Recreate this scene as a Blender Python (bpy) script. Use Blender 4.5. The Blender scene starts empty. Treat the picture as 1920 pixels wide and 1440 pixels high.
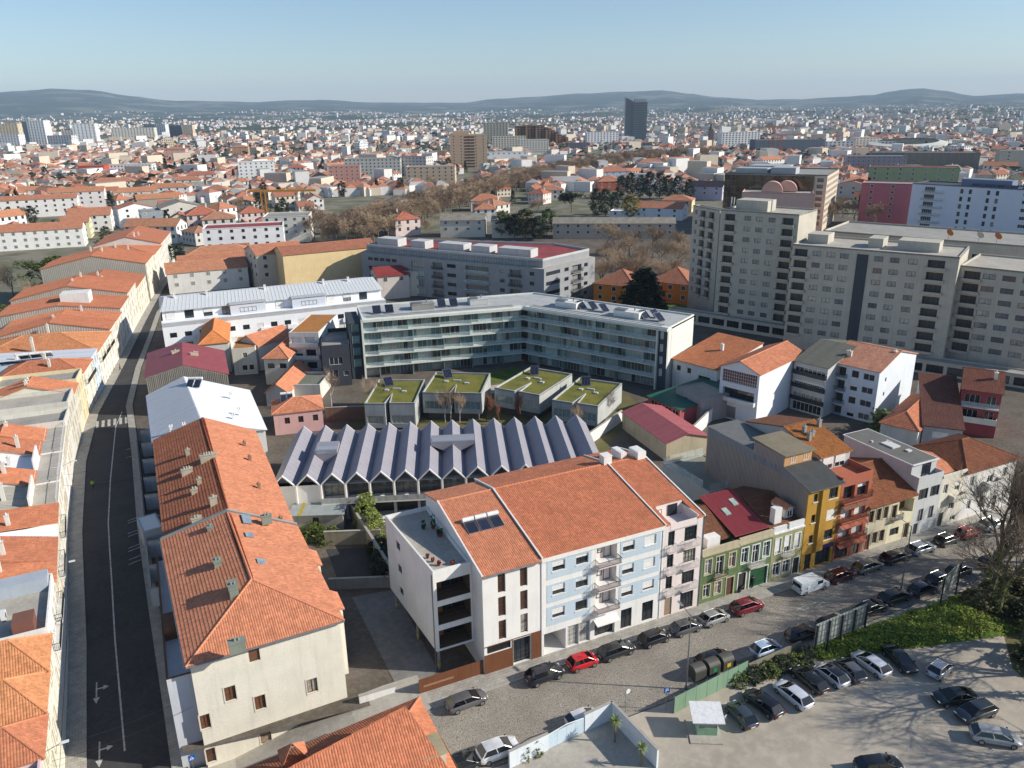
import bpy, math, random
from math import sin, cos, radians as R, pi, hypot, atan2, floor
random.seed(7)
SC = bpy.context.scene
COL = SC.collection
# ---------- camera, sky, sun, exposure ----------
FPX, CAMH, TH, ROLL = 1480.0, 60.0, R(19.2), R(.85)
cam = bpy.data.objects.new('camera', bpy.data.cameras.new('camera'))
COL.objects.link(cam)
from mathutils import Matrix
cam.matrix_world = Matrix.Translation((0, 0, CAMH)) @ Matrix.Rotation(pi/2-TH, 4, 'X') @ Matrix.Rotation(-ROLL, 4, 'Z')
cam.data.sensor_width = 36; cam.data.lens = 36*FPX/1920
cam.data.clip_start = 1; cam.data.clip_end = 60000
SC.camera = cam
SUN_AZ, SUN_EL = R(-6), R(28.5)      # azimuth of the sun measured from +X towards +Y
W = bpy.data.worlds.new('World'); SC.world = W; W.use_nodes = True
nt = W.node_tree
sky = nt.nodes.new('ShaderNodeTexSky'); sky.sky_type = 'NISHITA'; sky.sun_disc = False
sky.sun_elevation = SUN_EL; sky.sun_rotation = pi/2-SUN_AZ
sky.altitude = 150; sky.air_density = 1.0; sky.dust_density = 0.4; sky.ozone_density = 3.5
nt.links.new(sky.outputs[0], nt.nodes['Background'].inputs[0])
nt.nodes['Background'].inputs[1].default_value = 0.105
sl = bpy.data.lights.new('sun', 'SUN'); sl.energy = 4.9; sl.angle = R(0.53); sl.color = (1, .94, .84)
so = bpy.data.objects.new('sun', sl); COL.objects.link(so)
so.rotation_euler = (pi/2-SUN_EL, 0, SUN_AZ+pi/2)
SC.view_settings.view_transform = 'Standard'; SC.view_settings.look = 'None'
SC.view_settings.exposure = 0.36; SC.view_settings.gamma = 1.0
SC.render.engine = 'CYCLES'
SC.cycles.max_bounces = 5; SC.cycles.diffuse_bounces = 3; SC.cycles.glossy_bounces = 3
SC.cycles.transmission_bounces = 3; SC.cycles.volume_bounces = 0; SC.cycles.transparent_max_bounces = 6
SC.cycles.use_adaptive_sampling = True; SC.cycles.use_denoising = True
# ---------- survey: a pixel of the photograph and a height give a point of the place ----------
_s, _c = sin(TH), cos(TH)
def ray(u, v):
 a = (u-960)/FPX; b = (v-720)/FPX; x = a*cos(ROLL)-b*sin(ROLL); y = a*sin(ROLL)+b*cos(ROLL)
 return (x, _c-y*_s, -(_s+y*_c))
def P(u, v, z=0.0):
 d = ray(u, v); t = (z-CAMH)/d[2]
 return (d[0]*t, d[1]*t)
# ---------- materials ----------
def srgb(r, g=None, b=None):
 if g is None: r, g, b = r
 f = lambda c: ((c/255+.055)/1.055)**2.4 if c > 10 else c/255/12.92
 return (f(r), f(g), f(b))
_M = {}
class NT:
 def __init__(s, name):
  s.m = bpy.data.materials.new(name); s.m.use_nodes = True
  s.t = s.m.node_tree; s.p = s.t.nodes['Principled BSDF']; s.tc = s.n('TexCoord')
 def n(s, k, **kw):
  o = s.t.nodes.new('ShaderNode'+k)
  for a, b in kw.items(): setattr(o, a, b)
  return o
 def l(s, a, b): s.t.links.new(a, b)
 def map(s, src, sc):
  o = s.n('Mapping'); o.inputs[3].default_value = sc if isinstance(sc, tuple) else (sc,)*3
  s.l(s.tc.outputs[src], o.inputs[0]); return o.outputs[0]
 def noise(s, vec, scale, detail=3, rough=.55):
  o = s.n('TexNoise'); o.inputs['Scale'].default_value = scale; o.inputs['Detail'].default_value = detail
  o.inputs['Roughness'].default_value = rough
  if vec: s.l(vec, o.inputs['Vector'])
  return o.outputs[0]
 def ramp(s, fac, stops):
  o = s.n('ValToRGB'); e = o.color_ramp.elements
  while len(e) < len(stops): e.new(.5)
  for i, (p, c) in enumerate(stops):
   e[i].position = p; e[i].color = (c, c, c, 1) if not isinstance(c, (tuple, list)) else (*c[:3], 1)
  s.l(fac, o.inputs[0]); return o.outputs[0]
 def mix(s, a, b, fac, mode='MIX'):
  o = s.n('Mix', data_type='RGBA', blend_type=mode)
  for i, x in ((6, a), (7, b)):
   if isinstance(x, (tuple, list)): o.inputs[i].default_value = (*x[:3], 1)
   elif isinstance(x, (int, float)): o.inputs[i].default_value = (x, x, x, 1)
   else: s.l(x, o.inputs[i])
  if isinstance(fac, (int, float)): o.inputs[0].default_value = fac
  else: s.l(fac, o.inputs[0])
  return o.outputs[2]
 def math(s, op, a, b=0):
  o = s.n('Math', operation=op)
  for i, x in ((0, a), (1, b)):
   if isinstance(x, (int, float)): o.inputs[i].default_value = x
   else: s.l(x, o.inputs[i])
  return o.outputs[0]
 def bump(s, h, strength, dist=.02):
  o = s.n('Bump'); o.inputs['Strength'].default_value = strength; o.inputs['Distance'].default_value = dist
  s.l(h, o.inputs['Height']); s.l(o.outputs[0], s.p.inputs['Normal'])
 def out(s, col, rough=.8, metal=0, spec=.3):
  if isinstance(col, (tuple, list)): s.p.inputs['Base Color'].default_value = (*col[:3], 1)
  else: s.l(col, s.p.inputs['Base Color'])
  s.p.inputs['Roughness'].default_value = rough; s.p.inputs['Metallic'].default_value = metal
  s.p.inputs['Specular IOR Level'].default_value = spec
  return s.m
def plaster(c, dirt=.35, name='plaster', rough=.85, bump=.25, rnd=0.0):
 k = ('pl', c, dirt, rough, bump, rnd)
 if k in _M: return _M[k]
 t = NT(name); col = srgb(c)
 a = t.noise(t.map('Object', 1.0), .35, 4)
 b = t.noise(t.map('Object', (1.6, 1.6, .12)), 1.1, 4, .65)
 g = t.noise(t.map('Object', 1.0), 9, 3)
 x = t.mix(col, [v*(1-.45*dirt) for v in col], t.ramp(a, [(.38, 0), (.72, 1)]))
 x = t.mix(x, (col[0]*.42, col[1]*.40, col[2]*.36), t.math('MULTIPLY', t.ramp(b, [(.5, 0), (.8, 1)]), dirt))
 x = t.mix(x, t.ramp(g, [(.3, .9), (.7, 1.06)]), 1.0, 'MULTIPLY')
 if rnd:
  oi = t.n('ObjectInfo')
  x = t.mix(x, t.ramp(oi.outputs['Random'], [(0, 1-rnd), (1, 1+rnd*.6)]), 1.0, 'MULTIPLY')
 if bump: t.bump(g, bump, .02)
 _M[k] = t.out(x, rough); return _M[k]
def flat(c, rough=.6, metal=0, spec=.4, name='paint', var=.12, scale=3):
 k = ('fl', c, rough, metal, spec, var, scale)
 if k in _M: return _M[k]
 t = NT(name); col = srgb(c)
 a = t.noise(t.map('Object', 1.0), scale, 4)
 x = t.mix(col, [v*(1-var*2) for v in col], t.ramp(a, [(.35, 0), (.75, 1)]))
 _M[k] = t.out(x, rough, metal, spec); return _M[k]
def tiles(c, old=.2, wave=0, name='clay_tile'):
 k = ('ti', c, old, wave)
 if k in _M: return _M[k]
 t = NT(name); col = srgb(c); uv = t.tc.outputs['UV']
 sc = t.n('VectorMath', operation='MULTIPLY'); sc.inputs[1].default_value = (1/.24, 1/.36, 1); t.l(uv, sc.inputs[0])
 fl = t.n('VectorMath', operation='FLOOR'); t.l(sc.outputs[0], fl.inputs[0])
 wn = t.n('TexWhiteNoise', noise_dimensions='2D'); t.l(fl.outputs[0], wn.inputs[0])
 big = t.noise(t.map('Object', 1.0), .5, 5, .6); sm = t.noise(t.map('Object', 1.0), 3.5, 4, .65)
 x = t.mix([v*.82 for v in col], [min(1, v*1.16) for v in col], wn.outputs[0])
 x = t.mix(x, [v*.55 for v in col], t.math('MULTIPLY', t.ramp(big, [(.42, 0), (.7, 1)]), .4))
 st = t.n('VectorMath', operation='MULTIPLY'); st.inputs[1].default_value = (2.2, .22, 1); t.l(uv, st.inputs[0])
 x = t.mix(x, [v*.5 for v in col], t.math('MULTIPLY', t.ramp(t.noise(st.outputs[0], 1.0, 4, .6), [(.48, 0), (.78, 1)]), .3+old*.5))
 if old: 
  x = t.mix(x, srgb(74, 62, 46), t.math('MULTIPLY', t.ramp(sm, [(.42, 0), (.66, 1)]), old))
  x = t.mix(x, srgb(150, 130, 70), t.math('MULTIPLY', t.ramp(t.noise(t.map('Object', 1.0), 1.3, 4), [(.55, 0), (.7, 1)]), old*.5))
 if wave:
  sx = t.n('SeparateXYZ'); t.l(uv, sx.inputs[0])
  h = t.math('ADD', t.math('ABSOLUTE', t.math('SINE', t.math('MULTIPLY', sx.outputs[0], pi/.24))), t.math('MULTIPLY', t.math('FRACT', t.math('MULTIPLY', sx.outputs[1], 1/.36)), -.6))
  t.bump(h, wave, .06)
 else: t.bump(sm, .3, .02)
 _M[k] = t.out(x, .82, 0, .25); return _M[k]
def corr(c, per=.18, dirt=.4, amp=.5, vert=True, rough=.6, metal=0, name='corrugated_sheet'):
 """ribbed sheet: colour and wear; fine ribs as relief along the UV u axis"""
 k = ('co', c, per, dirt, amp, rough, metal)
 if k in _M: return _M[k]
 t = NT(name); col = srgb(c); uv = t.tc.outputs['UV']
 sx = t.n('SeparateXYZ'); t.l(uv, sx.inputs[0])
 h = t.math('SINE', t.math('MULTIPLY', sx.outputs[0], 2*pi/per))
 a = t.noise(t.map('Object', (1.2, 1.2, .25)), 1.0, 5, .65)
 x = t.mix(col, [v*.5 for v in col], t.math('MULTIPLY', t.ramp(a, [(.4, 0), (.75, 1)]), dirt))
 cell = t.n('TexWhiteNoise', noise_dimensions='1D'); t.l(t.math('FLOOR', t.math('MULTIPLY', sx.outputs[0], 1/.9)), cell.inputs['W'])
 x = t.mix(x, t.ramp(cell.outputs[0], [(0, .9), (1, 1.05)]), 1.0, 'MULTIPLY')
 t.bump(h, amp, .04)
 _M[k] = t.out(x, rough, metal, .35); return _M[k]
def glass(c=(40, 48, 54), light=.25, name='window_glass', rough=.06):
 k = ('gl', c, light, rough)
 if k in _M: return _M[k]
 t = NT(name); oi = t.n('ObjectInfo'); col = srgb(c)
 n = t.noise(t.map('Object', 1.0), 1.7, 2)
 r = t.ramp(oi.outputs['Random'], [(0, [v*.45 for v in col]), (.45, col), (1-light*.75, [v*1.5 for v in col]), (1, srgb(168, 164, 152))])
 x = t.mix(r, [v*.6 for v in col], t.ramp(n, [(.4, 0), (.62, .45)]))
 _M[k] = t.out(x, rough, 0, .8); return _M[k]
# ---------- meshes and objects ----------
class MB:
 def __init__(s): s.v = []; s.f = []; s.m = []; s.uv = {}
 def poly(s, pts, m=0, uv=None):
  i = len(s.v); s.v += [tuple(p) for p in pts]; s.f.append(tuple(range(i, i+len(pts)))); s.m.append(m)
  if uv: s.uv[len(s.f)-1] = uv
 def raw(s, vs, fs, m=0):
  i = len(s.v); s.v += vs; s.f += [tuple(i+k for k in f) for f in fs]; s.m += [m]*len(fs)
 def box(s, x0, y0, z0, x1, y1, z1, m=0):
  if x1 < x0: x0, x1 = x1, x0
  if y1 < y0: y0, y1 = y1, y0
  if z1 < z0: z0, z1 = z1, z0
  s.raw([(x0,y0,z0),(x1,y0,z0),(x1,y1,z0),(x0,y1,z0),(x0,y0,z1),(x1,y0,z1),(x1,y1,z1),(x0,y1,z1)],
              [(0,3,2,1),(4,5,6,7),(0,1,5,4),(1,2,6,5),(2,3,7,6),(3,0,4,7)], m); return s
 def prism(s, pts, z0, z1, m=0, mt=None):
  n = len(pts); s.raw([(x, y, z0) for x, y in pts]+[(x, y, z1) for x, y in pts],
   [tuple(range(n-1, -1, -1))]+[(i, (i+1) % n, n+(i+1) % n, n+i) for i in range(n)], m)
  s.poly([(x, y, z1) for x, y in pts], m if mt is None else mt); return s
 def tube(s, p, q, r0, r1=None, n=6, m=0, cap=True):
  r1 = r0 if r1 is None else r1
  d = [q[i]-p[i] for i in range(3)]; L = math.sqrt(sum(x*x for x in d)) or 1e-6; d = [x/L for x in d]
  a = (1, 0, 0) if abs(d[0]) < .8 else (0, 1, 0)
  e = (d[1]*a[2]-d[2]*a[1], d[2]*a[0]-d[0]*a[2], d[0]*a[1]-d[1]*a[0]); l = math.sqrt(sum(x*x for x in e)); e = [x/l for x in e]
  g = (d[1]*e[2]-d[2]*e[1], d[2]*e[0]-d[0]*e[2], d[0]*e[1]-d[1]*e[0])
  vs = []
  for c, r in ((p, r0), (q, r1)):
   for k in range(n):
    t = 2*pi*k/n; vs.append(tuple(c[i]+r*(cos(t)*e[i]+sin(t)*g[i]) for i in range(3)))
  fs = [(k, (k+1) % n, n+(k+1) % n, n+k) for k in range(n)]
  if cap: fs += [tuple(range(n-1, -1, -1)), tuple(range(n, 2*n))]
  s.raw(vs, fs, m); return s
 def beam(s, p, q, w, h, m=0):
  """bar of w x h along p-q, h vertical-ish"""
  dx, dy = q[0]-p[0], q[1]-p[1]; L = hypot(dx, dy) or 1; nx, ny = -dy/L*w/2, dx/L*w/2
  s.raw([(p[0]+nx,p[1]+ny,p[2]),(p[0]-nx,p[1]-ny,p[2]),(q[0]-nx,q[1]-ny,q[2]),(q[0]+nx,q[1]+ny,q[2]),
               (p[0]+nx,p[1]+ny,p[2]+h),(p[0]-nx,p[1]-ny,p[2]+h),(q[0]-nx,q[1]-ny,q[2]+h),(q[0]+nx,q[1]+ny,q[2]+h)],
              [(0,3,2,1),(4,5,6,7),(0,1,5,4),(1,2,6,5),(2,3,7,6),(3,0,4,7)], m); return s
 def lathe(s, prof, n=12, m=0, c=(0, 0, 0)):
  k = len(prof); vs = [(c[0]+r*cos(2*pi*j/n), c[1]+r*sin(2*pi*j/n), c[2]+z) for r, z in prof for j in range(n)]
  s.raw(vs, [(i*n+j, i*n+(j+1) % n, (i+1)*n+(j+1) % n, (i+1)*n+j) for i in range(k-1) for j in range(n)], m); return s
 def mesh(s, name, mats, smooth=False):
  me = bpy.data.meshes.new(name); me.from_pydata(s.v, [], s.f)
  mats = mats if isinstance(mats, (list, tuple)) else [mats]
  for x in mats: me.materials.append(x)
  if len(mats) > 1: me.polygons.foreach_set('material_index', s.m)
  if s.uv:
   ul = me.uv_layers.new(name='UVMap').data
   buf = [0.0]*(2*len(ul))
   for fi, uv in s.uv.items():
    ls = me.polygons[fi].loop_start
    for k, (a, b) in enumerate(uv): buf[2*(ls+k)] = a; buf[2*(ls+k)+1] = b
   ul.foreach_set('uv', buf)
  if smooth: me.polygons.foreach_set('use_smooth', [True]*len(me.polygons))
  me.update(); return me
 def build(s, name, mats, parent=None, smooth=False, **kw):
  return put(name, s.mesh(name, mats, smooth), parent, **kw)
def put(name, me, parent=None, loc=(0, 0, 0), rz=0.0, **props):
 o = bpy.data.objects.new(name, me); COL.objects.link(o)
 if parent: o.parent = parent
 o.location = loc
 if rz: o.rotation_euler = (0, 0, rz)
 for k, v in props.items(): o[k] = v
 return o
def thing(name, label, cat, loc=(0, 0, 0), rz=0.0, group=None):
 o = bpy.data.objects.new(name, None); COL.objects.link(o); o.location = loc; o.rotation_euler = (0, 0, rz)
 o.empty_display_size = .2
 o['label'] = label; o['category'] = cat
 if group: o['group'] = group
 return o
def tag(o, label, cat, group=None, kind=None):
 if label: o['label'] = label
 if cat: o['category'] = cat
 if group: o['group'] = group
 if kind: o['kind'] = kind
 return o
def copy_tree(o, parent=None):
 c = o.copy(); COL.objects.link(c); c.parent = parent
 for ch in o.children: copy_tree(ch, c)
 return c
# ---------- colours used often ----------
WHITE = plaster((224, 222, 217), .3); CREAM = plaster((222, 216, 200), .3); OFFW = plaster((214, 210, 200), .3)
GREYC = plaster((150, 148, 142), .45); CONC = plaster((160, 156, 148), .5, name='concrete'); LGREY = plaster((190, 190, 188), .3)
GLASS = glass(); FRAMEW = flat((226, 226, 224), .5, name='white_frame'); FRAMED = flat((50, 46, 44), .5, name='dark_frame'); FRAMEB = flat((92, 56, 38), .5, name='brown_frame')
SHUT = flat((226, 224, 220), .55, name='shutter_paint'); METAL = flat((150, 152, 154), .4, .7, name='galvanised_metal', var=.15); DMETAL = flat((52, 54, 58), .45, .4, name='dark_metal')
BRIGHT = flat((214, 216, 216), .3, .85, name='steel', var=.08)
TILE = tiles((206, 136, 102), .14); TILE2 = tiles((200, 126, 92), .12); TILEOLD = tiles((176, 108, 78), .4); TILEBR = tiles((124, 80, 60), .5)
TILEW = tiles((200, 124, 90), .2, .8); TILEWO = tiles((182, 116, 88), .4, .8)
# ---------- roof slopes ----------
def slope(base, til, pts, fine=1, per=.24, course=.36, lift=.05, thick=.12, amp=.035):
 """pts: eave left, eave right, then on round the slope (convex, flat). base gets the deck, til the tile rows."""
 p0, p1 = pts[0], pts[1]
 ux = [p1[i]-p0[i] for i in range(3)]; l = math.sqrt(sum(a*a for a in ux)); ux = [a/l for a in ux]
 q = pts[-1]; w = [q[i]-p0[i] for i in range(3)]; dt = sum(w[i]*ux[i] for i in range(3)); vy = [w[i]-dt*ux[i] for i in range(3)]
 l2 = math.sqrt(sum(a*a for a in vy)) or 1; vy = [a/l2 for a in vy]
 n = (ux[1]*vy[2]-ux[2]*vy[1], ux[2]*vy[0]-ux[0]*vy[2], ux[0]*vy[1]-ux[1]*vy[0])
 uvp = [(sum((p[i]-p0[i])*ux[i] for i in range(3)), sum((p[i]-p0[i])*vy[i] for i in range(3))) for p in pts]
 base.poly(pts, 0, uvp)
 low = [(p[0], p[1], p[2]-thick) for p in pts]
 for i in range(len(pts)):
  j = (i+1) % len(pts); base.poly([low[i], low[j], pts[j], pts[i]], 0)
 base.poly(low[::-1], 0)
 if not til or fine == 0: return
 vmax = max(b for a, b in uvp); vmin = min(b for a, b in uvp)
 def rng(v):
  xs = []
  for i in range(len(uvp)):
   (a, b), (c, d) = uvp[i], uvp[(i+1) % len(uvp)]
   if abs(b-d) < 1e-6:
    if abs(v-b) < 1e-4: xs += [a, c]
   elif min(b, d)-1e-6 <= v <= max(b, d)+1e-6: xs.append(a+(c-a)*(v-b)/(d-b))
  return (min(xs), max(xs)) if xs else (0, 0)
 rows = max(1, int(round((vmax-vmin)/course))); h = (vmax-vmin)/rows
 for r in range(rows):
  v0 = vmin+r*h; v1 = v0+h; a0, b0 = rng(v0+1e-4); a1, b1 = rng(v1-1e-4)
  lo, hi = min(a0, a1), max(b0, b1)
  if hi-lo < .05: continue
  if fine >= 2:
   st = per/4; k0 = floor(lo/st)+1; us = [lo]+[k*st for k in range(k0, int(hi/st)+1)]+[hi]
  elif len(pts) == 4 and abs(a0-a1)+abs(b0-b1) < .01: us = [lo, hi]
  else: us = [lo, hi]
  i0 = len(til.v); off = 0
  for u in us:
   z = amp*abs(sin(pi*u/per)) if fine >= 2 else 0
   for (vv, uu, zz) in ((v0, min(max(u, a0), b0), 0.004), (v0, min(max(u, a0), b0), z+lift), (v1, min(max(u, a1), b1), z+.008)):
    til.v.append(tuple(p0[i]+ux[i]*uu+vy[i]*vv+n[i]*zz for i in range(3)))
  for k in range(len(us)-1):
   A = i0+3*k; B = A+3
   til.f.append((A, B, B+1, A+1)); til.m.append(0)
   til.f.append((A+1, B+1, B+2, A+2)); til.m.append(0)
   til.uv[len(til.f)-1] = [(us[k], v0+.01), (us[k+1], v0+.01), (us[k+1], v1-.01), (us[k], v1-.01)]
   til.uv[len(til.f)-2] = [(us[k], v0+.01), (us[k+1], v0+.01), (us[k+1], v0+.02), (us[k], v0+.02)]
def ridge(mb, p, q, r=.13, step=.4):
 """overlapping half-round caps along p-q"""
 L = math.sqrt(sum((q[i]-p[i])**2 for i in range(3))); n = max(1, int(L/step)); d = [(q[i]-p[i])/L for i in range(3)]
 hl = hypot(d[0], d[1]) or 1; e = (-d[1]/hl, d[0]/hl, 0); g = (d[1]*e[2]-d[2]*e[1], d[2]*e[0]-d[0]*e[2], d[0]*e[1]-d[1]*e[0])
 if g[2] < 0: g = tuple(-x for x in g)
 for k in range(n):
  a = L*k/n; b = L*(k+1)/n+.03; vs = []
  for t, rr in ((a, r*1.15), (b, r*.9)):
   for j in range(5):
    th = pi*j/4; vs.append(tuple(p[i]+d[i]*t+rr*(cos(th)*e[i]+sin(th)*g[i]) for i in range(3)))
  mb.raw(vs, [(j, j+1, 6+j, 5+j) for j in range(4)]+[(4, 3, 2, 1, 0)])
# ---------- windows ----------
_W = {}
def winparts(st, w, h, fr, gl, sh, dc):
 key = (st, round(w, 2), round(h, 2), fr.name, gl.name if gl else '', round(sh, 2), dc.name if dc else '')
 if key in _W: return _W[key]
 out = []; f = MB(); t = .07 if w > .8 else .05; d = .07
 if st == 'd':
  f.box(0, 0, 0, w, .05, h); out.append(('door', f.mesh('door', dc)))
  k = MB(); k.box(.08, -.02, .12, w-.08, .001, h*.42); k.box(.08, -.02, h*.5, w-.08, .001, h-.12); out.append(('door_panel', k.mesh('door_panel', dc)))
  _W[key] = out; return out
 if st == 'g':
  nn = max(3, int(h/.5))
  for i in range(nn): f.box(0, 0, h*i/nn+.012, w, .05, h*(i+1)/nn-.012)
  f.box(0, .03, 0, w, .06, h)
  out.append(('garage_door', f.mesh('garage_door', dc))); _W[key] = out; return out
 f.box(0, 0, 0, w, d, t); f.box(0, 0, h-t, w, d, h); f.box(0, 0, t, t, d, h-t); f.box(w-t, 0, t, w, d, h-t)
 if st in 'cx': f.box(w/2-t/2, .005, t, w/2+t/2, d-.005, h-t)
 if st == 'x': f.box(t, .008, h*.68-t/2, w-t, d-.008, h*.68+t/2)
 if st == 't': f.box(t, .008, h*.55-t/2, w-t, d-.008, h*.55+t/2)
 if st == 'w':
  n = max(2, int(round(w/.95)))
  for i in range(1, n): f.box(w*i/n-t/2, .005, t, w*i/n+t/2, d-.005, h-t)
 if st == 'm':
  n = max(2, int(round(w/.5))); k = max(2, int(round(h/.6)))
  for i in range(1, n): f.box(w*i/n-.025, .005, t, w*i/n+.025, d-.005, h-t)
  for i in range(1, k): f.box(t, .008, h*i/k-.025, w-t, d-.008, h*i/k+.025)
 out.append(('window', f.mesh('window', fr)))
 g = MB(); g.poly([(t*.6, .045, t*.6), (w-t*.6, .045, t*.6), (w-t*.6, .045, h-t*.6), (t*.6, .045, h-t*.6)]); out.append(('pane', g.mesh('pane', gl)))
 if sh > 0:
  s = MB(); s.box(.02, -.045, h*(1-sh), w-.02, -.005, h-.01)
  z = h*(1-sh)
  while z < h-.1: s.box(.02, -.055, z, w-.02, -.045, z+.07); z += .14
  out.append(('shutter', s.mesh('shutter', SHUT)))
 _W[key] = out; return out
class Op:
 """an opening in a wall: s along the wall, z up, size; st style; d recess depth"""
 __slots__ = ('s', 'z', 'w', 'h', 'st', 'd', 'sh', 'fr', 'gl', 'dc', 'sill', 'back')
 def __init__(o, s, z, w, h, st='c', d=.14, sh=0, fr=None, gl=None, dc=None, sill=0, back=None):
  o.s, o.z, o.w, o.h, o.st, o.d, o.sh, o.fr, o.gl, o.dc, o.sill, o.back = s, z, w, h, st, d, sh, fr, gl, dc, sill, back
def grid(s0, s1, n, z0, nf, fh, w, h, st='c', shut=False, **kw):
 o = []
 for j in range(nf):
  for i in range(n):
   x = (s0+s1)/2-w/2 if n == 1 else s0+(s1-s0-w)*i/(n-1)
   o.append(Op(x, z0+j*fh, w, h, st, sh=random.choice((0, 0, .25, .4, .6, 1)) if shut else 0, **kw))
 return o
_SILL = {}
class Bld:
 """a building: an Empty at its base corner; local x along the front, y inwards, z up"""
 def __init__(b, name, label, cat, org, ang, L=0, D=0, pts=None, z0=0.0, group=None):
  b.ang = ang; b.org = org; b.z0 = z0
  b.root = thing(name, label, cat, (org[0], org[1], z0), ang, group)
  b.L, b.D = L, D
  b.pts = pts or [(0, 0), (L, 0), (L, D), (0, D)]
  if not L: b.L = hypot(b.pts[1][0], b.pts[1][1]); b.D = max(p[1] for p in b.pts)
  b.roof = None; b.tops = {}
 def world(b, x, y): return (b.org[0]+x*cos(b.ang)-y*sin(b.ang), b.org[1]+x*sin(b.ang)+y*cos(b.ang))
 def loc(b, X, Y):
  X -= b.org[0]; Y -= b.org[1]; return (X*cos(b.ang)+Y*sin(b.ang), -X*sin(b.ang)+Y*cos(b.ang))
 def at(b, u, v, z): return b.loc(*P(u, v, z+b.z0))
 def edge(b, e):
  p = b.pts[e]; q = b.pts[(e+1) % len(b.pts)]; L = hypot(q[0]-p[0], q[1]-p[1]); return p, ((q[0]-p[0])/L, (q[1]-p[1])/L), L
 def sz(b, e, u, v, off=0.0):
  """where the sight line of a pixel meets wall e: (along, up)"""
  p, d, L = b.edge(e); r = ray(u, v); rl = b.loc(b.org[0]+r[0], b.org[1]+r[1]); c = b.loc(0, 0)
  nx, ny = d[1], -d[0]; p = (p[0]+nx*off, p[1]+ny*off)
  t = ((p[0]-c[0])*nx+(p[1]-c[1])*ny)/(rl[0]*nx+rl[1]*ny)
  X, Y = c[0]+rl[0]*t, c[1]+rl[1]*t
  return ((X-p[0])*d[0]+(Y-p[1])*d[1], CAMH+r[2]*t-b.z0)
 def px(b, e, u0, v0, u1, v1, st='c', **kw):
  """opening from its top-left and bottom-right pixels"""
  a = b.sz(e, u0, v0); c = b.sz(e, u1, v1); s, w = min(a[0], c[0]), abs(a[0]-c[0]); z, h = min(a[1], c[1]), abs(a[1]-c[1])
  return Op(s, z, w, h, st, **kw)
 def walls(b, mat, zt, ops={}, zb=0.0, depth=.14, fr=FRAMEW, gl=None, name='wall', skip=(), nowin=False):
  mb = MB(); gl = gl or GLASS
  for e in range(len(b.pts)):
   if e in skip: continue
   p, d, L = b.edge(e); nx, ny = d[1], -d[0]
   top = zt[e] if isinstance(zt, (list, tuple)) else zt
   ol = [o for o in ops.get(e, []) if o.s+o.w > .05 and o.s < L-.05 and o.z < top-.05]
   for o in ol:
    if o.s < .03: o.w -= .03-o.s; o.s = .03
    if o.s+o.w > L-.03: o.w = L-.03-o.s
    if o.z < zb+.02: o.h -= zb+.02-o.z; o.z = zb+.02
    if o.z+o.h > top-.03: o.h = top-.03-o.z
   pt = lambda s, z, k=0.0: (p[0]+d[0]*s-nx*k, p[1]+d[1]*s-ny*k, z)
   xs = sorted({0, L}|{round(o.s, 4) for o in ol}|{round(o.s+o.w, 4) for o in ol})
   zs = sorted({zb, top}|{round(o.z, 4) for o in ol}|{round(o.z+o.h, 4) for o in ol})
   for j in range(len(zs)-1):
    zm = (zs[j]+zs[j+1])/2; i = 0
    while i < len(xs)-1:
     def inside(k):
      xm = (xs[k]+xs[k+1])/2; return any(o.s < xm < o.s+o.w and o.z < zm < o.z+o.h for o in ol)
     if inside(i): i += 1; continue
     k = i
     while k+1 < len(xs)-1 and not inside(k+1): k += 1
     a, c = xs[i], xs[k+1]
     mb.poly([pt(a, zs[j]), pt(c, zs[j]), pt(c, zs[j+1]), pt(a, zs[j+1])], 0, [(a, zs[j]), (c, zs[j]), (c, zs[j+1]), (a, zs[j+1])]); i = k+1
   for o in ol:
    a, c, z, y, k = o.s, o.s+o.w, o.z, o.z+o.h, o.d
    mb.poly([pt(a, z), pt(a, z, k), pt(a, y, k), pt(a, y)]); mb.poly([pt(c, z, k), pt(c, z), pt(c, y), pt(c, y, k)])
    mb.poly([pt(a, y, k), pt(c, y, k), pt(c, y), pt(a, y)]); mb.poly([pt(a, z), pt(c, z), pt(c, z, k), pt(a, z, k)])
    if o.st == 'n': mb.poly([pt(a, z, k), pt(c, z, k), pt(c, y, k), pt(a, y, k)], 1 if o.back else 0); 
    if not nowin and o.st != 'n': b.window(e, o, fr, gl)
  bk = next((o.back for l in ops.values() for o in l if o.back), None)
  b.wall = mb.build(name, [mat, bk] if bk else [mat], b.root); return b.wall
 def window(b, e, o, fr=FRAMEW, gl=None, extra=0.0, parent=None):
  p, d, L = b.edge(e); nx, ny = d[1], -d[0]; k = o.d+extra-.02
  parts = winparts(o.st, o.w, o.h, o.fr or fr, o.gl or gl or GLASS, o.sh, o.dc)
  rz = atan2(d[1], d[0]); main = None
  for nm, me in parts:
   if main is None: main = put(nm, me, parent or b.root, (p[0]+d[0]*o.s-nx*k, p[1]+d[1]*o.s-ny*k, o.z), rz)
   else: put(nm, me, main)
  if o.sill:
   key = (round(o.w, 2), o.sill)
   if key not in _SILL: m = MB(); m.box(-.08, -.24, -.09, o.w+.08, -.02, -.002); _SILL[key] = m.mesh('sill', LGREY if o.sill == 1 else FRAMEW)
   put('sill', _SILL[key], main)
  return main
 def box(b, name, x0, y0, z0, x1, y1, z1, mat, parent=None, **kw):
  return MB().box(x0, y0, z0, x1, y1, z1).build(name, mat, parent or b.root, **kw)
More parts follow.
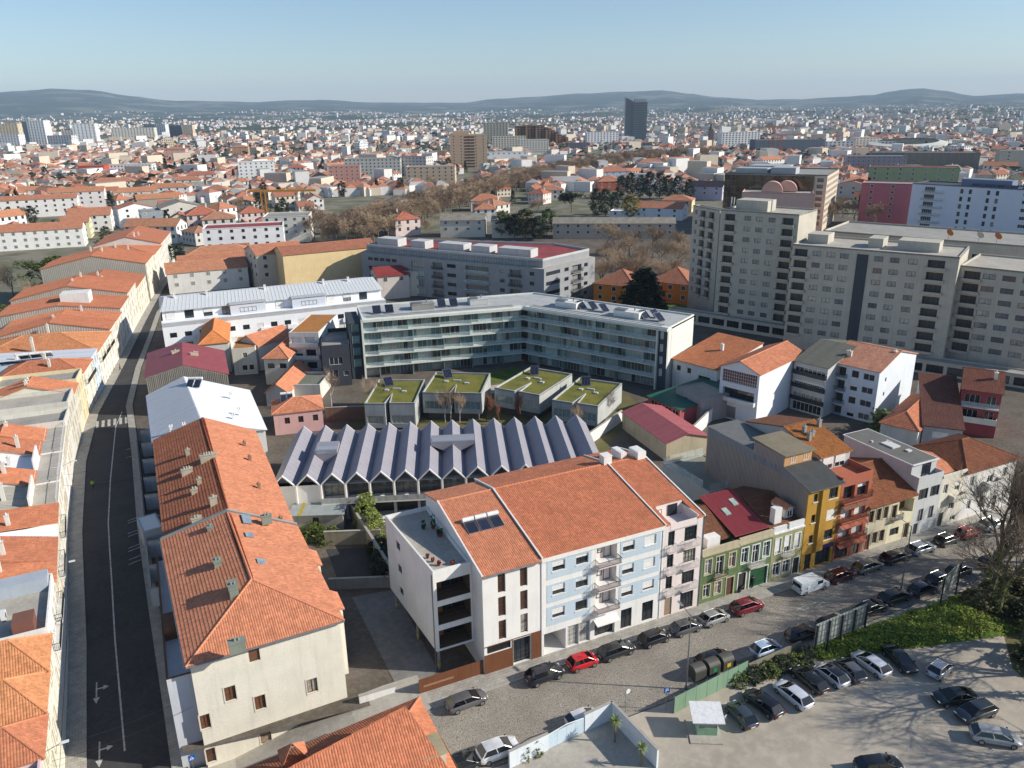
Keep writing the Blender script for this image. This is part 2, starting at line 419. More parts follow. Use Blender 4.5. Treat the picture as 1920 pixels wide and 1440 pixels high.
 def pitched(b, slopes, mat, tmat=None, fine=1, ridges=(), name='roof', thick=.12, course=.36, per=.24, rmat=None):
  """slopes: list of 3-D polygons (eave first)"""
  base, til = MB(), MB()
  for s in slopes: slope(base, til, s, fine, per=per, thick=thick, course=course)
  b.roof = base.build(name, mat, b.root)
  if fine: til.build('roof_tiles', tmat or mat, b.roof, kind='stuff')
  if ridges:
   m = MB()
   for p, q in ridges: ridge(m, p, q)
   m.build('ridge_tiles', rmat or tmat or mat, b.roof)
  return b.roof
 def gable(b, ze, zr, axis='x', ov=.3, mat=TILE, fine=1, x0=0, y0=0, x1=None, y1=None, rpos=.5, wallmat=None, thick=.12, ze2=None, gw=True, course=.36):
  x1 = b.L if x1 is None else x1; y1 = b.D if y1 is None else y1; ze2 = ze if ze2 is None else ze2
  if axis == 'x':
   ym = y0+(y1-y0)*rpos; k1 = (zr-ze)/(ym-y0); k2 = (zr-ze2)/(y1-ym)
   A, B_, C, D_ = (x0-ov, y0-ov, ze-k1*ov), (x1+ov, y0-ov, ze-k1*ov), (x1+ov, ym, zr), (x0-ov, ym, zr)
   E, F = (x0-ov, y1+ov, ze2-k2*ov), (x1+ov, y1+ov, ze2-k2*ov)
   sl = [[A, B_, C, D_], [F, E, D_, C]]; rg = [(D_, C)]
   tri = [[(x1, y0, ze), (x1, y1, ze2), (x1, ym, zr)], [(x0, y1, ze2), (x0, y0, ze), (x0, ym, zr)]]
  else:
   xm = x0+(x1-x0)*rpos; k1 = (zr-ze)/(xm-x0); k2 = (zr-ze2)/(x1-xm)
   A, B_, C, D_ = (x0-ov, y1+ov, ze-k1*ov), (x0-ov, y0-ov, ze-k1*ov), (xm, y0-ov, zr), (xm, y1+ov, zr)
   E, F = (x1+ov, y0-ov, ze2-k2*ov), (x1+ov, y1+ov, ze2-k2*ov)
   sl = [[A, B_, C, D_], [E, F, D_, C]]; rg = [(C, D_)]
   tri = [[(x0, y0, ze), (x1, y0, ze2), (xm, y0, zr)], [(x1, y1, ze2), (x0, y1, ze), (xm, y1, zr)]]
  b.pitched(sl, mat, fine=fine, ridges=rg if fine else (), thick=thick, course=course)
  if gw:
   m = MB()
   for t in tri: m.poly([(x, y, z-.02) for x, y, z in t], 0, [(x+y, z) for x, y, z in t])
   m.build('gable_wall', wallmat or WHITE, b.root)
  return b.roof
 def hip(b, ze, zr, ov=.35, mat=TILE, fine=1, x0=0, y0=0, x1=None, y1=None, k=1.0, thick=.12, ends=(1, 1)):
  """hip roof, ridge along the longer side; ends: hipped (1) or gabled (0) at the low and high end"""
  x1 = b.L if x1 is None else x1; y1 = b.D if y1 is None else y1
  x0 -= ov; y0 -= ov; x1 += ov; y1 += ov
  lx, ly = x1-x0, y1-y0
  if lx >= ly:
   r = min(ly/2*k, lx/2-.01); m = (y0+y1)/2; a, c = (x0+r*ends[0], m, zr), (x1-r*ends[1], m, zr)
   A, B_, C, D_ = (x0, y0, ze), (x1, y0, ze), (x1, y1, ze), (x0, y1, ze)
   sl = [[A, B_, c, a], [C, D_, a, c]]+([[D_, A, a]] if ends[0] else [])+([[B_, C, c]] if ends[1] else [])
   rg = [(a, c)]+([(A, a), (D_, a)] if ends[0] else [])+([(B_, c), (C, c)] if ends[1] else [])
  else:
   r = min(lx/2*k, ly/2-.01); m = (x0+x1)/2; a, c = (m, y0+r*ends[0], zr), (m, y1-r*ends[1], zr)
   A, B_, C, D_ = (x0, y0, ze), (x1, y0, ze), (x1, y1, ze), (x0, y1, ze)
   sl = [[B_, C, c, a], [D_, A, a, c]]+([[A, B_, a]] if ends[0] else [])+([[C, D_, c]] if ends[1] else [])
   rg = [(a, c)]+([(A, a), (B_, a)] if ends[0] else [])+([(C, c), (D_, c)] if ends[1] else [])
  return b.pitched(sl, mat, fine=fine, ridges=rg if fine else (), thick=thick)
 def flat_roof(b, z, mat=CONC, par=.5, pw=.25, pmat=None, pts=None, name='roof', capmat=None):
  """deck at z with a parapet standing par above it"""
  pts = pts or b.pts; m = MB(); m.poly([(x, y, z) for x, y in pts]); b.roof = m.build(name, mat, b.root)
  if par:
   m = MB(); n = len(pts); ins = []
   for i in range(n):
    a, p, q = pts[i-1], pts[i], pts[(i+1) % n]
    d0 = (p[0]-a[0], p[1]-a[1]); l0 = hypot(*d0); d1 = (q[0]-p[0], q[1]-p[1]); l1 = hypot(*d1)
    n0 = (-d0[1]/l0, d0[0]/l0); n1 = (-d1[1]/l1, d1[0]/l1); den = 1+n0[0]*n1[0]+n0[1]*n1[1]
    den = max(den, .3); ins.append((p[0]+pw*(n0[0]+n1[0])/den, p[1]+pw*(n0[1]+n1[1])/den))
   for i in range(n):
    j = (i+1) % n; p, q, r, s = pts[i], pts[j], ins[j], ins[i]
    m.poly([(*p, z-.01), (*q, z-.01), (*q, z+par), (*p, z+par)]); m.poly([(*r, z-.01), (*s, z-.01), (*s, z+par), (*r, z+par)]); m.poly([(*p, z+par), (*q, z+par), (*r, z+par), (*s, z+par)], 1)
   m.build('parapet', [pmat or b.wall.data.materials[0], capmat or pmat or b.wall.data.materials[0]], b.root)
  return b.roof
 def chimney(b, x, y, z0, z1, w=.6, d=.45, mat=None, pots=0, parent=None):
  m = MB(); m.box(x-w/2, y-d/2, z0, x+w/2, y+d/2, z1); m.box(x-w/2-.07, y-d/2-.07, z1, x+w/2+.07, y+d/2+.07, z1+.09)
  for i in range(max(1, pots)):
   px = x+(i-(max(1, pots)-1)/2)*.35; m.tube((px, y, z1+.09), (px, y, z1+.42), .12, .1, 8)
  return m.build('chimney', mat or GREYC, parent or b.roof or b.root)
 def balcony(b, e, s0, s1, z, dep=1.1, rail='bars', mat=None, rmat=None, h=1.0, th=.15, off=0.0):
  """slab and railing in front of wall e"""
  p, d, L = b.edge(e); rz = atan2(d[1], d[0]); nx, ny = d[1], -d[0]; w = s1-s0
  m = MB(); m.box(0, -dep, -th, w, 0.0, 0)
  o = m.build('balcony', mat or b.wall.data.materials[0], b.root, loc=(p[0]+d[0]*s0+nx*off, p[1]+d[1]*s0+ny*off, z), rz=rz)
  r = MB()
  if rail == 'solid':
   r.box(0, -dep, 0.003, w, -dep+.1, h); r.box(0, -dep+.1, 0.003, .1, 0, h); r.box(w-.1, -dep+.1, 0.003, w, 0, h)
  elif rail == 'glass':
   r.box(.02, -dep+.02, 0.003, w-.02, -dep+.05, h); r.box(.02, -dep+.05, .003, .05, 0, h); r.box(w-.05, -dep+.05, .003, w-.02, 0, h)
  else:
   for (x0, y0, x1, y1) in ((0, -dep, w, -dep), (0, -dep, 0, 0), (w, -dep, w, 0)):
    l = hypot(x1-x0, y1-y0); n = max(1, int(l/.14))
    r.beam((x0, y0, h-.05), (x1, y1, h-.05), .05, .05); r.beam((x0, y0, .08), (x1, y1, .08), .03, .03)
    for i in range(n+1): x, y = x0+(x1-x0)*i/n, y0+(y1-y0)*i/n; r.box(x-.012, y-.012, 0.003, x+.012, y+.012, h-.05)
  r.build('railing', rmat or DMETAL, o); return o
def frame_bld(name, label, cat, a, b_, c, z, group=None, z0=0.0, inset=0.0):
 """rectangular building surveyed from three roof-edge pixels at height z: front left, front right, back right"""
 A = P(*a, z+z0); B_ = P(*b_, z+z0); C = P(*c, z+z0); dx, dy = B_[0]-A[0], B_[1]-A[1]; L = hypot(dx, dy)
 D = (dx*(C[1]-B_[1])-dy*(C[0]-B_[0]))/L
 ang = atan2(dy, dx); o = (A[0]+inset*(cos(ang)-sin(ang)), A[1]+inset*(sin(ang)+cos(ang)))
 return Bld(name, label, cat, o, ang, L-2*inset, D-2*inset, z0=z0, group=group)
# ---------- local street grid: origin at the foot of the white building, x along the right-hand road ----------
GA = R(24.9); GO = P(1015, 1232)
def GW(x, y): return (GO[0]+x*cos(GA)-y*sin(GA), GO[1]+x*sin(GA)+y*cos(GA))
def G(u, v, z=0.0):
 X, Y = P(u, v, z); X -= GO[0]; Y -= GO[1]; return (X*cos(GA)+Y*sin(GA), -X*sin(GA)+Y*cos(GA))
def GB(name, label, cat, x, y, L=0, D=0, rot=0.0, pts=None, **kw):
 return Bld(name, label, cat, GW(x, y), GA+R(rot), L, D, pts, **kw)
def GP(name, label, cat, pts, **kw):
 """building on grid points (counter-clockwise, first edge is the front)"""
 x0, y0 = pts[0]; return Bld(name, label, cat, GW(x0, y0), GA, pts=[(x-x0, y-y0) for x, y in pts], **kw)
# ---------- ground materials ----------
def ground_mat(name, c1, c2, c3, s1=.15, s2=1.6, bump=.4, rough=.9, fine=14):
 t = NT(name); v = t.map('Object', 1.0)
 a = t.noise(v, s1, 5, .6); b = t.noise(v, s2, 4, .6); g = t.noise(v, fine, 3)
 x = t.mix(srgb(c1), srgb(c2), t.ramp(a, [(.38, 0), (.62, 1)])); x = t.mix(x, srgb(c3), t.math('MULTIPLY', t.ramp(b, [(.45, 0), (.75, 1)]), .7))
 x = t.mix(x, t.ramp(g, [(.3, .82), (.7, 1.12)]), 1.0, 'MULTIPLY'); t.bump(g, bump, .03); return t.out(x, rough, 0, .2)
M_EARTH = ground_mat('mixed_ground', (112, 108, 92), (96, 104, 70), (134, 126, 112), .02, .3)
M_ASPH = ground_mat('asphalt', (70, 69, 70), (60, 60, 62), (80, 79, 78), .25, 2.2)
M_LOT = ground_mat('worn_lot', (176, 166, 151), (158, 149, 136), (192, 181, 164), .12, .7)
M_YARD = ground_mat('dark_yard', (104, 97, 88), (88, 80, 70), (122, 114, 104), .2, 1.5)
M_PALE = ground_mat('pale_paving', (176, 170, 158), (160, 154, 144), (188, 182, 168), .3, 2)
M_SOIL = ground_mat('soil', (104, 88, 66), (86, 74, 54), (120, 104, 80), .3, 2)
M_GRASS = ground_mat('turf', (88, 108, 40), (70, 92, 34), (112, 122, 52), .3, 3, .8)
M_SEDUM = ground_mat('green_roof_turf', (116, 116, 48), (88, 98, 38), (140, 112, 76), .3, 1.8, .9)
def cobble_mat():
 t = NT('granite_setts'); v = t.map('Object', (7.5, 7.5, 1))
 vo = t.n('TexVoronoi', feature='DISTANCE_TO_EDGE'); vo.inputs['Scale'].default_value = 1; t.l(v, vo.inputs['Vector'])
 vc = t.n('TexVoronoi'); vc.inputs['Scale'].default_value = 1; t.l(v, vc.inputs['Vector'])
 big = t.noise(t.map('Object', 1.0), .12, 5, .65); mid = t.noise(t.map('Object', (.5, 2, 1)), .6, 4)
 x = t.mix(srgb(160, 152, 139), srgb(178, 169, 155), t.ramp(vc.outputs['Color'], [(.2, 0), (.8, 1)]))
 x = t.mix(x, srgb(128, 122, 113), t.math('MULTIPLY', t.ramp(big, [(.42, 0), (.62, 1)]), .6)); x = t.mix(x, srgb(160, 152, 138), t.math('MULTIPLY', t.ramp(mid, [(.5, 0), (.7, 1)]), .5))
 x = t.mix(srgb(78, 74, 68), x, t.ramp(vo.outputs['Distance'], [(.02, .2), (.14, 1)]))
 t.bump(t.ramp(vo.outputs['Distance'], [(0, 0), (.2, 1)]), .5, .03); return t.out(x, .75, 0, .3)
M_SETT = cobble_mat()
def slab_mat():
 t = NT('paving_slabs'); br = t.n('TexBrick'); br.inputs['Scale'].default_value = 1; br.inputs['Mortar Size'].default_value = .012
 br.inputs['Color1'].default_value = (*srgb(172, 168, 158), 1); br.inputs['Color2'].default_value = (*srgb(158, 153, 144), 1); br.inputs['Mortar'].default_value = (*srgb(104, 100, 94), 1)
 br.inputs['Brick Width'].default_value = .6; br.inputs['Row Height'].default_value = .4
 t.l(t.map('Object', 1.0), br.inputs['Vector']); n = t.noise(t.map('Object', 1.0), .8, 5)
 return t.out(t.mix(br.outputs[0], t.ramp(n, [(.3, .8), (.7, 1.08)]), 1.0, 'MULTIPLY'), .85)
M_SLAB = slab_mat(); M_KERB = plaster((168, 164, 156), .3, name='kerb_stone'); M_PAINT = flat((196, 194, 188), .7, name='road_paint', var=.35, scale=2.5)
def sheet(name, pts, z, mat, kind='structure', rise=0.0):
 """flat sheet on grid points; its object sits at the grid origin so that textures run along the streets"""
 m = MB()
 if rise: m.prism(pts, z-.3, z+rise)
 else: m.poly([(x, y, z) for x, y in pts])
 o = m.build(name, mat, None, loc=(GO[0], GO[1], 0), rz=GA); o['kind'] = kind; return o
# ---------- terrain ----------
def hillpix(u):
 t = [(-500,192),(-250,190),(0,190),(60,186),(120,183),(190,184),(260,191),(330,196),(420,196),(480,197),(560,194),(620,193),(690,196),(760,196),(870,196),(940,190),(1000,187),(1100,182),(1180,179),(1250,177),(1300,182),(1360,187),(1430,190),(1500,189),(1580,186),(1640,183),(1690,177),(1730,174),(1780,178),(1830,184),(1880,182),(1930,180),(2200,186),(2600,188)]
 for (a, b), (c, d) in zip(t, t[1:]):
  if a <= u <= c: k = (u-a)/(c-a); k = k*k*(3-2*k); return b+(d-b)*k
 return 190
from mathutils import noise as MN, Vector
def nz(x, y, s=1.0, o=0): return MN.fractal(Vector((x*s, y*s, o)), 1.0, 2.0, 5)
def terrain_z(X, Y):
 D = hypot(X, Y)
 if D < 420: return -4.0*min(1, max(0, (420-D)/120))
 if D < 1600: return 0.0
 u = 960+FPX*X/(max(Y, 1)*_c)*1.0
 e = (218.8-.0148*u-hillpix(u))/FPX*1.1
 top = 60+13500*e
 a = min(1, max(0, (D-7000)/6000)); a = a*a*(3-2*a)
 z = top*a
 b = min(1, max(0, (D-3500)/2500)); c_ = min(1, max(0, (11500-D)/3000))
 z += b*c_*max(0, 40+90*nz(X, Y, .0007, 3.0))*.5
 k = min(1, (D-1600)/1500); z += k*10*nz(X, Y, .003, 9)
 if D > 13600: z -= (D-13600)*.02
 return z
def build_terrain():
 m = MB(); rs = [0.5, 150, 300, 340, 380, 420, 800, 1600]+[1850+i*250 for i in range(20)]+[6900+i*280 for i in range(25)]+[14000, 15000, 17000]
 na = 150; th = [R(-52+104*i/na) for i in range(na+1)]
 vs = [(r*sin(t), r*cos(t)-120*(r < 100), terrain_z(r*sin(t), r*cos(t))-.06) for r in rs for t in th]
 fs = [(i*(na+1)+j, i*(na+1)+j+1, (i+1)*(na+1)+j+1, (i+1)*(na+1)+j) for i in range(len(rs)-1) for j in range(na)]
 m.raw(vs, [f[::-1] for f in fs])
 t = NT('land'); v = t.map('Object', 1.0); geo = t.n('NewGeometry'); sx = t.n('SeparateXYZ'); t.l(geo.outputs['Position'], sx.inputs[0])
 a = t.noise(v, .0022, 6, .6); b = t.noise(v, .012, 5, .65); c = t.noise(v, .08, 3)
 wood = t.mix(srgb(44, 58, 42), srgb(62, 74, 50), t.ramp(b, [(.35, 0), (.7, 1)]))
 open_ = t.mix(srgb(112, 112, 84), srgb(136, 128, 110), t.ramp(b, [(.4, 0), (.6, 1)]))
 far = t.mix(wood, open_, t.ramp(a, [(.5, 0), (.62, .75)]))
 near = t.mix(srgb(128, 122, 110), srgb(98, 100, 76), t.ramp(c, [(.4, 0), (.6, 1)]))
 x = t.mix(near, far, t.ramp(t.math('MULTIPLY', sx.outputs[1], 1/4000), [(.3, 0), (.75, 1)]))
 o = m.build('ground', t.out(x, .95, 0, .1)); o['kind'] = 'structure'; return o
build_terrain()
# ---------- streets around the block ----------
SL = [(-49, -30), (-49.6, 6), (-50.1, 28.2), (-51.4, 57.3), (-51.8, 85.3), (-50.4, 111.4), (-45.5, 145.8), (-38.7, 196.3), (-34.3, 227), (-18, 330)]
SR = [(-38, -30), (-38.9, 2.3), (-39.3, 13.5), (-40.1, 33.1), (-40.9, 55.7), (-41.3, 85.3), (-42.1, 114.3), (-39.8, 142.8), (-36, 174.2), (-32.6, 204.6), (-27.5, 227), (-10, 330)]
def street_z(y): return -2.7 if y < 4 else min(0.0, -2.7*(1-(y-4)/46))
_ys = sorted({-30, 0, 4, 12, 20, 28, 36, 44, 50}|{y for x, y in SL}|{y for x, y in SR})
def _at(poly, y):
 for (a, b), (c, d) in zip(poly, poly[1:]):
  if b <= y <= d: return a+(c-a)*(y-b)/(d-b)
 return poly[-1][0]
def strip(name, fa, fb, dz, mat, side=False):
 """ribbon along the left street between two x(y) lines"""
 m = MB()
 for a, b in zip(_ys, _ys[1:]):
  za, zb = street_z(a)+dz, street_z(b)+dz
  m.poly([(fa(a), a, za), (fb(a), a, za), (fb(b), b, zb), (fa(b), b, zb)])
  if side: m.poly([(fb(a), a, za-.2), (fb(b), b, zb-.2), (fb(b), b, zb), (fb(a), a, za)]); m.poly([(fa(b), b, zb-.2), (fa(a), a, za-.2), (fa(a), a, za), (fa(b), b, zb)])
 o = m.build(name, mat, None, loc=(GO[0], GO[1], 0), rz=GA); o['kind'] = 'structure'; return o
strip('street', lambda y: _at(SL, y)-.2, lambda y: _at(SR, y)+.5, 0.0, M_ASPH)
strip('pavement', lambda y: _at(SL, y)-.1, lambda y: _at(SL, y)+1.9, .13, M_SLAB, True)
strip('pavement', lambda y: _at(SR, y)-1.0, lambda y: _at(SR, y)+.3, .13, M_SLAB, True)
sheet('courtyard_ground', [(-38.6, 2.8), (-12, .3), (230, .2), (330, 40), (330, 330), (-9.6, 330), (-27.2, 227), (-32.3, 204.6), (-35.7, 174.2), (-39.5, 142.8), (-41.8, 114.3), (-41, 85.3), (-40.6, 55.7), (-39.8, 33.1), (-39, 13.5)], -.03, M_YARD)
sheet('west_ground', [(-330, -60), (-49.2, -60), (-49.6, 6), (-50.1, 28.2), (-51.4, 57.3), (-51.8, 85.3), (-50.4, 111.4), (-45.5, 145.8), (-38.7, 196.3), (-34.3, 227), (-18, 330), (-330, 330)], -.03, M_EARTH)
sheet('road', [(-14, -12.4), (8, -12.4), (26, -11.8), (60, -11.8), (110, -12.2), (190, -13), (190, -1.9), (-14, -2.3)], .012, M_SETT)
m = MB()
for a, b in zip([-42, -38, -34, -30, -26, -22, -18, -14], [-38, -34, -30, -26, -22, -18, -14]):
 f = lambda x: -3.0*min(1, max(0, (-20.5-x)/13))
 m.poly([(a, -12.4, f(a)+.012), (b, -12.4, f(b)+.012), (b, -2.3, f(b)+.012), (a, -2.3, f(a)+.012)])
 m.poly([(a, -2.3, f(a)+.14), (b, -2.3, f(b)+.14), (b, 3.3, f(b)+.14), (a, 3.3, f(a)+.14)], 1); m.poly([(a, -2.3, f(a)), (b, -2.3, f(b)), (b, -2.3, f(b)+.14), (a, -2.3, f(a)+.14)], 1)
o = m.build('lane', [M_SETT, M_PALE], None, loc=(GO[0], GO[1], 0), rz=GA); o['kind'] = 'structure'
sheet('pavement', [(-14, -2.3), (190, -1.9), (190, .35), (-14, .75)], .0, M_SLAB, rise=.13)
sheet('kerb', [(-14, -2.48), (190, -2.08), (190, -1.9), (-14, -2.3)], .0, M_KERB, rise=.14)
sheet('car_park', [(-14, -60), (120, -60), (120, -12.3), (60, -11.9), (26, -11.9), (8, -12.5), (-14, -12.5)], .004, M_LOT)
# haze: the air between here and the hills
def haze():
 m = MB(); m.box(-13600, -200, -60, 13600, 17200, 520)
 mt = bpy.data.materials.new('haze_air'); mt.use_nodes = True; t = mt.node_tree; t.nodes.clear()
 o = t.nodes.new('ShaderNodeOutputMaterial'); v = t.nodes.new('ShaderNodeVolumePrincipled')
 v.inputs['Color'].default_value = (.58, .76, 1, 1); v.inputs['Density'].default_value = 6e-5; v.inputs['Anisotropy'].default_value = 0.0
 t.links.new(v.outputs[0], o.inputs['Volume'])
 ob = m.build('haze', mt); ob['kind'] = 'stuff'; return ob
haze()
WOOD = plaster((112, 70, 46), .25, name='brown_cladding', rough=.6); WOODL = plaster((150, 98, 64), .25, name='tan_cladding', rough=.6); WOODD = plaster((58, 42, 36), .3, name='dark_cladding')
WHITE2 = plaster((228, 225, 220), .22); BLUEP = plaster((186, 200, 210), .14, name='blue_render'); PINKP = plaster((226, 212, 206), .15, name='pale_pink_render')
SOLAR = glass((24, 28, 44), 0, 'solar_glass', .12); ALU = flat((196, 198, 200), .35, .8, name='aluminium', var=.06)
def solar(label, B, x, y, z, w, h, tilt, rz=0.0, n=1, tank=False, group=None, gap=.15):
 """solar collectors on a stand; x, y, z in the building's own frame"""
 X, Y = B.world(x, y); t = thing('solar_panel', label, 'solar panel', (X, Y, z+B.z0), B.ang+rz, group)
 ct, st = cos(tilt), sin(tilt)
 for i in range(n):
  x0 = i*(w+gap); m = MB(); f = MB()
  P4 = lambda a, b, k: (x0+a, b*ct-k*st, b*st+k*ct+.08)
  m.poly([P4(.04, .04, .05), P4(w-.04, .04, .05), P4(w-.04, h-.04, .05), P4(.04, h-.04, .05)])
  for a, b, c, d in ((0, 0, w, .05), (0, h-.05, w, h), (0, .05, .05, h-.05), (w-.05, .05, w, h-.05)):
   f.raw([P4(a, b, 0), P4(c, b, 0), P4(c, d, 0), P4(a, d, 0), P4(a, b, .07), P4(c, b, .07), P4(c, d, .07), P4(a, d, .07)], [(0,3,2,1),(4,5,6,7),(0,1,5,4),(1,2,6,5),(2,3,7,6),(3,0,4,7)])
  for k in range(1, 6): f.raw([P4(w*k/6-.008, .05, .052), P4(w*k/6+.008, .05, .052), P4(w*k/6+.008, h-.05, .052), P4(w*k/6-.008, h-.05, .052)], [(0, 1, 2, 3)])
  g = m.build('collector', SOLAR, t); f.build('panel_frame', ALU, g)
  s = MB()
  for a in (.15, w-.15):
   s.tube(P4(a, h*.92, 0), (x0+a, h*ct*.92, .0), .025, n=4); s.beam((x0+a, 0, .0), (x0+a, h*ct*.95, .0), .04, .04)
  s.build('stand', ALU, t)
  if tank:
   k = MB(); yy, zz = h*ct+.12, h*st+.3; k.tube((x0-.02, yy, zz), (x0+w+.02, yy, zz), .27, n=14); k.build('water_tank', FRAMEW, t, smooth=False)
 return t
def pipe_part(B, e, s, z0, z1, mat=None, off=.06):
 p, d, L = B.edge(e); nx, ny = d[1], -d[0]; m = MB(); x, y = p[0]+d[0]*s+nx*off, p[1]+d[1]*s+ny*off
 m.tube((x, y, z0), (x, y, z1), .05, n=6); m.build('downpipe', mat or METAL, B.root)
# --- white apartment building with the roof terrace ---
B = GP('apartment_building', 'white apartment building with stacked loggias, brown shutters and roof terrace', 'apartment building',
       [(-7.1, .02), (-.03, .02), (-.03, 13.1), (-.03, 18), (-7.1, 18)])
ops = []
for k in range(3):
 for x, j in ((1.82, 0), (4.5, 0)):
  ops.append(Op(x, 10.15-3.04*k, .92, 2.5, 't', sh=0, d=.2, fr=FRAMEB, gl=glass((74, 48, 36), .1, 'brown_blind_glass', .25)))
ops += [Op(.35, 2.65, 2.9, .95, 'w', fr=FRAMED, gl=glass((22, 20, 20), 0, 'dark_grille_glass', .4)), Op(3.55, .14, 2.25, 3.35, 'm', d=.35, fr=FRAMED)]
B.walls(WHITE2, 13.0, {0: ops}, zb=0, skip=(2,))
m = MB(); m.box(.0, -.06, .14, 3.5, -.015, 2.6); m.box(5.85, -.06, .14, 7.02, -.015, 3.62); m.box(0, -.06, 3.62, 7.02, -.015, 3.72); m.box(3.42, -.06, 2.6, 3.5, -.015, 3.62)
m.build('timber_cladding', WOOD, B.root)
ZR = 15.6
B.pitched([[(-.1, -.35, 12.93), (7.0, -.35, 12.93), (7.0, 13.2, ZR), (-.1, 13.2, ZR)], [(7.0, 18.3, 14.4), (-.1, 18.3, 14.4), (-.1, 13.2, ZR), (7.0, 13.2, ZR)]], TILE, fine=2, course=.34, ridges=[((-.1, 13.2, ZR), (7, 13.2, ZR))])
m = MB(); m.poly([(0, 18, 12.95), (0, 0, 12.95), (0, 13.2, ZR-.05), (0, 18, 14.45)]); m.raw([(-.02, -.3, 12.95), (-.18, -.3, 12.95), (-.18, 13.2, ZR+.02), (-.02, 13.2, ZR+.02), (-.02, -.3, 13.12), (-.18, -.3, 13.12), (-.18, 13.2, ZR+.19), (-.02, 13.2, ZR+.19)], [(0,1,2,3),(7,6,5,4),(0,4,5,1),(1,5,6,2),(2,6,7,3),(3,7,4,0)])
m.build('gable_wall', WHITE2, B.root)
m = MB(); m.tube((-.1, -.42, 12.9), (7.0, -.42, 12.9), .08, n=8); m.build('gutter', METAL, B.root)
WB = B
# loggia wing: same building
B2 = GP('loggia_wing', 'x', 'x', [(-11.62, 3.0), (-7.12, 3.0), (-7.12, 17.5), (-12.6, 17.5)])
for k_ in ('label', 'category'): del B2.root[k_]
B2.root.parent = WB.root; B2.root.location = (-11.62+7.1, 3.0-.02, 0); B2.root.rotation_euler = (0, 0, 0)
lo = [Op(.36, 9.1-3.12*k+.02, 3.95, 2.4, 'n', d=2.3, back=WOODD) for k in range(3)]
lw = [B2.px(3, 742.5, 1012, 750.5, 1035, 'p'), B2.px(3, 746, 1055, 754, 1078, 'p'), B2.px(3, 749, 1097, 757, 1120, 'p')]
for o in lw: o.fr = FRAMED; o.w = max(o.w, .8)
B2.walls(WHITE2, 12.5, {0: lo, 3: lw}, zb=2.6, fr=FRAMED)
for o in lo:
 B2.window(0, Op(o.s+1.3, o.z+.02, 2.2, 2.15, 'w', d=2.26, fr=FRAMEB), extra=0)
 m = MB(); m.box(.38, 2.24, o.z+.02, 1.65, 2.28, o.z+2.35); m.build('shutter_panel', WOODL, B2.root)
 m = MB(); m.box(.37, .02, o.z+.005, 4.3, 2.24, o.z+.03); m.box(.365, .1, o.z+.03, .385, 2.24, o.z+2.38); m.box(4.28, .1, o.z+.03, 4.305, 2.24, o.z+2.38); m.build('deck_lining', plaster((104, 84, 66), .3, name='deck_boards'), B2.root)
 m = MB(); m.box(.4, .3, o.z+.85, 4.28, .34, o.z+.9); m.box(.4, .3, o.z+.45, 4.28, .32, o.z+.47); m.build('railing', DMETAL, B2.root)
m = MB(); m.poly([(0, 0, 2.6), (-.98, 14.5, 2.6), (4.5, 14.5, 2.6), (4.5, 0, 2.6)]); m.build('soffit', WHITE2, B2.root)
B2.flat_roof(12.5, M_PALE, .5, .22, WHITE2, pts=[(0, 0), (4.5, 0), (4.5, 14.5), (-.98, 14.5)], name='roof_terrace')
for (x, y) in ((.1, .35), (-.3, 6.5), (-.75, 13.6)):
 m = MB(); m.tube((x+.2, y, 0), (x+.2, y, 2.6), .17, n=10); m.tube((x+.2, y, .4), (x+.2, y, .8), .175, n=10, m=1); m.build('column', [CONC, flat((222, 180, 60), .6, name='yellow_paint')], B2.root)
pipe_part(B2, 3, 14.2, .1, 12.4)
B2.window(1, Op(5.8, 12.52, 1.6, 2.1, 'w', d=-.08, fr=FRAMED))
for o in (B2.root,): o.name = 'loggia_wing'
solar('three grey solar water heaters with white tanks on the white building roof', WB, 1.2, 6.4, 14.25, 1.35, 2.0, R(16), n=3, tank=True, gap=.22)
for i, (x, y, s, h) in enumerate([(-8.1, 12.6, .34, 1.5), (-9.2, 13.0, .3, .9), (-8.0, 10.6, .45, .5), (-10.7, 5.6, .2, .35), (-10.95, 6.6, .2, .35), (-10.3, 4.6, .22, .4), (-8.9, 4.1, .22, .35)]):
 t = thing('potted_plant', ['tall dark potted plant at the back of the white roof terrace', 'shorter potted plant beside the tall one on the roof terrace', 'round bushy pot by the terrace door', 'red flowering pot in the middle of the terrace railing', 'flower pot at the far end of the terrace railing', 'flower pot at the near end of the terrace railing', 'small orange plant at the front edge of the roof terrace'][i], 'plant', (*GW(x, y), 12.51))
 m = MB(); m.lathe([(0, 0), (s*.6, 0), (s*.8, s*.9), (s*.65, s*.9), (0, s*.8)], 10); m.build('pot', [flat((150, 84, 56), .8, name='terracotta'), flat((70, 70, 72), .7), flat((110, 72, 52), .8)][i % 3], t)
 lf = MB(); rr = random.Random(i)
 for k in range(70):
  a = rr.uniform(0, 2*pi); r = s*.9*math.sqrt(rr.random()); z = s*.8+h*rr.random(); c = (r*cos(a), r*sin(a), z); q = .09+.05*rr.random(); b_ = rr.uniform(0, 6.28)
  lf.raw([(c[0]+q*cos(b_), c[1]+q*sin(b_), c[2]), (c[0]-q*sin(b_)*.5, c[1]+q*cos(b_)*.5, c[2]+q*.7), (c[0]-q*cos(b_), c[1]-q*sin(b_), c[2]+.3*q), (c[0]+q*sin(b_)*.5, c[1]-q*cos(b_)*.5, c[2]-q*.5)], [(0, 1, 2, 3)])
 lf.build('foliage', flat((44, 58, 30) if i < 3 else (140, 60, 44), .8, name='leaf', var=.3), t)
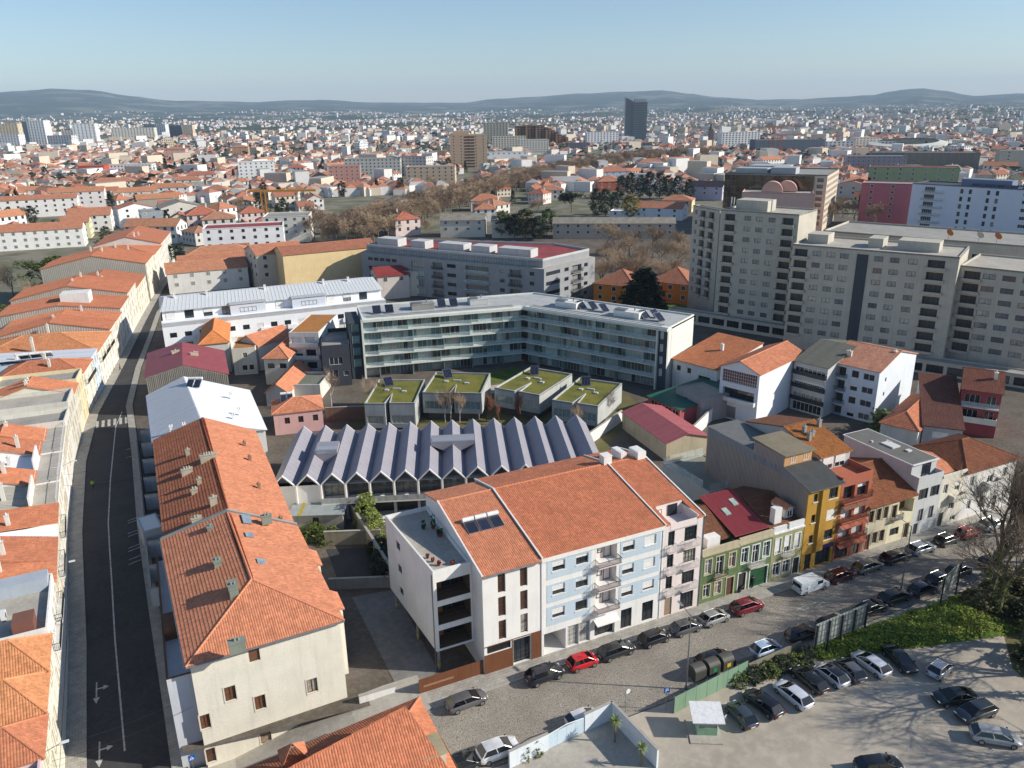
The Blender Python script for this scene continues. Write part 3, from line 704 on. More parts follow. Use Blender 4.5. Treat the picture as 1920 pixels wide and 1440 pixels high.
# brown street fence with planter, below the loggias
t = thing('garden_fence', 'long brown metal panel fence along the pavement below the loggias', 'fence', (*GW(-14.75, .25), 0), GA)
for i in range(5):
 x0 = i*1.52; m = MB(); m.box(x0+.01, 0, .13, x0+1.51, .05, 1.95); m.build('panel', WOOD, t)
m = MB(); m.box(.5, -.02, .8, 4.0, -.003, 1.05); m.build('nameplate', plaster((150, 112, 88), .1, name='pale_brown_panel'), t)
# --- blue and white apartment building ---
B = GP('apartment_building', 'pale blue and white apartment building with tall tiled roof', 'apartment building', [(0.0, 0), (16.6, 0), (16.6, 19), (0.0, 19)])
xs = [(1.43, .55), (4.45, .0), (10.72, .5), (13.74, .0)]
ops = []
for k in range(3):
 for i, (x, s_) in enumerate(xs):
  sh = [[.55, .3, .5, 1], [.6, .35, .55, .95], [.65, 0, .6, .8]][k][i]
  ops.append(Op(x, 10.98-3.08*k, 1.58, 1.27, 'w', sh=sh, d=.16, fr=FRAMED, sill=2))
 ops.append(Op(7.15, 10.35-3.08*k, 2.75, 2.25, 'n', d=1.0, back=PINKP))
ops += [Op(.35, .14, 2.85, 2.85, 'n', d=4.0, back=PINKP), Op(3.45, .14, 1.5, 2.9, 'm', d=.25, fr=LGREY, gl=glass((150, 146, 140), .3, 'grille', .6)), Op(5.0, .14, 1.5, 2.9, 'm', d=.25, fr=LGREY, gl=glass((150, 146, 140), .3, 'grille', .6)),
  Op(7.1, .14, 2.8, 2.2, 'w', d=.5, fr=FRAMED), Op(10.75, .3, 1.55, 2.7, 'w', d=.15, fr=FRAMED), Op(13.8, .4, 1.6, 2.7, 'w', d=.15, fr=FRAMED)]
B.walls(WHITE2, 13.0, {0: ops}, fr=FRAMED)
for k in range(3):
 z = 10.1-3.08*k; z1 = 12.5-3.08*k if k < 2 else 6.5
 for x0, x1, cuts in ((.72, 6.45, [1.43, 4.45]), (10.35, 16.0, [10.72, 13.74])):
  m = MB(); zc0, zc1 = 10.98-3.08*k, 12.25-3.08*k; cur = x0
  for c in cuts: m.box(cur, -.03, z, c-.02, -.004, z1); m.box(c-.02, -.03, z, c+1.6, -.004, zc0-.1); m.box(c-.02, -.03, zc1+.02, c+1.6, -.004, z1); cur = c+1.6
  m.box(cur, -.03, z, x1, -.004, z1); m.build('blue_panel', BLUEP, B.root)
 B.window(0, Op(7.3, 11.1-3.08*k, 1.2, 1.35, 'c', d=.98, fr=FRAMED)); B.window(0, Op(8.7, 10.37-3.08*k, .95, 2.1, 'p', d=.98, fr=FRAMED))
 b = B.balcony(0, 6.95, 9.95, 10.3-3.08*k, .95, 'bars', PINKP, DMETAL, .75, .12)
m = MB()
for x0, x1 in ((-.06, .3), (16.2, 16.58)): MB().box(x0+.07, -.07, .14, x1, -.035, 12.9).build('pilaster', WHITE2, B.root)
ZR = 15.65; k1 = (ZR-13.15)/13.2
B.pitched([[(.16, -.12, 13.1), (16.5, -.12, 13.1), (16.5, 13.2, ZR), (.16, 13.2, ZR)], [(16.5, 19.2, 14.3), (.16, 19.2, 14.3), (.16, 13.2, ZR), (16.5, 13.2, ZR)]], TILE2, fine=2, ridges=[((.16, 13.2, ZR), (16.5, 13.2, ZR))])
m = MB()
for x0, x1 in ((.0, .16), (16.5, 16.64)):
 for (y0, z0, y1, z1) in ((-.14, 13.05, 13.2, ZR), (13.2, ZR, 19.2, 14.3)):
  m.raw([(x0, y0, z0), (x1, y0, z0), (x1, y1, z1), (x0, y1, z1), (x0, y0, z0+.22), (x1, y0, z0+.22), (x1, y1, z1+.22), (x0, y1, z1+.22)], [(0,3,2,1),(4,5,6,7),(0,1,5,4),(1,2,6,5),(2,3,7,6),(3,0,4,7)])
m.build('coping', WHITE2, B.root)
m = MB(); m.poly([(0, 19, 13), (0, 0, 13), (0, 13.2, ZR), (0, 19, 14.3)]); m.poly([(16.6, 0, 13), (16.6, 19, 13), (16.6, 19, 14.3), (16.6, 13.2, ZR)]); m.poly([(16.6, 19, 13), (0, 19, 13), (0, 19, 14.25), (16.6, 19, 14.25)]); m.build('gable_wall', WHITE2, B.root)
m = MB(); m.box(15.9, 12.9, ZR, 17.1, 14.1, ZR+1.1); m.box(15.85, 12.85, ZR+1.1, 17.15, 14.15, ZR+1.2); m.build('chimney', WHITE2, B.roof)
m = MB(); m.box(0, -.16, 12.55, 16.58, -.01, 13.06); m.build('fascia', WHITE2, B.root)
for k in range(3):   # drying racks beside the stair
 m = MB(); z = 9.9-3.08*k
 for j in range(5): m.tube((6.5, -.25-.2*j, z), (6.95, -.25-.2*j, z), .015, n=4)
 m.tube((6.5, 0, z), (6.5, -1.1, z), .02, n=4); m.tube((6.5, 0, z-.8), (6.5, -1.1, z), .02, n=4); m.build('drying_rack', METAL, B.root)
m = MB(); m.raw([(6.9, 0, 2.75), (10.1, 0, 2.75), (10.1, -1.0, 2.45), (6.9, -1.0, 2.45), (6.9, 0, 2.85), (10.1, 0, 2.85), (10.1, -1.0, 2.55), (6.9, -1.0, 2.55)], [(0,1,2,3),(7,6,5,4),(3,2,6,7),(0,3,7,4),(2,1,5,6)]); m.build('canopy', WHITE2, B.root)
BLUE = B
# --- pink-white end building ---
B = GP('apartment_building', 'narrow pale pink building with barred balconies and roof loggia', 'apartment building', [(16.64, -.02), (22.4, -.02), (22.4, 19), (16.64, 19)])
ops = []
for k in range(3):
 z = 10.05-3.03*k; ops += [Op(.45, z, .95, 1.95, 'x', fr=FRAMED), Op(2.85, z, 1.85, 1.95, 'm', fr=FRAMED)]
ops += [Op(.45, .14, 1.1, 2.7, 'd', dc=flat((150, 130, 106), .6, name='wood_door')), Op(2.8, .3, 2.0, 2.9, 'm', fr=FRAMED)]
B.walls(PINKP, 13.05, {0: ops})
for k in range(3):
 z = 10.05-3.03*k
 for s0, s1 in ((.3, 1.55), (2.65, 4.95)): B.balcony(0, s0, s1, z-.75, .5, 'bars', PINKP, LGREY, 1.0, .1)
e0, x0, x1, yb, zt = 13.05, .62, 4.75, 3.3, 13.05+3.3*.189
sl = [[(.02, -.12, 13.05), (x0, -.12, 13.05), (x0, yb, zt+.05), (.02, yb, zt+.05)], [(x1, -.12, 13.05), (5.6, -.12, 13.05), (5.6, yb, zt+.05), (x1, yb, zt+.05)], [(.02, yb, zt+.05), (5.6, yb, zt+.05), (5.6, 13.2, 15.6), (.02, 13.2, 15.6)], [(5.6, 19.2, 14.3), (.02, 19.2, 14.3), (.02, 13.2, 15.6), (5.6, 13.2, 15.6)]]
B.pitched(sl, TILE2, fine=2, ridges=[((.0, 13.2, 15.6), (5.6, 13.2, 15.6))])
m = MB(); m.box(x0, 0, 12.0, x1, yb, 12.15); m.box(x0, 0, 12.15, x0+.12, yb, 13.2); m.box(x1-.12, 0, 12.15, x1, yb, 13.4); m.box(x0+.12, yb-.12, 12.15, x1-.12, yb, zt+.12); m.build('roof_loggia', PINKP, B.root)
w_ = Op(1.15, 12.2, .5, 1.1, 'p', d=yb+.08-.2, fr=FRAMED); B.window(0, Op(2.5, 12.16, 1.4, 1.5, 'w', d=yb-.2, fr=FRAMED)); B.window(0, w_)
m = MB()
for (y0, z0, y1, z1) in ((-.14, 13.0, 13.2, 15.6), (13.2, 15.6, 19.2, 14.3)):
 m.raw([(5.6, y0, z0), (5.78, y0, z0), (5.78, y1, z1), (5.6, y1, z1), (5.6, y0, z0+.2), (5.78, y0, z0+.2), (5.78, y1, z1+.2), (5.6, y1, z1+.2)], [(0,3,2,1),(4,5,6,7),(0,1,5,4),(1,2,6,5),(2,3,7,6),(3,0,4,7)])
m.poly([(5.76, 0, 13), (5.76, 19, 13), (5.76, 19, 14.3), (5.76, 13.2, 15.6)]); m.build('coping', WHITE2, B.root)
for (x, y, a, b, h) in ((4.9, 13.6, 1.3, 2.2, 1.3), (2.9, 15.0, .9, 2.4, 1.0)):
 m = MB(); m.box(x-a/2, y-b/2, 14.3, x+a/2, y+b/2, 15.4+h*.9); m.box(x-a/2+.15, y-b/2+.15, 15.4+h*.9, x+a/2-.15, y+b/2-.15, 15.42+h*.9); m.build('chimney', WHITE2, B.roof)
pipe_part(B, 0, 5.68, .1, 13)
# --- cream corner house with the hipped roof ---
CR = [(-36.6, 2.9), (-21.9, 3.4), (-22.4, 25.2), (-37.7, 29.0)]
B = GP('corner_house', 'large cream rendered house with new orange hipped roof and brown windows', 'house', CR)
CREAMW = plaster((224, 218, 202), .25, name='cream_render')
wf = [(465, 1220, 488, 1237, 'p'), (417, 1275, 441, 1307, 'c'), (473, 1285, 498, 1323, 'c'), (572, 1256, 596, 1291, 'c'), (367, 1323, 393, 1360, 'c'), (580, 1320, 602, 1350, 'c'), (484, 1352, 508, 1386, 't'), (378, 1388, 405, 1422, 't')]
ops = []
for a in wf:
 o = B.px(0, *a[:4], a[4], fr=FRAMEB, gl=glass((112, 78, 58), .2, 'curtain_glass', .12)); o.s += .0; o.w = max(1.05, o.w)
 if a[4] != 'p': o.z -= .25; o.h = 1.7
 ops.append(o)
B.walls(CREAMW, 10.0, {0: ops}, fr=FRAMEB, zb=-3.2)
for o in ops[1:]:
 m = MB(); t_ = .14
 m.box(o.s-t_, -.04, o.z-t_, o.s+o.w+t_, -.003, o.z-.01); m.box(o.s-t_, -.04, o.z+o.h+.01, o.s+o.w+t_, -.003, o.z+o.h+t_); m.box(o.s-t_, -.04, o.z-.01, o.s-.01, -.003, o.z+o.h+.01); m.box(o.s+o.w+.01, -.04, o.z-.01, o.s+o.w+t_, -.003, o.z+o.h+.01)
 m.build('window_surround', plaster((214, 206, 190), .25, name='stone_trim'), B.root, rz=atan2(.5, 14.7))
loc = lambda p, z: (p[0]-CR[0][0], p[1]-CR[0][1], z)
ov = [(-37.0, 2.45), (-21.5, 3.0), (-22.05, 25.4), (-38.1, 29.3)]
a_, b_ = loc((-29.45, 10.4), 12.9), loc((-30.05, 27.3), 12.9); e = [loc(p, 9.95) for p in ov]
B.pitched([[e[0], e[1], a_], [e[1], e[2], b_, a_], [e[3], e[0], a_, b_]], TILE, fine=2, course=.38, ridges=[(e[0], a_), (e[1], a_), (a_, b_)])
m = MB(); m.poly([loc(CR[2], 9.9), loc(CR[3], 9.9), b_]); m.build('gable_wall', CREAMW, B.root)
m = MB(); p, q = e[0], e[1]; m.tube((p[0], p[1]-.08, 9.88), (q[0], q[1]-.08, 9.88), .09, n=8); m.tube((e[3][0]-.06, e[3][1], 9.88), (p[0]-.06, p[1], 9.88), .09, n=8); m.build('gutter', METAL, B.root)
GCH = plaster((134, 140, 128), .3, name='green_grey_render')
def chim_px(u, v, z, w, d, h, pots=2, dz=.5):
 x, y = B.loc(*P(u, v, z)); return B.chimney(x, y, z-dz-.8, z+h, w, d, GCH, pots)
def roofz(x, y):   # west slope
 return 9.95+(12.9-9.95)*max(0, min(1, (x+.4)/7.4))
for (u, v, w, d, h, pt) in ((438, 1110, .9, 2.0, .9, 2), (408, 1055, .8, 1.2, .7, 2), (394, 990, .7, .9, .6, 1), (444, 1205, 1.5, .9, .5, 2), (500, 975, 1.2, .6, .5, 2)):
 x, y = B.loc(*P(u, v, 12.2)); z = roofz(x, y) if x < 7 else (11.0 if v > 1150 else 12.3); B.chimney(x, y, z-.6, z+h, w, d, GCH, pt)
m = MB()
for (u, v, w, d) in ((463, 979, 2.4, .5), (469, 1010, 1.1, .45), (491, 1058, 1.1, .45)):
 x, y = B.loc(*P(u, v, 12.0)); z = 12.9-(x-7.1)*.39+.06
 m.raw([(x-d, y-w/2, z+d*.39), (x+d, y-w/2, z-d*.39), (x+d, y+w/2, z-d*.39), (x-d, y+w/2, z+d*.39), (x-d, y-w/2, z+d*.39+.12), (x+d, y-w/2, z-d*.39+.12), (x+d, y+w/2, z-d*.39+.12), (x-d, y+w/2, z+d*.39+.12)], [(4,5,6,7),(0,1,5,4),(1,2,6,5),(2,3,7,6),(3,0,4,7)])
m.build('skylight', glass((120, 132, 140), .4, 'skylight_glass', .15), B.roof)
m = MB(); b0 = loc(ov[3], 0); b1 = loc(ov[2], 0)
for p, q in (((b0[0], b0[1], 9.9), (b_[0], b_[1], 12.95)), ((b_[0], b_[1], 12.95), (b1[0], b1[1], 9.9))): m.beam((p[0], p[1]+.15, p[2]-.2), (q[0], q[1]+.15, q[2]-.2), .35, .55)
m.build('parapet', plaster((150, 152, 150), .4, name='zinc_wall'), B.root)
for (y0, y1) in ((4.2, 7.6), (14.2, 17.6)):    # side bays with orange lean-to roofs
 x0 = 14.65-.024*y0; m = MB(); m.box(x0, y0, 0, x0+1.25, y1, 8.6); m.build('side_bay', CREAMW, B.root)
 base, til = MB(), MB(); slope(base, til, [(x0+1.45, y0-.1, 8.55), (x0+1.45, y1+.1, 8.55), (x0+.02, y1+.1, 9.4), (x0+.02, y0-.1, 9.4)], 2); o_ = base.build('bay_roof', TILE, B.root); til.build('roof_tiles', TILE, o_, kind='stuff')
HOUSE1 = B
m = MB(); m.box(-2.3, .9, -3.2, -.02, 26, 7.4); m.box(-2.3, .9, 7.4, -2.15, 26, 8.2); m.box(-2.15, .9, 7.4, -.02, 1.05, 8.2)
m.build('side_terrace', plaster((196, 200, 206), .25, name='terrace_render'), B.root)
m = MB(); m.box(-2.32, .86, 8.2, -2.1, 26, 8.26); m.box(-2.1, .86, 8.2, -.03, 1.08, 8.26); m.build('terrace_coping', WOOD, B.root)
m = MB(); m.box(-2.1, 8.5, 7.42, -.1, 11.5, 8.9); m.build('terrace_shed', TILEBR, B.root)
# --- older long house behind, half mossy tiles ---
LR = [(-37.5, 28.6), (-22.6, 25.6), (-22.4, 62.0), (-37.6, 65.2)]
B = GP('terraced_house', 'long house with weathered brown and fresh orange tile slopes', 'house', LR)
B.walls(OFFW, 9.6, {})
loc = lambda p, z: (p[0]-LR[0][0], p[1]-LR[0][1], z)
e = [loc((-37.8, 29.3), 9.6), loc((-22.2, 25.5), 9.6), loc((-22.1, 62.0), 9.6), loc((-37.9, 65.4), 9.6)]; a_, b_ = loc((-29.8, 27.4), 12.75), loc((-30.05, 63.6), 12.75)
B.pitched([[e[1], e[2], b_, a_]], TILE, fine=2); B.pitched([[e[3], e[0], a_, b_]], TILEOLD, fine=2, course=.42, ridges=[(a_, b_)])
m = MB(); m.poly([e[0], e[1], a_]); m.poly([e[2], e[3], b_]); m.build('gable_wall', OFFW, B.root)
for (u, v, w, d, h, pt) in ((352, 848, .6, .6, 1.0, 1), (350, 880, 1.5, .7, .9, 3), (392, 868, 2.2, .8, .9, 4), (374, 905, .6, .5, .9, 1), (364, 918, .8, .6, .7, 2), (402, 950, .9, .5, 1.2, 1), (368, 972, 1.2, .8, .9, 2)):
 x, y = B.loc(*P(u, v, 12)); z = 9.6+3.15*max(0, min(1, x/7.6)); B.chimney(x, y, z-.6, z+h, w, d, plaster((176, 168, 150), .5, name='old_render'), pt)
for (u, v) in ((458, 830), (468, 857), (485, 910), (525, 967)):
 x, y = B.loc(*P(u, v, 11.3)); z = 12.75-(x-7.7)*.42; B.chimney(x, y, z-.4, z+.7, .4, .4, plaster((150, 120, 96), .5, name='clay_render'), 1)
# --- white metal roofed house ---
WR = [(-37.9, 67.0), (-20.3, 64.0), (-20.0, 86.0), (-38.1, 91.5)]
B = GP('terraced_house', 'house with white ribbed metal roof beside the dark street', 'house', WR)
MET = corr((206, 210, 214), .35, .15, .5, rough=.4); METW = flat((236, 238, 240), .45, name='white_membrane', var=.04)
B.walls(WHITE, 8.8, {1: [Op(1.5+i*2.6, 5.2+3*0, 2.0, 2.4, 'w', fr=FRAMED) for i in range(8)]+[Op(1.5+i*2.6, 1.6, 2.0, 2.2, 'w') for i in range(8)]})
loc = lambda p, z: (p[0]-WR[0][0], p[1]-WR[0][1], z)
e = [loc((-38.2, 66.2), 8.8), loc((-20.0, 63.6), 8.8), loc((-19.8, 86.2), 8.8), loc((-38.4, 92), 8.8)]; a_, b_ = loc((-29.95, 64.7), 11.3), loc((-31.1, 93.2), 11.3)
B.pitched([[e[3], e[0], a_, b_]], MET, fine=0); B.pitched([[e[1], e[2], b_, a_]], METW, fine=0)
m = MB(); m.poly([e[0], e[1], a_]); m.poly([e[2], e[3], b_]); m.build('gable_wall', WHITE, B.root)
ribs = MB(); n_ = 46
for i in range(1, n_):
 t_ = i/n_; p = [e[0][k]+(a_[k]-e[0][k])*t_ for k in range(3)]; q = [e[3][k]+(b_[k]-e[3][k])*t_ for k in range(3)]; ribs.beam((p[0], p[1], p[2]+.005), (q[0], q[1], q[2]+.005), .07, .05)
ribs.build('roof_ribs', MET, B.roof, kind='stuff')
for (u, v, h) in ((432, 735, 1.1), (448, 765, 1.3), (437, 775, .8), (320, 800, .9), (345, 800, .8)):
 x, y = B.loc(*P(u, v, 11)); z = 11.3-abs(x-7.6)*.27; B.chimney(x, y, z-.3, z+h, .45, .4, WHITE, 2)
solar('pair of blue solar collectors on the white metal roof', B, 6.6, 19.2, 11.0, 1.25, 2.1, R(30), R(-25), 2, True)
# --- crimson roofed house with ribbed grey gable ---
a, b, c = P(276, 705, 8.6), P(430, 705, 8.6), P(418, 655, 8.6)
FIB = corr((168, 160, 146), .5, .45, 1.0, name='fibre_cement'); 
RW = [(-37.9, 92.5), (-20.3, 90.5), (-19.8, 104), (-37.6, 107.5)]
RW[0] = G(273, 708, 8.5); RW[1] = G(427, 702, 8.5); RW[2] = G(418, 657, 8.5); RW[3] = (RW[0][0]+RW[2][0]-RW[1][0], RW[0][1]+RW[2][1]-RW[1][1])
B = GP('terraced_house', 'house with crimson sheet roof and ribbed grey gable wall', 'house', RW)
B.walls(FIB, 8.4, {})
loc = lambda p, z: (p[0]-RW[0][0], p[1]-RW[0][1], z)
mid = lambda p, q, k=.5: (p[0]+(q[0]-p[0])*k, p[1]+(q[1]-p[1])*k)
CRIM = flat((150, 74, 76), .55, name='crimson_sheet', var=.12, scale=.6)
a_, b_ = loc(mid(RW[0], RW[1], .47), 10.9), loc(mid(RW[3], RW[2], .47), 10.9); e = [loc(p, 8.5) for p in RW]
ex = lambda p, q, r: tuple(p[i]+(p[i]-q[i])*r for i in range(3))
B.pitched([[ex(e[3], e[2], .02), ex(e[0], e[1], .02), a_, b_], [ex(e[1], e[0], .02), ex(e[2], e[3], .02), b_, a_]], CRIM, fine=0)
m = MB(); m.poly([e[0], e[1], a_], 0, [(0, 0), (16, 0), (8, 2)]); m.poly([e[2], e[3], b_]); m.build('gable_wall', FIB, B.root)
gr = MB(); n_ = 44
for i in range(n_):   # standing ribs of the gable sheeting
 t_ = (i+.5)/n_; x, y = e[0][0]+(e[1][0]-e[0][0])*t_, e[0][1]+(e[1][1]-e[0][1])*t_; zt = 8.5+2.4*(t_/.47 if t_ < .47 else (1-t_)/.53)
 gr.box(x-.07, y-.09, 3.5, x+.07, y-.01, max(3.6, zt-.12))
gr.build('ribbed_sheeting', FIB, B.root, kind='stuff')
for (u, v) in ((330, 665), (365, 668)):
 x, y = B.loc(*P(u, v, 10)); B.chimney(x, y, 9.6, 10.9, 1.6, .5, plaster((190, 180, 160), .3, name='pale_block'), 1)
# --- low house at the bottom edge, orange hipped roofs ---
PL = lambda pts, z: [G(u, v, z) for u, v in pts]
fa, fb, fc = G(440, 1440, 4.6), G(786, 1306, 4.6), G(845, 1420, 4.6)
B = GP('low_house', 'low house with dark and orange tile slopes by the lane', 'house', [(fa[0]-6, fa[1]-9.5), (fc[0]+.3, fa[1]-9.5), (fc[0]+.1, fb[1]-4.8), (fb[0]-.4, fb[1]-.4), (fa[0]-6, fa[1]-.9)])
B.walls(WHITE, 4.4, {}, zb=-3)
L0 = B.pts[0]; loc2 = lambda p, z: (p[0]-(fa[0]-6), p[1]-(fa[1]-9.5), z)
lw_, lx = loc2((fa[0]-6.2, fa[1]-1.2), 4.5), loc2(fb, 4.5); r1 = loc2(G(697, 1375, 6.8), 6.8); r2 = loc2(G(757, 1350, 6.2), 6.2)
rl = (lw_[0], lw_[1]-6.0, 7.0); sc_ = loc2(G(842, 1415, 4.5), 4.5); sb = (sc_[0], sc_[1]-7, 4.5)
B.pitched([[lx, lw_, rl, r2]], TILEOLD, fine=2, course=.34)
B.pitched([[sc_, lx, r2], [(lw_[0], lw_[1]-12, 4.5), sb, r2, rl], [sb, sc_, r2]], TILE2, fine=2, ridges=[(lx, r2), (r2, sc_), (r2, rl)])
x, y = B.loc(*P(805, 1405, 6)); m = MB(); m.box(x-1.0, y-1.6, 3.5, x+1.0, y+.8, 6.6); m.build('chimney', plaster((206, 198, 180), .5, name='old_white_render'), B.roof)
m = MB(); m.box(x-1.15, y-1.75, 6.6, x+1.15, y+.95, 6.72); m.build('chimney_cap', plaster((170, 158, 128), .6, name='lichen_slab'), B.roof)
for (u, v) in ((550, 1415),):
 x, y = B.loc(*P(u, v, 6)); base, til = MB(), MB(); dz = 6.2
 slope(base, til, [(x+1.2, y+1.2, 6.0), (x+1.2, y-1.2, 6.0), (x, y, 7.3)], 2); slope(base, til, [(x-1.2, y+1.2, 6.0), (x+1.2, y+1.2, 6.0), (x, y, 7.3)], 2); slope(base, til, [(x-1.2, y-1.2, 6.0), (x-1.2, y+1.2, 6.0), (x, y, 7.3)], 2)
 o_ = base.build('dormer', TILE2, B.roof); 
 til.build('dormer_tiles', TILE2, B.roof, kind='stuff')
def gb(name, label, cat, x0, x1, y0, y1, **kw): return GP(name, label, cat, [(x0+.01, y0), (x1-.01, y0), (x1-.01, y1), (x0+.01, y1)], **kw)
def surround(B, e, o, mat, t=.12, pr=.05):
 p, d, L = B.edge(e); m = MB()
 m.box(o.s-t, -pr, o.z-t, o.s+o.w+t, -.003, o.z-.01); m.box(o.s-t, -pr, o.z+o.h+.01, o.s+o.w+t, -.003, o.z+o.h+t); m.box(o.s-t, -pr, o.z-.01, o.s-.01, -.003, o.z+o.h+.01); m.box(o.s+o.w+.01, -pr, o.z-.01, o.s+o.w+t, -.003, o.z+o.h+.01)
 m.build('window_surround', mat, B.root, loc=(p[0], p[1], 0), rz=atan2(d[1], d[0]))
def tile_wall(c, c2, s=.16):
 t = NT('glazed_tile'); br = t.n('TexChecker'); br.inputs['Scale'].default_value = 1/s; br.inputs[1].default_value = (*srgb(c), 1); br.inputs[2].default_value = (*srgb(c2), 1); t.l(t.map('Object', 1.0), br.inputs[0])
 n = t.noise(t.map('Object', 1.0), 1.2, 4); return t.out(t.mix(br.outputs[0], t.ramp(n, [(.3, .75), (.7, 1.1)]), 1.0, 'MULTIPLY'), .3, 0, .5)
GREENT = tile_wall((92, 116, 74), (116, 134, 96)); OLIVE = tile_wall((176, 172, 130), (150, 150, 104)); STONE = plaster((190, 178, 150), .4, name='stone_trim')
# green tiled house
B = gb('terraced_house', 'green tiled house with cream window surrounds beside the pink building', 'house', 22.5, 28.4, .1, 12)
up = [Op(.6, 4.3, 1.0, 2.1, 'x', fr=FRAMEW), Op(2.4, 3.7, 1.1, 2.7, 'x'), Op(4.4, 4.3, 1.0, 2.1, 'x', gl=glass((150, 120, 96), .1, 'boarded', .5))]
dn = [Op(.6, .9, 1.0, 1.8, 'x'), Op(2.4, .9, 1.0, 1.8, 'x', gl=glass((150, 120, 96), .1, 'boarded', .5)), Op(4.3, .15, 1.1, 2.6, 'd', dc=flat((96, 66, 50), .6, name='old_door'))]
B.walls(GREENT, 7.3, {0: up+dn})
for o in up+dn: surround(B, 0, o, STONE, .16)
B.balcony(0, 2.0, 4.0, 3.6, .55, 'bars', STONE, DMETAL, .95, .12)
m = MB(); m.box(-.0, -.18, 7.0, 5.86, -.005, 7.25); m.box(0, -.08, 7.25, 5.86, .2, 7.95); m.build('cornice', STONE, B.root)
B.pitched([[(.0, 1.6, 7.6), (5.8, 1.6, 7.6), (5.8, 7, 9.6), (.0, 7, 9.6)], [(5.8, 11.9, 7.8), (0, 11.9, 7.8), (0, 7, 9.6), (5.8, 7, 9.6)]], TILEBR, fine=2)
m = MB(); m.box(1.2, .6, 7.3, 3.2, 1.8, 8.9); m.build('dormer', WHITE, B.roof)
# green house with garage and crimson corrugated roof
B = gb('terraced_house', 'green tiled house with garage door and crimson corrugated roof with skylights', 'house', 28.4, 34.0, .1, 12)
up = [Op(.5, 4.3, 1.05, 2.2, 'x'), Op(2.3, 3.6, 1.05, 2.9, 'x'), Op(4.1, 4.3, 1.05, 2.2, 'x')]; dn = [Op(.3, .15, 1.2, 2.7, 'd', dc=flat((62, 56, 52), .6)), Op(2.2, .15, 2.9, 2.7, 'g', dc=flat((40, 88, 56), .5, name='green_garage'))]
B.walls(GREENT, 7.5, {0: up+dn})
for o in up+dn: surround(B, 0, o, FRAMEW, .15)
B.balcony(0, 1.7, 4.1, 3.5, .6, 'bars', STONE, FRAMEW, .95, .12)
m = MB(); m.box(0, -.18, 7.1, 5.56, -.005, 7.35); m.box(0, -.06, 7.35, 5.56, .2, 8.1); m.build('cornice', STONE, B.root)
REDC = corr((164, 74, 80), .25, .15, .8, name='crimson_corrugated')
B.pitched([[(.1, 1.0, 7.9), (5.5, 1.0, 7.9), (5.5, 8.6, 10.1), (.1, 8.6, 10.1)]], REDC, fine=0)
rb = MB(); 
for i in range(28): x = .15+i*.195; rb.beam((x, 1.0, 7.91), (x, 8.6, 10.11), .07, .05)
rb.build('corrugation', REDC, B.roof, kind='stuff')
for x, y in ((1.4, 4.4), (3.6, 5.6)):
 z = 7.9+(y-1)*.2895; m = MB(); m.raw([(x, y, z), (x+.8, y, z), (x+.8, y+1.2, z+.35), (x, y+1.2, z+.35), (x, y, z+.16), (x+.8, y, z+.16), (x+.8, y+1.2, z+.51), (x, y+1.2, z+.51)], [(4,5,6,7),(0,1,5,4),(1,2,6,5),(2,3,7,6),(3,0,4,7)]); m.build('skylight', glass((150, 168, 160), .2, 'pale_skylight', .2), B.roof)
# olive house with a roof dormer
B = gb('terraced_house', 'olive and white house with white shutters and tiny orange dormer', 'house', 34.0, 39.3, .1, 12)
up = [Op(.5, 4.2, .95, 2.2, 'c', sh=.9), Op(2.1, 3.7, 1.0, 2.7, 'c', sh=.6), Op(3.8, 4.2, .95, 2.2, 'c', sh=.9)]; dn = [Op(.5, .8, 1.2, 1.9, 'x'), Op(2.2, .8, 1.2, 1.9, 'x'), Op(4.0, .15, 1.0, 2.5, 'd', dc=flat((50, 54, 52), .5))]
B.walls(OLIVE, 7.6, {0: up+dn})
for o in up+dn: surround(B, 0, o, FRAMEW, .13)
B.balcony(0, 1.7, 3.6, 3.6, .5, 'bars', STONE, FRAMEW, .9, .1)
m = MB(); m.box(0, -.2, 7.2, 5.26, -.005, 7.4); m.box(0, -.06, 7.4, 2.2, .2, 8.2); m.box(2.6, -.06, 7.4, 5.2, .2, 8.3); m.build('cornice', FRAMEW, B.root)
B.pitched([[(0, .8, 7.7), (5.2, .8, 7.7), (5.2, 6, 9.6), (0, 6, 9.6)], [(5.2, 11.8, 7.8), (0, 11.8, 7.8), (0, 6, 9.6), (5.2, 6, 9.6)]], TILEBR, fine=1)
m = MB(); m.box(3.2, 1.6, 7.8, 4.6, 4.2, 9.5); m.build('dormer', WHITE, B.roof)
base, til = MB(), MB(); slope(base, til, [(3.1, 4.2, 9.4), (3.1, 1.4, 9.4), (3.9, 1.4, 9.9), (3.9, 4.2, 9.9)], 2); slope(base, til, [(4.7, 1.4, 9.4), (4.7, 4.2, 9.4), (3.9, 4.2, 9.9), (3.9, 1.4, 9.9)], 2)
o_ = base.build('dormer_roof', TILE, B.roof); til.build('dormer_tiles', TILE, B.roof, kind='stuff')
B.window(0, Op(3.45, 8.2, .9, 1.0, 'c', d=1.45))
m = MB(); m.box(.9, 1.0, 8.0, 2.1, 1.9, 10.2); m.build('chimney', WHITE, B.roof)
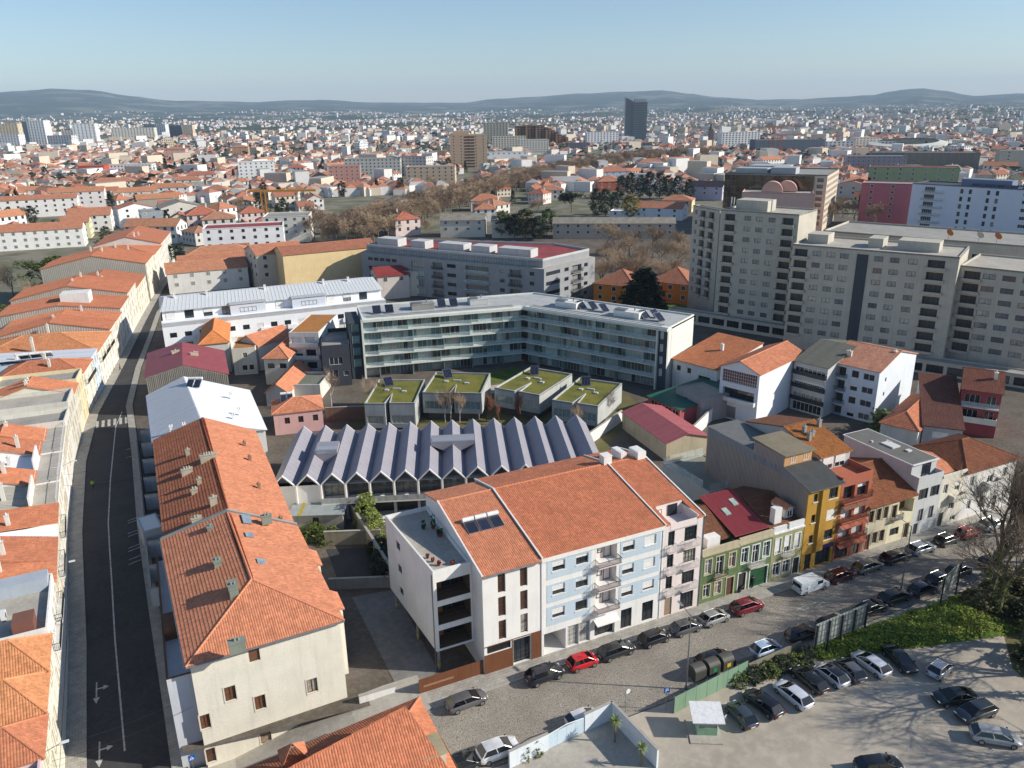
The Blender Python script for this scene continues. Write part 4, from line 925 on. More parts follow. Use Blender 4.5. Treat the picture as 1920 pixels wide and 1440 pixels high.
# ochre house
OCH = plaster((186, 142, 60), .3, name='ochre_render')
B = gb('terraced_house', 'ochre house with bay windows, shopfront and grey corrugated side wall', 'house', 39.4, 45.2, .1, 21)
MSID = corr((140, 142, 146), .28, .3, .9, name='grey_sheet_wall')
ops = [Op(3.6, 10.2-3.1*k, 1.7, 1.5, 'w', sh=[0, 1, 0][k], fr=FRAMED, sill=2) for k in range(3)]+[Op(1.0, 10.4-3.1*k, .7, 1.2, 'p', fr=FRAMED, sill=2) for k in range(3)]+[Op(2.6, .2, 2.8, 2.5, 'w', fr=FRAMED, d=.3), Op(.7, .15, 1.1, 2.4, 'd', dc=flat((40, 40, 42), .5))]
B.walls(OCH, [12.4, 12.4, 12.4, 12.4], {0: ops})
m = MB(); n_ = 75
for i in range(n_): y = .2+20.6*i/n_; m.box(-.07, y, .2, -.015, y+.15, 12.3+(1.4*y/5 if y < 5 else 1.4))
m.build('ribbed_sheeting', MSID, B.root, kind='stuff')
m = MB(); m.box(2.25, -.3, 2.75, 3.4, -.01, 12.2); m.build('bay_strip', OCH, B.root)
m = MB(); m.box(2.4, -.12, 2.75, 5.6, -.02, 3.35); m.build('shop_sign', flat((54, 36, 92), .4, name='violet_sign'), B.root)
DGR = corr((112, 112, 108), .2, .4, .8, name='grey_corrugated')
B.pitched([[(-.2, -.5, 12.35), (6.0, -.5, 12.35), (6.0, 5.0, 13.9), (-.2, 5.0, 13.9)]], DGR, fine=0)
rb = MB()
for i in range(34): x = -.15+i*.185; rb.beam((x, -.5, 12.36), (x, 5.0, 13.91), .07, .045)
rb.build('corrugation', DGR, B.roof, kind='stuff')
m = MB(); m.poly([(0, 0, 12.4), (0, 5, 13.85), (0, 21, 13.85), (0, 21, 12.4)][::-1]); m.poly([(5.78, 0, 12.4), (5.78, 21, 12.4), (5.78, 21, 13.85), (5.78, 5, 13.85)]); m.poly([(5.78, 21, 12.4), (0, 21, 12.4), (0, 21, 13.85), (5.78, 21, 13.85)]); m.build('gable_wall', MSID, B.root)
m = MB(); m.poly([(0, 10.5, 13.86), (5.78, 10.5, 13.86), (5.78, 21, 13.86), (0, 21, 13.86)]); m.build('rear_roof', DGR, B.root)
m = MB(); m.box(-.1, 4.7, 13.6, 4.8, 10.6, 15.4); m.build('roof_storey', plaster((198, 150, 104), .25, name='peach_render'), B.root)
m = MB()
for i in range(24): y = 4.75+i*.243; m.box(-.17, y, 12.6, -.103, y+.13, 15.38)
m.build('ribbed_sheeting', MSID, B.root, kind='stuff')
m = MB(); m.raw([(-.4, 4.3, 15.45), (5.1, 4.3, 15.45), (5.1, 10.9, 15.75), (-.4, 10.9, 15.75), (-.4, 4.3, 15.58), (5.1, 4.3, 15.58), (5.1, 10.9, 15.88), (-.4, 10.9, 15.88)], [(0,3,2,1),(4,5,6,7),(0,1,5,4),(1,2,6,5),(2,3,7,6),(3,0,4,7)]); m.build('storey_roof', plaster((132, 122, 102), .5, name='mossy_slab'), B.root)
for x in (1.0, 3.3): B.window(0, Op(x, 14.1, .9, 1.1, 'c', d=4.68))
# red-orange house
ORG = plaster((176, 102, 78), .25, name='red_orange_render')
B = gb('terraced_house', 'red-orange framed house with white infill bays and lichened roof', 'house', 45.25, 51.0, .1, 19)
ops = [Op(.5+2.55*i, 9.3-2.95*k, 2.1, 2.1, 'w', sh=[(0, .4), (1, 1), (1, 1)][k][i], d=.5, fr=FRAMED) for k in range(3) for i in range(2)]+[Op(.4, .3, 2.4, 2.3, 'w', fr=FRAMED), Op(3.6, .15, 1.4, 2.5, 'w', fr=FRAMED)]
B.walls(ORG, 12.0, {0: ops})
for k in range(3): B.balcony(0, .3, 5.5, 9.2-2.95*k, .6, 'bars', ORG, FRAMED, .9, .22)
for i in (0, 1):
 for k in (0, 1, 2):
  m = MB(); x = .3+2.6*i; z = 8.7-2.95*k+.0; m.raw([(x, -.02, z), (x+2.5, -.02, z), (x+2.5, -.8, z-.45), (x, -.8, z-.45), (x, -.02, z+.08), (x+2.5, -.02, z+.08), (x+2.5, -.8, z-.37), (x, -.8, z-.37)], [(0,1,2,3),(7,6,5,4),(3,2,6,7),(0,3,7,4),(2,1,5,6)]); m.build('awning', ORG if k else TILEBR, B.root)
m = MB(); m.box(0, 0, 12.0, .15, 4.2, 12.9); m.box(0, 0, 12.0, 5.7, .12, 12.9); m.box(5.55, .12, 12, 5.7, 4.2, 12.9); m.box(.15, .12, 12, 5.55, 4.2, 12.05); m.build('roof_terrace', ORG, B.root)
m = MB(); m.box(.05, 4.2, 12.0, 5.7, 18.8, 14.3); m.build('roof_storey', plaster((186, 184, 180), .35, name='grey_render'), B.root)
for x in (.6, 2.9): B.window(0, Op(x, 12.1, 1.9, 1.9, 'w', d=4.17, fr=FRAMEW, sh=.6))
LICH = tiles((176, 112, 60), .5)
B.pitched([[(-.15, 3.9, 14.25), (5.9, 3.9, 14.25), (5.9, 11.4, 16.2), (-.15, 11.4, 16.2)]], LICH, fine=2)
B.pitched([[(5.9, 19.1, 14.25), (-.15, 19.1, 14.25), (-.15, 11.4, 16.2), (5.9, 11.4, 16.2)]], TILEBR, fine=1, ridges=[((-.15, 11.4, 16.2), (5.9, 11.4, 16.2))])
m = MB(); m.poly([(.05, 4.2, 14.3), (.05, 11.4, 16.1), (.05, 18.8, 14.3)][::-1]); m.poly([(5.7, 4.2, 14.3), (5.7, 18.8, 14.3), (5.7, 11.4, 16.1)]); m.build('gable_wall', plaster((186, 184, 180), .35, name='grey_render'), B.root)
for (x, y, h) in ((1.2, 7.6, 1.1), (1.9, 9.3, .9), (2.5, 8.3, .7), (5.2, 9.8, 1.0)): B.chimney(x, y, 14.6, 14.3+(y-4)*.26+h, .45, .5, GREYC, 1)
# stone-trim house and cream house under one old roof
for (x0, x1, lab, col, wd) in ((51.0, 55.6, 'weathered stone-trimmed house with four paired windows under brown tiles', (206, 196, 172), 0), (55.6, 60.6, 'pale yellow house with deep shaded loggia and brown tiled roof', (224, 216, 186), 1)):
 B = gb('terraced_house', lab, 'house', x0, x1, .1, 13); L = x1-x0
 if wd == 0: ops = [Op(.45+1.4*i, 4.5, .9, 1.9, 'x', fr=FRAMEB) for i in range(3)]+[Op(1.7+1.4*i, .9, .95, 1.8, 'x', fr=FRAMEB) for i in range(2)]+[Op(.3, .15, .95, 2.5, 'd', dc=flat((120, 66, 58), .6))]
 else: ops = [Op(.4, 4.2, .9, 2.0, 'x', fr=FRAMEB), Op(1.7, 4.3, 3.0, 2.2, 'n', d=1.4, back=plaster((120, 100, 78), .4)), Op(.6, 1.2, 1.8, 1.2, 'w', fr=FRAMED), Op(3.5, .15, .95, 2.4, 'd', dc=flat((62, 50, 44), .6))]
 B.walls(plaster(col, .4), 7.1, {0: ops})
 for o in ops:
  if o.st in 'xd': surround(B, 0, o, STONE, .13)
 if wd: B.balcony(0, .3, 2.2, 4.0, .6, 'bars', STONE, DMETAL, .9, .12); B.window(0, Op(3.4, 4.35, 1.1, 2.0, 'x', d=1.38, fr=FRAMEB))
 m = MB(); m.box(0, -.2, 6.9, L-.03, -.005, 7.12); m.build('cornice', STONE, B.root)
 B.pitched([[(-.0, -.45, 7.1), (L-.03, -.45, 7.1), (L-.03, 6.6, 9.9), (0, 6.6, 9.9)], [(L-.03, 13.3, 7.4), (0, 13.3, 7.4), (0, 6.6, 9.9), (L-.03, 6.6, 9.9)]], tiles((150, 92, 62), .5), fine=2, ridges=[((0, 6.6, 9.9), (L-.03, 6.6, 9.9))])
 if wd == 0: m = MB(); x, y = 3.2, 3.2; m.raw([(x, y, 8.6), (x+1.0, y, 8.6), (x+1.0, y+2, 9.4), (x, y+2, 9.4), (x, y, 8.75), (x+1.0, y, 8.75), (x+1.0, y+2, 9.55), (x, y+2, 9.55)], [(4,5,6,7),(0,1,5,4),(1,2,6,5),(2,3,7,6),(3,0,4,7)]); m.build('skylight', glass((110, 118, 130), .2, 'grey_skylight', .2), B.roof)
# grey-white house with flat roof storey
B = gb('terraced_house', 'pale grey tiled house with set-back flat-roofed top storey', 'house', 60.6, 65.8, .1, 14)
ops = [Op(.5, 5.8, 1.9, 1.7, 'w', fr=FRAMED), Op(2.9, 5.8, 1.9, 1.7, 'w', fr=FRAMED), Op(1.0, 2.2, 1.1, 2.0, 'c', gl=glass((140, 140, 138), .1, 'grey_blind', .4)), Op(3.2, 2.2, 1.1, 2.0, 'c', gl=glass((140, 140, 138), .1, 'grey_blind', .4)), Op(.5, .15, .9, 1.8, 'd', dc=flat((70, 70, 72), .5))]
LG2 = plaster((198, 200, 200), .25, name='grey_tile_render')
B.walls(LG2, 8.6, {0: ops}, fr=FRAMED)
m = MB(); m.box(0, -.02, 8.6, 5.17, .1, 9.5); m.box(0, .1, 8.6, .1, 1.4, 9.5); m.box(5.07, .1, 8.6, 5.17, 1.4, 9.5); m.box(.1, .1, 8.6, 5.07, 1.4, 8.65); m.build('balcony', LG2, B.root)
m = MB(); m.box(0, 1.4, 8.6, 5.17, 13.8, 10.9); m.build('roof_storey', LG2, B.root)
m = MB(); m.box(-.15, 1.1, 10.9, 5.3, 14, 11.05); m.build('roof_edge', FRAMEW, B.root); m = MB(); m.box(.05, 1.35, 11.05, 5.1, 13.8, 11.08); m.build('roof', plaster((112, 110, 104), .4, name='grit_felt'), B.root)
B.window(0, Op(2.2, 8.7, 1.8, 2.0, 'w', d=1.37, fr=FRAMED))
for (x, y, a, b) in ((2.0, 6.5, 1.6, 2.2), (3.4, 8.2, .4, .8), (1.2, 9.6, .3, .3), (3.0, 4.6, .8, .6)): m = MB(); m.box(x, y, 11.06, x+a, y+b, 11.3); m.build('roof_light', plaster((206, 206, 204), .2), B.root)
# cream narrow house
B = gb('terraced_house', 'small cream house with one awning between the grey and white houses', 'house', 65.8, 71.0, .1, 11)
ops = [Op(.6, 5.6, .9, 1.5, 'c'), Op(3.0, 5.6, 1.1, 1.5, 'c', sh=.5), Op(2.4, 2.6, 1.2, 1.1, 'w'), Op(.5, .15, 1.0, 2.3, 'd', dc=flat((90, 78, 66), .6)), Op(3.2, .5, 1.2, .8, 'w')]
B.walls(CREAM, 8.3, {0: ops}); B.pitched([[(0, 1.4, 8.0), (5.17, 1.4, 8.0), (5.17, 6, 9.0), (0, 6, 9.0)], [(5.17, 11, 8.0), (0, 11, 8.0), (0, 6, 9.0), (5.17, 6, 9.0)]], TILE, fine=1)
m = MB(); m.box(0, -.1, 8.3, 5.17, .15, 8.75); m.build('parapet', CREAM, B.root); B.balcony(0, 2.0, 4.9, 4.4, .9, 'solid', CREAM, CREAM, .8)
# white end house with hipped brown roof
B = gb('detached_house', 'white end house with brown hipped roof beside the bare trees', 'house', 71.0, 82.5, .1, 10)
ops = [Op(1.2, 5.5, .9, 1.6, 'c'), Op(5.2, 5.2, 1.3, 2.0, 'c', sh=.4), Op(8.6, 5.5, .9, 1.6, 'c'), Op(1.4, 1.6, .9, 1.5, 'c'), Op(4.2, 1.2, 1.2, 1.9, 'c'), Op(7.4, .15, 1.0, 2.3, 'd', dc=flat((110, 100, 90), .6))]
B.walls(WHITE, 8.2, {0: ops, 1: grid(1, 9, 3, 5.4, 1, 3, 1, 1.5)}); B.balcony(0, 4.2, 7.6, 4.9, 1.0, 'solid', WHITE, WHITE, .9)
B.hip(8.2, 10.6, .45, tiles((140, 84, 58), .4), 2)
# ---------- zigzag-roofed building ----------
SA = P(622, 887, 8.0); SB = P(895, 874, 8.0); SANG = atan2(SB[1]-SA[1], SB[0]-SA[0]); BW = hypot(SB[0]-SA[0], SB[1]-SA[1])/6; SD = 19.3
ox, oy = SA[0]-2.5*BW*cos(SANG), SA[1]-2.5*BW*sin(SANG)
NB = 14
B = Bld('zigzag_roof_building', 'long low building with a zigzag roof of fourteen grey gables', 'building', (ox, oy), SANG, NB*BW, SD)
ZP, ZV = 8.0, 6.15
CURT = glass((96, 100, 100), .5, 'curtained_glass', .15); WFR = plaster((222, 218, 212), .12)
o1 = [Op(i*BW+.2, 3.35, BW-.4, 2.75, 'w', d=1.7, fr=FRAMED, gl=CURT) for i in range(2, NB)]; o0 = [Op(i*BW+.2, .25, BW-.4, 2.45, 'w', d=1.7, fr=FRAMED, gl=glass((60, 56, 52), .35, 'dim_glass', .15)) for i in range(2, NB)]
B.walls(WFR, ZV-.02, {0: o1+o0})
ZINC = flat((146, 143, 150), .6, .0, name='grey_zinc', var=.06, scale=.5); ZINCD = flat((112, 112, 120), .6, .0, name='zinc_joint', var=.05)
pm = {}
for side in (0, 1):
 a, b = ((0, ZV), (BW/2, ZP)) if side == 0 else ((BW/2, ZP), (BW, ZV))
 base = MB(); pan = MB(); n = 15
 base.poly([(a[0], -.35, a[1]), (b[0], -.35, b[1]), (b[0], SD+.3, b[1]), (a[0], SD+.3, a[1])])
 for k in range(n):
  y0 = -.35+(SD+.65)*k/n+.02; y1 = -.35+(SD+.65)*(k+1)/n-.02; sk = .35
  dy = lambda t: sk*t*(1 if side else -1)
  pan.raw([(a[0]+(b[0]-a[0])*.01, max(-.35, min(SD+.3, y0)), a[1]+.03), (b[0], y0, b[1]+.03), (b[0], y1, b[1]+.03), (a[0]+(b[0]-a[0])*.01, y1, a[1]+.03), (a[0], y0, a[1]), (b[0], y0, b[1]), (b[0], y1, b[1]), (a[0], y1, a[1])], [(0, 1, 2, 3), (4, 5, 1, 0), (6, 7, 3, 2)])
 pm[side] = (base.mesh('roof_slope', ZINCD), pan.mesh('roof_panels', ZINC))
for i in range(NB):
 for side in (0, 1):
  o = put('roof_slope', pm[side][0], B.root, (i*BW, 0, 0)); p_ = put('roof_panels', pm[side][1], o); p_['kind'] = 'stuff'
 m = MB()
 for yy, th in ((-.4, .3), (SD+.3, .15)):
  for (p, q) in (((0, ZV), (BW/2, ZP)), ((BW/2, ZP), (BW, ZV))): m.raw([(p[0], yy, p[1]-.14), (q[0], yy, q[1]-.14), (q[0], yy, q[1]+.09), (p[0], yy, p[1]+.09), (p[0], yy+th, p[1]-.14), (q[0], yy+th, q[1]-.14), (q[0], yy+th, q[1]+.09), (p[0], yy+th, p[1]+.09)], [(0,1,2,3),(7,6,5,4),(3,2,6,7),(4,5,1,0),(0,3,7,4),(1,5,6,2)])
 m.build('gable_frame', WFR, B.root, loc=(i*BW, 0, 0))
 m = MB(); m.poly([(0, 1.2, ZV-.05), (BW, 1.2, ZV-.05), (BW/2, 1.2, ZP-.05)]); m.poly([(BW, SD, ZV-.05), (0, SD, ZV-.05), (BW/2, SD, ZP-.05)]); m.build('gable_wall', plaster((128, 128, 132), .2, name='grey_gable'), B.root, loc=(i*BW, 0, 0))
 if i >= 1: m = MB(); m.box(-.11, -.38, 3.2, .11, .2, ZV); m.build('post', WFR, B.root, loc=(i*BW, 0, 0))
B.balcony(0, 2*BW, NB*BW, 3.25, .9, 'glass', WFR, glass((150, 150, 146), .2, 'balustrade', .1), .9, .2)
for i in range(3, 9):
 for z, yo, nm in ((3.28, -.5, 'upper'), (.12, -1.6, 'lower')):
  t = thing('terrace_table', f'small round white table on the {nm} terrace of the zigzag building', 'table', (*B.world(i*BW+1.9, yo), z), 0, f'{nm} terrace tables')
  m = MB(); m.tube((0, 0, .66), (0, 0, .7), .36, n=14); m.build('table_top', FRAMEW, t); m = MB(); m.tube((0, 0, .03), (0, 0, .66), .035, n=6); m.lathe([(.22, 0), (.22, .03), (0, .03)], 10); m.build('pedestal', FRAMEW, t)
for (ia, ib, y0, y1, zt, front) in ((1.5, 2.5, 7.2, 10.8, 8.7, 1), (6.5, 8.5, 8.8, 11.6, 8.6, 0)):   # roof light boxes across the valleys
 m = MB(); x0, x1 = ia*BW+.1, ib*BW-.1; xm = (x0+x1)/2
 m.raw([(x0, y0, ZP+.0), (xm, y0, ZV+.1), (x1, y0, ZP), (x1, y1, ZP), (xm, y1, ZV+.1), (x0, y1, ZP), (x0, y0, zt), (x1, y0, zt), (x1, y1, zt), (x0, y1, zt)], [(0, 1, 2, 7, 6), (3, 4, 5, 9, 8), (2, 3, 8, 7), (5, 0, 6, 9), (6, 7, 8, 9), (0, 5, 4, 1), (1, 4, 3, 2)])
 o = m.build('roof_light', ZINC, B.root); m = MB(); m.box(x0+.25, (y0-.03 if front else y1+.01), ZP+.05, x1-.25, (y0-.01 if front else y1+.03), zt-.12); m.box(x0+.2, y0+.2, zt+.01, x1-.2, y0+1.5, zt+.04); m.build('pane', glass((170, 178, 186), .4, 'pale_roof_glass', .1), o)
# low shed roof in front of its first bays
a = P(545, 905, 3.2); B = frame_bld('shed', 'low shed with pale grey sheet roof and yellow streak by the garden', 'shed', (545, 965), (642, 962), (628, 912), 2.9)
B.walls(CONC, 2.8, {0: [Op(3.2, .3, .9, 2.0, 'd', dc=FRAMED)]}); m = MB(); m.raw([(-.3, -.4, 2.8), (B.L+.3, -.4, 2.8), (B.L+.3, B.D+.2, 3.5), (-.3, B.D+.2, 3.5), (-.3, -.4, 2.9), (B.L+.3, -.4, 2.9), (B.L+.3, B.D+.2, 3.6), (-.3, B.D+.2, 3.6)], [(0,3,2,1),(4,5,6,7),(0,1,5,4),(1,2,6,5),(2,3,7,6),(3,0,4,7)]); m.build('roof', corr((150, 158, 158), .3, .4, .5), B.root)
m = MB(); m.raw([(1.0, -.4, 2.91), (1.6, -.4, 2.91), (2.0, B.D+.2, 3.61), (1.4, B.D+.2, 3.61)], [(0, 1, 2, 3)]); m.build('lichen_streak', flat((176, 156, 70), .9, name='lichen', var=.3), B.root)
# ---------- L-shaped glass apartment block ----------
ZG = 14.2; q0, q1, q2, q3 = P(679, 601, ZG), P(981, 577, ZG), P(1232, 615, ZG), P(1307, 593, ZG)
def offset(p, q, d): L = hypot(q[0]-p[0], q[1]-p[1]); return (-(q[1]-p[1])/L*d, (q[0]-p[0])/L*d)
n1 = offset(q0, q1, 14); n2 = offset(q1, q2, 14.3)
def inter(p, d, q, e): den = d[0]*e[1]-d[1]*e[0]; t = ((q[0]-p[0])*e[1]-(q[1]-p[1])*e[0])/den; return (p[0]+d[0]*t, p[1]+d[1]*t)
d1 = (q1[0]-q0[0], q1[1]-q0[1]); d2 = (q2[0]-q1[0], q2[1]-q1[1]); l2 = hypot(*d2); q2b = (q2[0]+d2[0]/l2*2.6, q2[1]+d2[1]/l2*2.6)
qc = inter((q0[0]+n1[0], q0[1]+n1[1]), d1, (q1[0]+n2[0], q1[1]+n2[1]), d2)
pts = [q0, q1, q2b, (q2b[0]+n2[0], q2b[1]+n2[1]), qc, (q0[0]+n1[0], q0[1]+n1[1])]
B = Bld('apartment_building', 'L-shaped five-storey glass apartment block around green courtyard', 'apartment building', q0, 0.0, pts=[(x-q0[0], y-q0[1]) for x, y in pts]); GLB = B
PALEC = plaster((216, 218, 210), .3, name='pale_concrete'); TEAL = [glass((150, 172, 168), .8, 'teal_glass', .05), glass((96, 124, 124), .45, 'dark_teal_glass', .04), glass((66, 70, 66), .4, 'dark_grey_glass', .05), glass((168, 184, 178), .9, 'pale_teal_glass', .08)]  # each pane draws one of these glass tones at random
NF = 5; FH = ZG/NF
GBAL = None
def clear_glass():
 t = NT('balustrade_glass'); t.p.inputs['Base Color'].default_value = (.62, .76, .76, 1); t.p.inputs['Roughness'].default_value = .04; t.p.inputs['Alpha'].default_value = .2; return t.m
GBAL = clear_glass()
B.walls(PALEC, ZG-.3, {}, name='wall', nowin=True, skip=(0, 1))
for e in (0, 1):
 p, d, L = B.edge(e); nx, ny = d[1], -d[0]; rz = atan2(d[1], d[0]); Lw = L-(2.6 if e == 1 else 0); n = int(Lw/2.3)
 m = MB(); m.box(0, 1.9, 0, L, 2.1, ZG-.3); m.build('back_wall', plaster((170, 176, 172), .3), B.root, loc=(*p, 0), rz=rz)
 for f in range(NF):
  z = f*FH; i = 0; x = .25; rr = random.Random(f*10+e)
  if f: m = MB(); m.box(0, -.25, z-.2, Lw, 1.9, z-.02); m.build('floor_slab', PALEC, B.root, loc=(*p, 0), rz=rz)
  while x < Lw-.6:   # each glazed bay its own pane, set back behind the balcony
   w = min(rr.choice((1.15, 1.15, 2.3, 2.3, 3.4)), Lw-.3-x); back = rr.random() < .55 or f == 0
   B.window(e, Op(x, z+.05, w-.06, FH-.42, 'w' if w > 2 else 'p', d=1.75 if back else .9, fr=LGREY, gl=rr.choice(TEAL)))
   x += w
  if f:
   npan = max(1, int(Lw/2.6))
   for k in range(npan):
    m = MB(); m.box(.02, -.2, z, Lw/npan-.03, -.17, z+1.0); put('balustrade_pane', m.mesh('balustrade_pane', GBAL), B.root, (p[0]+d[0]*Lw/npan*k, p[1]+d[1]*Lw/npan*k, 0), rz)
  for k in range(int(Lw/7.4)): # party screens
   m = MB(); xx = 3.7+k*7.4+rr.uniform(-.6, .6); m.box(xx, -.1, z+.02, xx+.08, 1.8, z+FH-.35); m.build('screen', TEAL[0], B.root, loc=(*p, 0), rz=rz)
 m = MB(); m.box(-.1 if e == 0 else 0, -.35, ZG-.45, L, 2.0, ZG+.15); m.build('roof_edge', PALEC, B.root, loc=(*p, 0), rz=rz)
 if e == 0: m = MB(); m.box(-.35, -.35, 0, .1, 2.0, ZG+.1); m.build('end_fin', PALEC, B.root, loc=(*p, 0), rz=rz)
 else:
  m = MB(); m.box(Lw, -.35, 0, Lw+.35, 2.0, ZG+.1); m.build('end_fin', PALEC, B.root, loc=(*p, 0), rz=rz); m = MB(); m.box(Lw+.35, .3, 0, L, .5, ZG-.3); m.build('dark_panel', plaster((72, 80, 88), .2), B.root, loc=(*p, 0), rz=rz)
  for f in range(1, 5): B.window(e, Op(Lw+.7, f*FH+.3, .95, 1.9, 'p', d=.25, fr=FRAMED, gl=TEAL[0]))
B.flat_roof(ZG+.05, plaster((176, 178, 176), .4, name='gravel_roof'), .35, .3, PALEC)
m = MB(); m.box(-3.2, .5, 0, -.4, 12, ZG-.6); m.build('stair_tower', plaster((64, 70, 76), .2, name='charcoal_panel'), B.root, rz=atan2(d1[1], d1[0]))
for f in range(1, 5): B.window(0, Op(-2.7, f*FH+.1, 1.9, 2.0, 'p', d=.45, fr=FRAMED, gl=TEAL[1]))
rr = random.Random(5)
def roofbox(name, label, cat, B, e, s, y, z, w, d_, h, mat, frame=True):
 p, d, L = B.edge(e); nx, ny = -d[1], d[0]; X, Y = B.world(p[0]+d[0]*s+nx*y, p[1]+d[1]*s+ny*y)
 t = thing(name, label, cat, (X, Y, z+B.z0), B.ang+atan2(d[1], d[0])); m = MB(); m.box(0, 0, 0, w, d_, h); m.build('casing', mat, t)
 m = MB(); m.box(-.08, -.08, h, w+.08, d_+.08, h+.1); m.build('lid', mat, t)
 if frame: m = MB(); m.box(.2, .2, h+.1, w*.45, d_*.5, h+.5); m.tube((w*.7, d_*.5, h+.1), (w*.7, d_*.5, h+.9), .15, n=8); m.build('vents', METAL, t)
 return t
for i, (e, s, y, w, d_) in enumerate([(0, 12.5, 5.5, 5.5, 3.2), (0, 27.0, 6.0, 4.5, 3.4), (1, 6.0, 5.0, 6.0, 3.5), (1, 22.5, 4.2, 6.5, 3.6)]):
 roofbox('rooftop_plant', ['grey plant box crowded with pipes at the street end of the glass block roof', 'tall plant box near the bend of the glass block roof', 'long white plant box just past the bend', 'large white plant box near the far end of the glass block roof'][i], 'plant box', B, e, s, y, ZG+.1, w, d_, 1.3, [GREYC, LGREY, WHITE, WHITE][i])
for i, (e, s, y) in enumerate([(0, 3.0, 4.5), (0, 6.0, 4.5), (0, 19.0, 6.0), (0, 22.0, 6.0), (1, 13.0, 5.5), (1, 15.8, 6.2), (1, 19.2, 5.5), (1, 30.0, 5.0), (1, 31.8, 6.8), (1, 34.0, 4.4)]):
 p, d, L = B.edge(e); x, y_ = p[0]+d[0]*s-d[1]*y, p[1]+d[1]*s+d[0]*y
 solar('tilted grey solar collector standing on the glass block roof', B, x, y_, ZG+.1, 2.0, 2.6, R(38), atan2(d1[1], d1[0]) if e == 0 else R(35), 1, group='collectors on the glass block roof')
m = MB()
for e in (0, 1):
 p, d, L = B.edge(e)
 for y in (1.2, 2.6): m.tube((p[0]+d[0]*1-d[1]*y, p[1]+d[1]*1+d[0]*y, ZG+.25), (p[0]+d[0]*(L-2)-d[1]*y, p[1]+d[1]*(L-2)+d[0]*y, ZG+.25), .07, n=5)
m.build('roof_pipes', METAL, B.root)
# ---------- courtyard pavilions with turf roofs ----------
def pavilion(label, a, b, c, z, lift, notch, wins):
 B = frame_bld('courtyard_pavilion', label, 'pavilion', a, b, c, z); L, D = B.L, B.D
 nx, nd = L*notch, D*.42
 B.pts = [(0, 0), (nx-.4, 0), (nx, nd), (nx+.4, .3), (L, .3), (L, D), (0, D)]
 CP = plaster((176, 178, 174), .45, name='exposed_concrete')
 ops = {0: [Op(.4, lift+.9, nx-1.2, 1.7, 'w', fr=LGREY, gl=TEAL[1])], 3: [Op(.3, lift+.9, L-nx-1.0, 1.7, 'w', fr=LGREY, gl=TEAL[wins])]}
 B.walls(CP, z, ops, zb=lift, depth=.3)
 B.flat_roof(z-.25, M_SEDUM, .35, .22, CP, name='turf_roof')
 m = MB(); m.box(.8, 1.2, 0, L-.8, D-.8, lift+.02); m.build('recessed_base', plaster((96, 94, 88), .4), B.root)
 m = MB(); m.poly([(p[0], p[1], lift) for p in B.pts][::-1]); m.build('soffit', CP, B.root)
 for (x, y, w, d_) in ((.25, .55, .8, .8), (.62, .5, .9, .6), (.4, .62, 1.6, .4)): m = MB(); m.box(L*x, D*y, z-.24, L*x+w, D*y+d_, z+.02); m.build('roof_hatch', LGREY, B.root)
 return B
pv = [('turf-roofed concrete pavilion nearest the pink house', (683, 757), (777, 757), (752, 712), 5.6, .4, .45, 0), ('turf-roofed concrete pavilion with green-framed window', (792, 736), (902, 739), (862, 699), 6.0, 1.6, .5, 1), ('turf-roofed concrete pavilion, third from the pink house', (927, 727), (1010, 742), (1064, 700), 5.6, 1.6, .5, 0), ('turf-roofed concrete pavilion beside the red-roofed shed', (1035, 750), (1120, 763), (1171, 720), 5.6, 1.4, .5, 1)]
for i, a in enumerate(pv):
 B = pavilion(*a); solar(['solar collector on the pavilion nearest the pink house', 'solar collector on the pavilion with green-framed window', 'solar collector on the third pavilion from the pink house', 'solar collector on the pavilion beside the red-roofed shed'][i], B, B.L*.22, B.D*.72, B_z := (5.4 if i != 1 else 5.8), 1.9, 2.4, R(35), R(25))
sheet('garden_ground', PL([(650, 800), (690, 735), (820, 715), (980, 690), (1150, 715), (1200, 760), (1130, 850), (1060, 830), (900, 800)], 0), -.01, ground_mat('garden_soil', (110, 100, 70), (88, 94, 50), (128, 112, 84), .15, 1.2))
sheet('lawn', PL([(880, 720), (985, 712), (1010, 700), (960, 690), (890, 705)], 0), .02, M_GRASS)
sheet('garden_path', PL([(760, 752), (830, 745), (960, 735), (985, 715), (880, 728), (790, 735)], 0), .03, M_PALE)
sheet('lawn', PL([(560, 975), (730, 1000), (745, 1105), (720, 1090), (640, 1000)], 0), .0, M_SOIL)
# ---------- back-lot houses ----------
def simple(name, label, cat, a, b, c, z, wall, roof='gable', zr=None, axis='x', tile=TILEWO, ops={}, fine=1, fr=FRAMEW, inset=0, par=.4, deck=None, z0=0.0, group=None, k=1.0, ov=.3, gl=None):
 B = frame_bld(name, label, cat, a, b, c, z, inset=inset, z0=z0, group=group); wall = plaster(wall, .3) if isinstance(wall, tuple) else wall
 if callable(ops): ops = ops(B)
 B.walls(wall, z, ops, fr=fr, gl=gl)
 if roof == 'gable': B.gable(z, zr or z+2, axis, ov, tile, fine, wallmat=wall)
 elif roof == 'hip': B.hip(z, zr or z+2, ov, tile, fine, k=k)
 elif roof == 'shed':
  B.pitched([[(-ov, -ov, z), (B.L+ov, -ov, z), (B.L+ov, B.D, zr), (-ov, B.D, zr)]], tile, fine=fine)
  m = MB(); m.poly([(B.L, 0, z-.02), (B.L, B.D, z-.02), (B.L, B.D, zr-.05)]); m.poly([(0, B.D, z-.02), (0, 0, z-.02), (0, B.D, zr-.05)]); m.poly([(B.L, B.D, z-.02), (0, B.D, z-.02), (0, B.D, zr-.05), (B.L, B.D, zr-.05)]); m.build('gable_wall', wall, B.root)
 else: B.flat_roof(z-.02, deck or CONC, par)
 return B
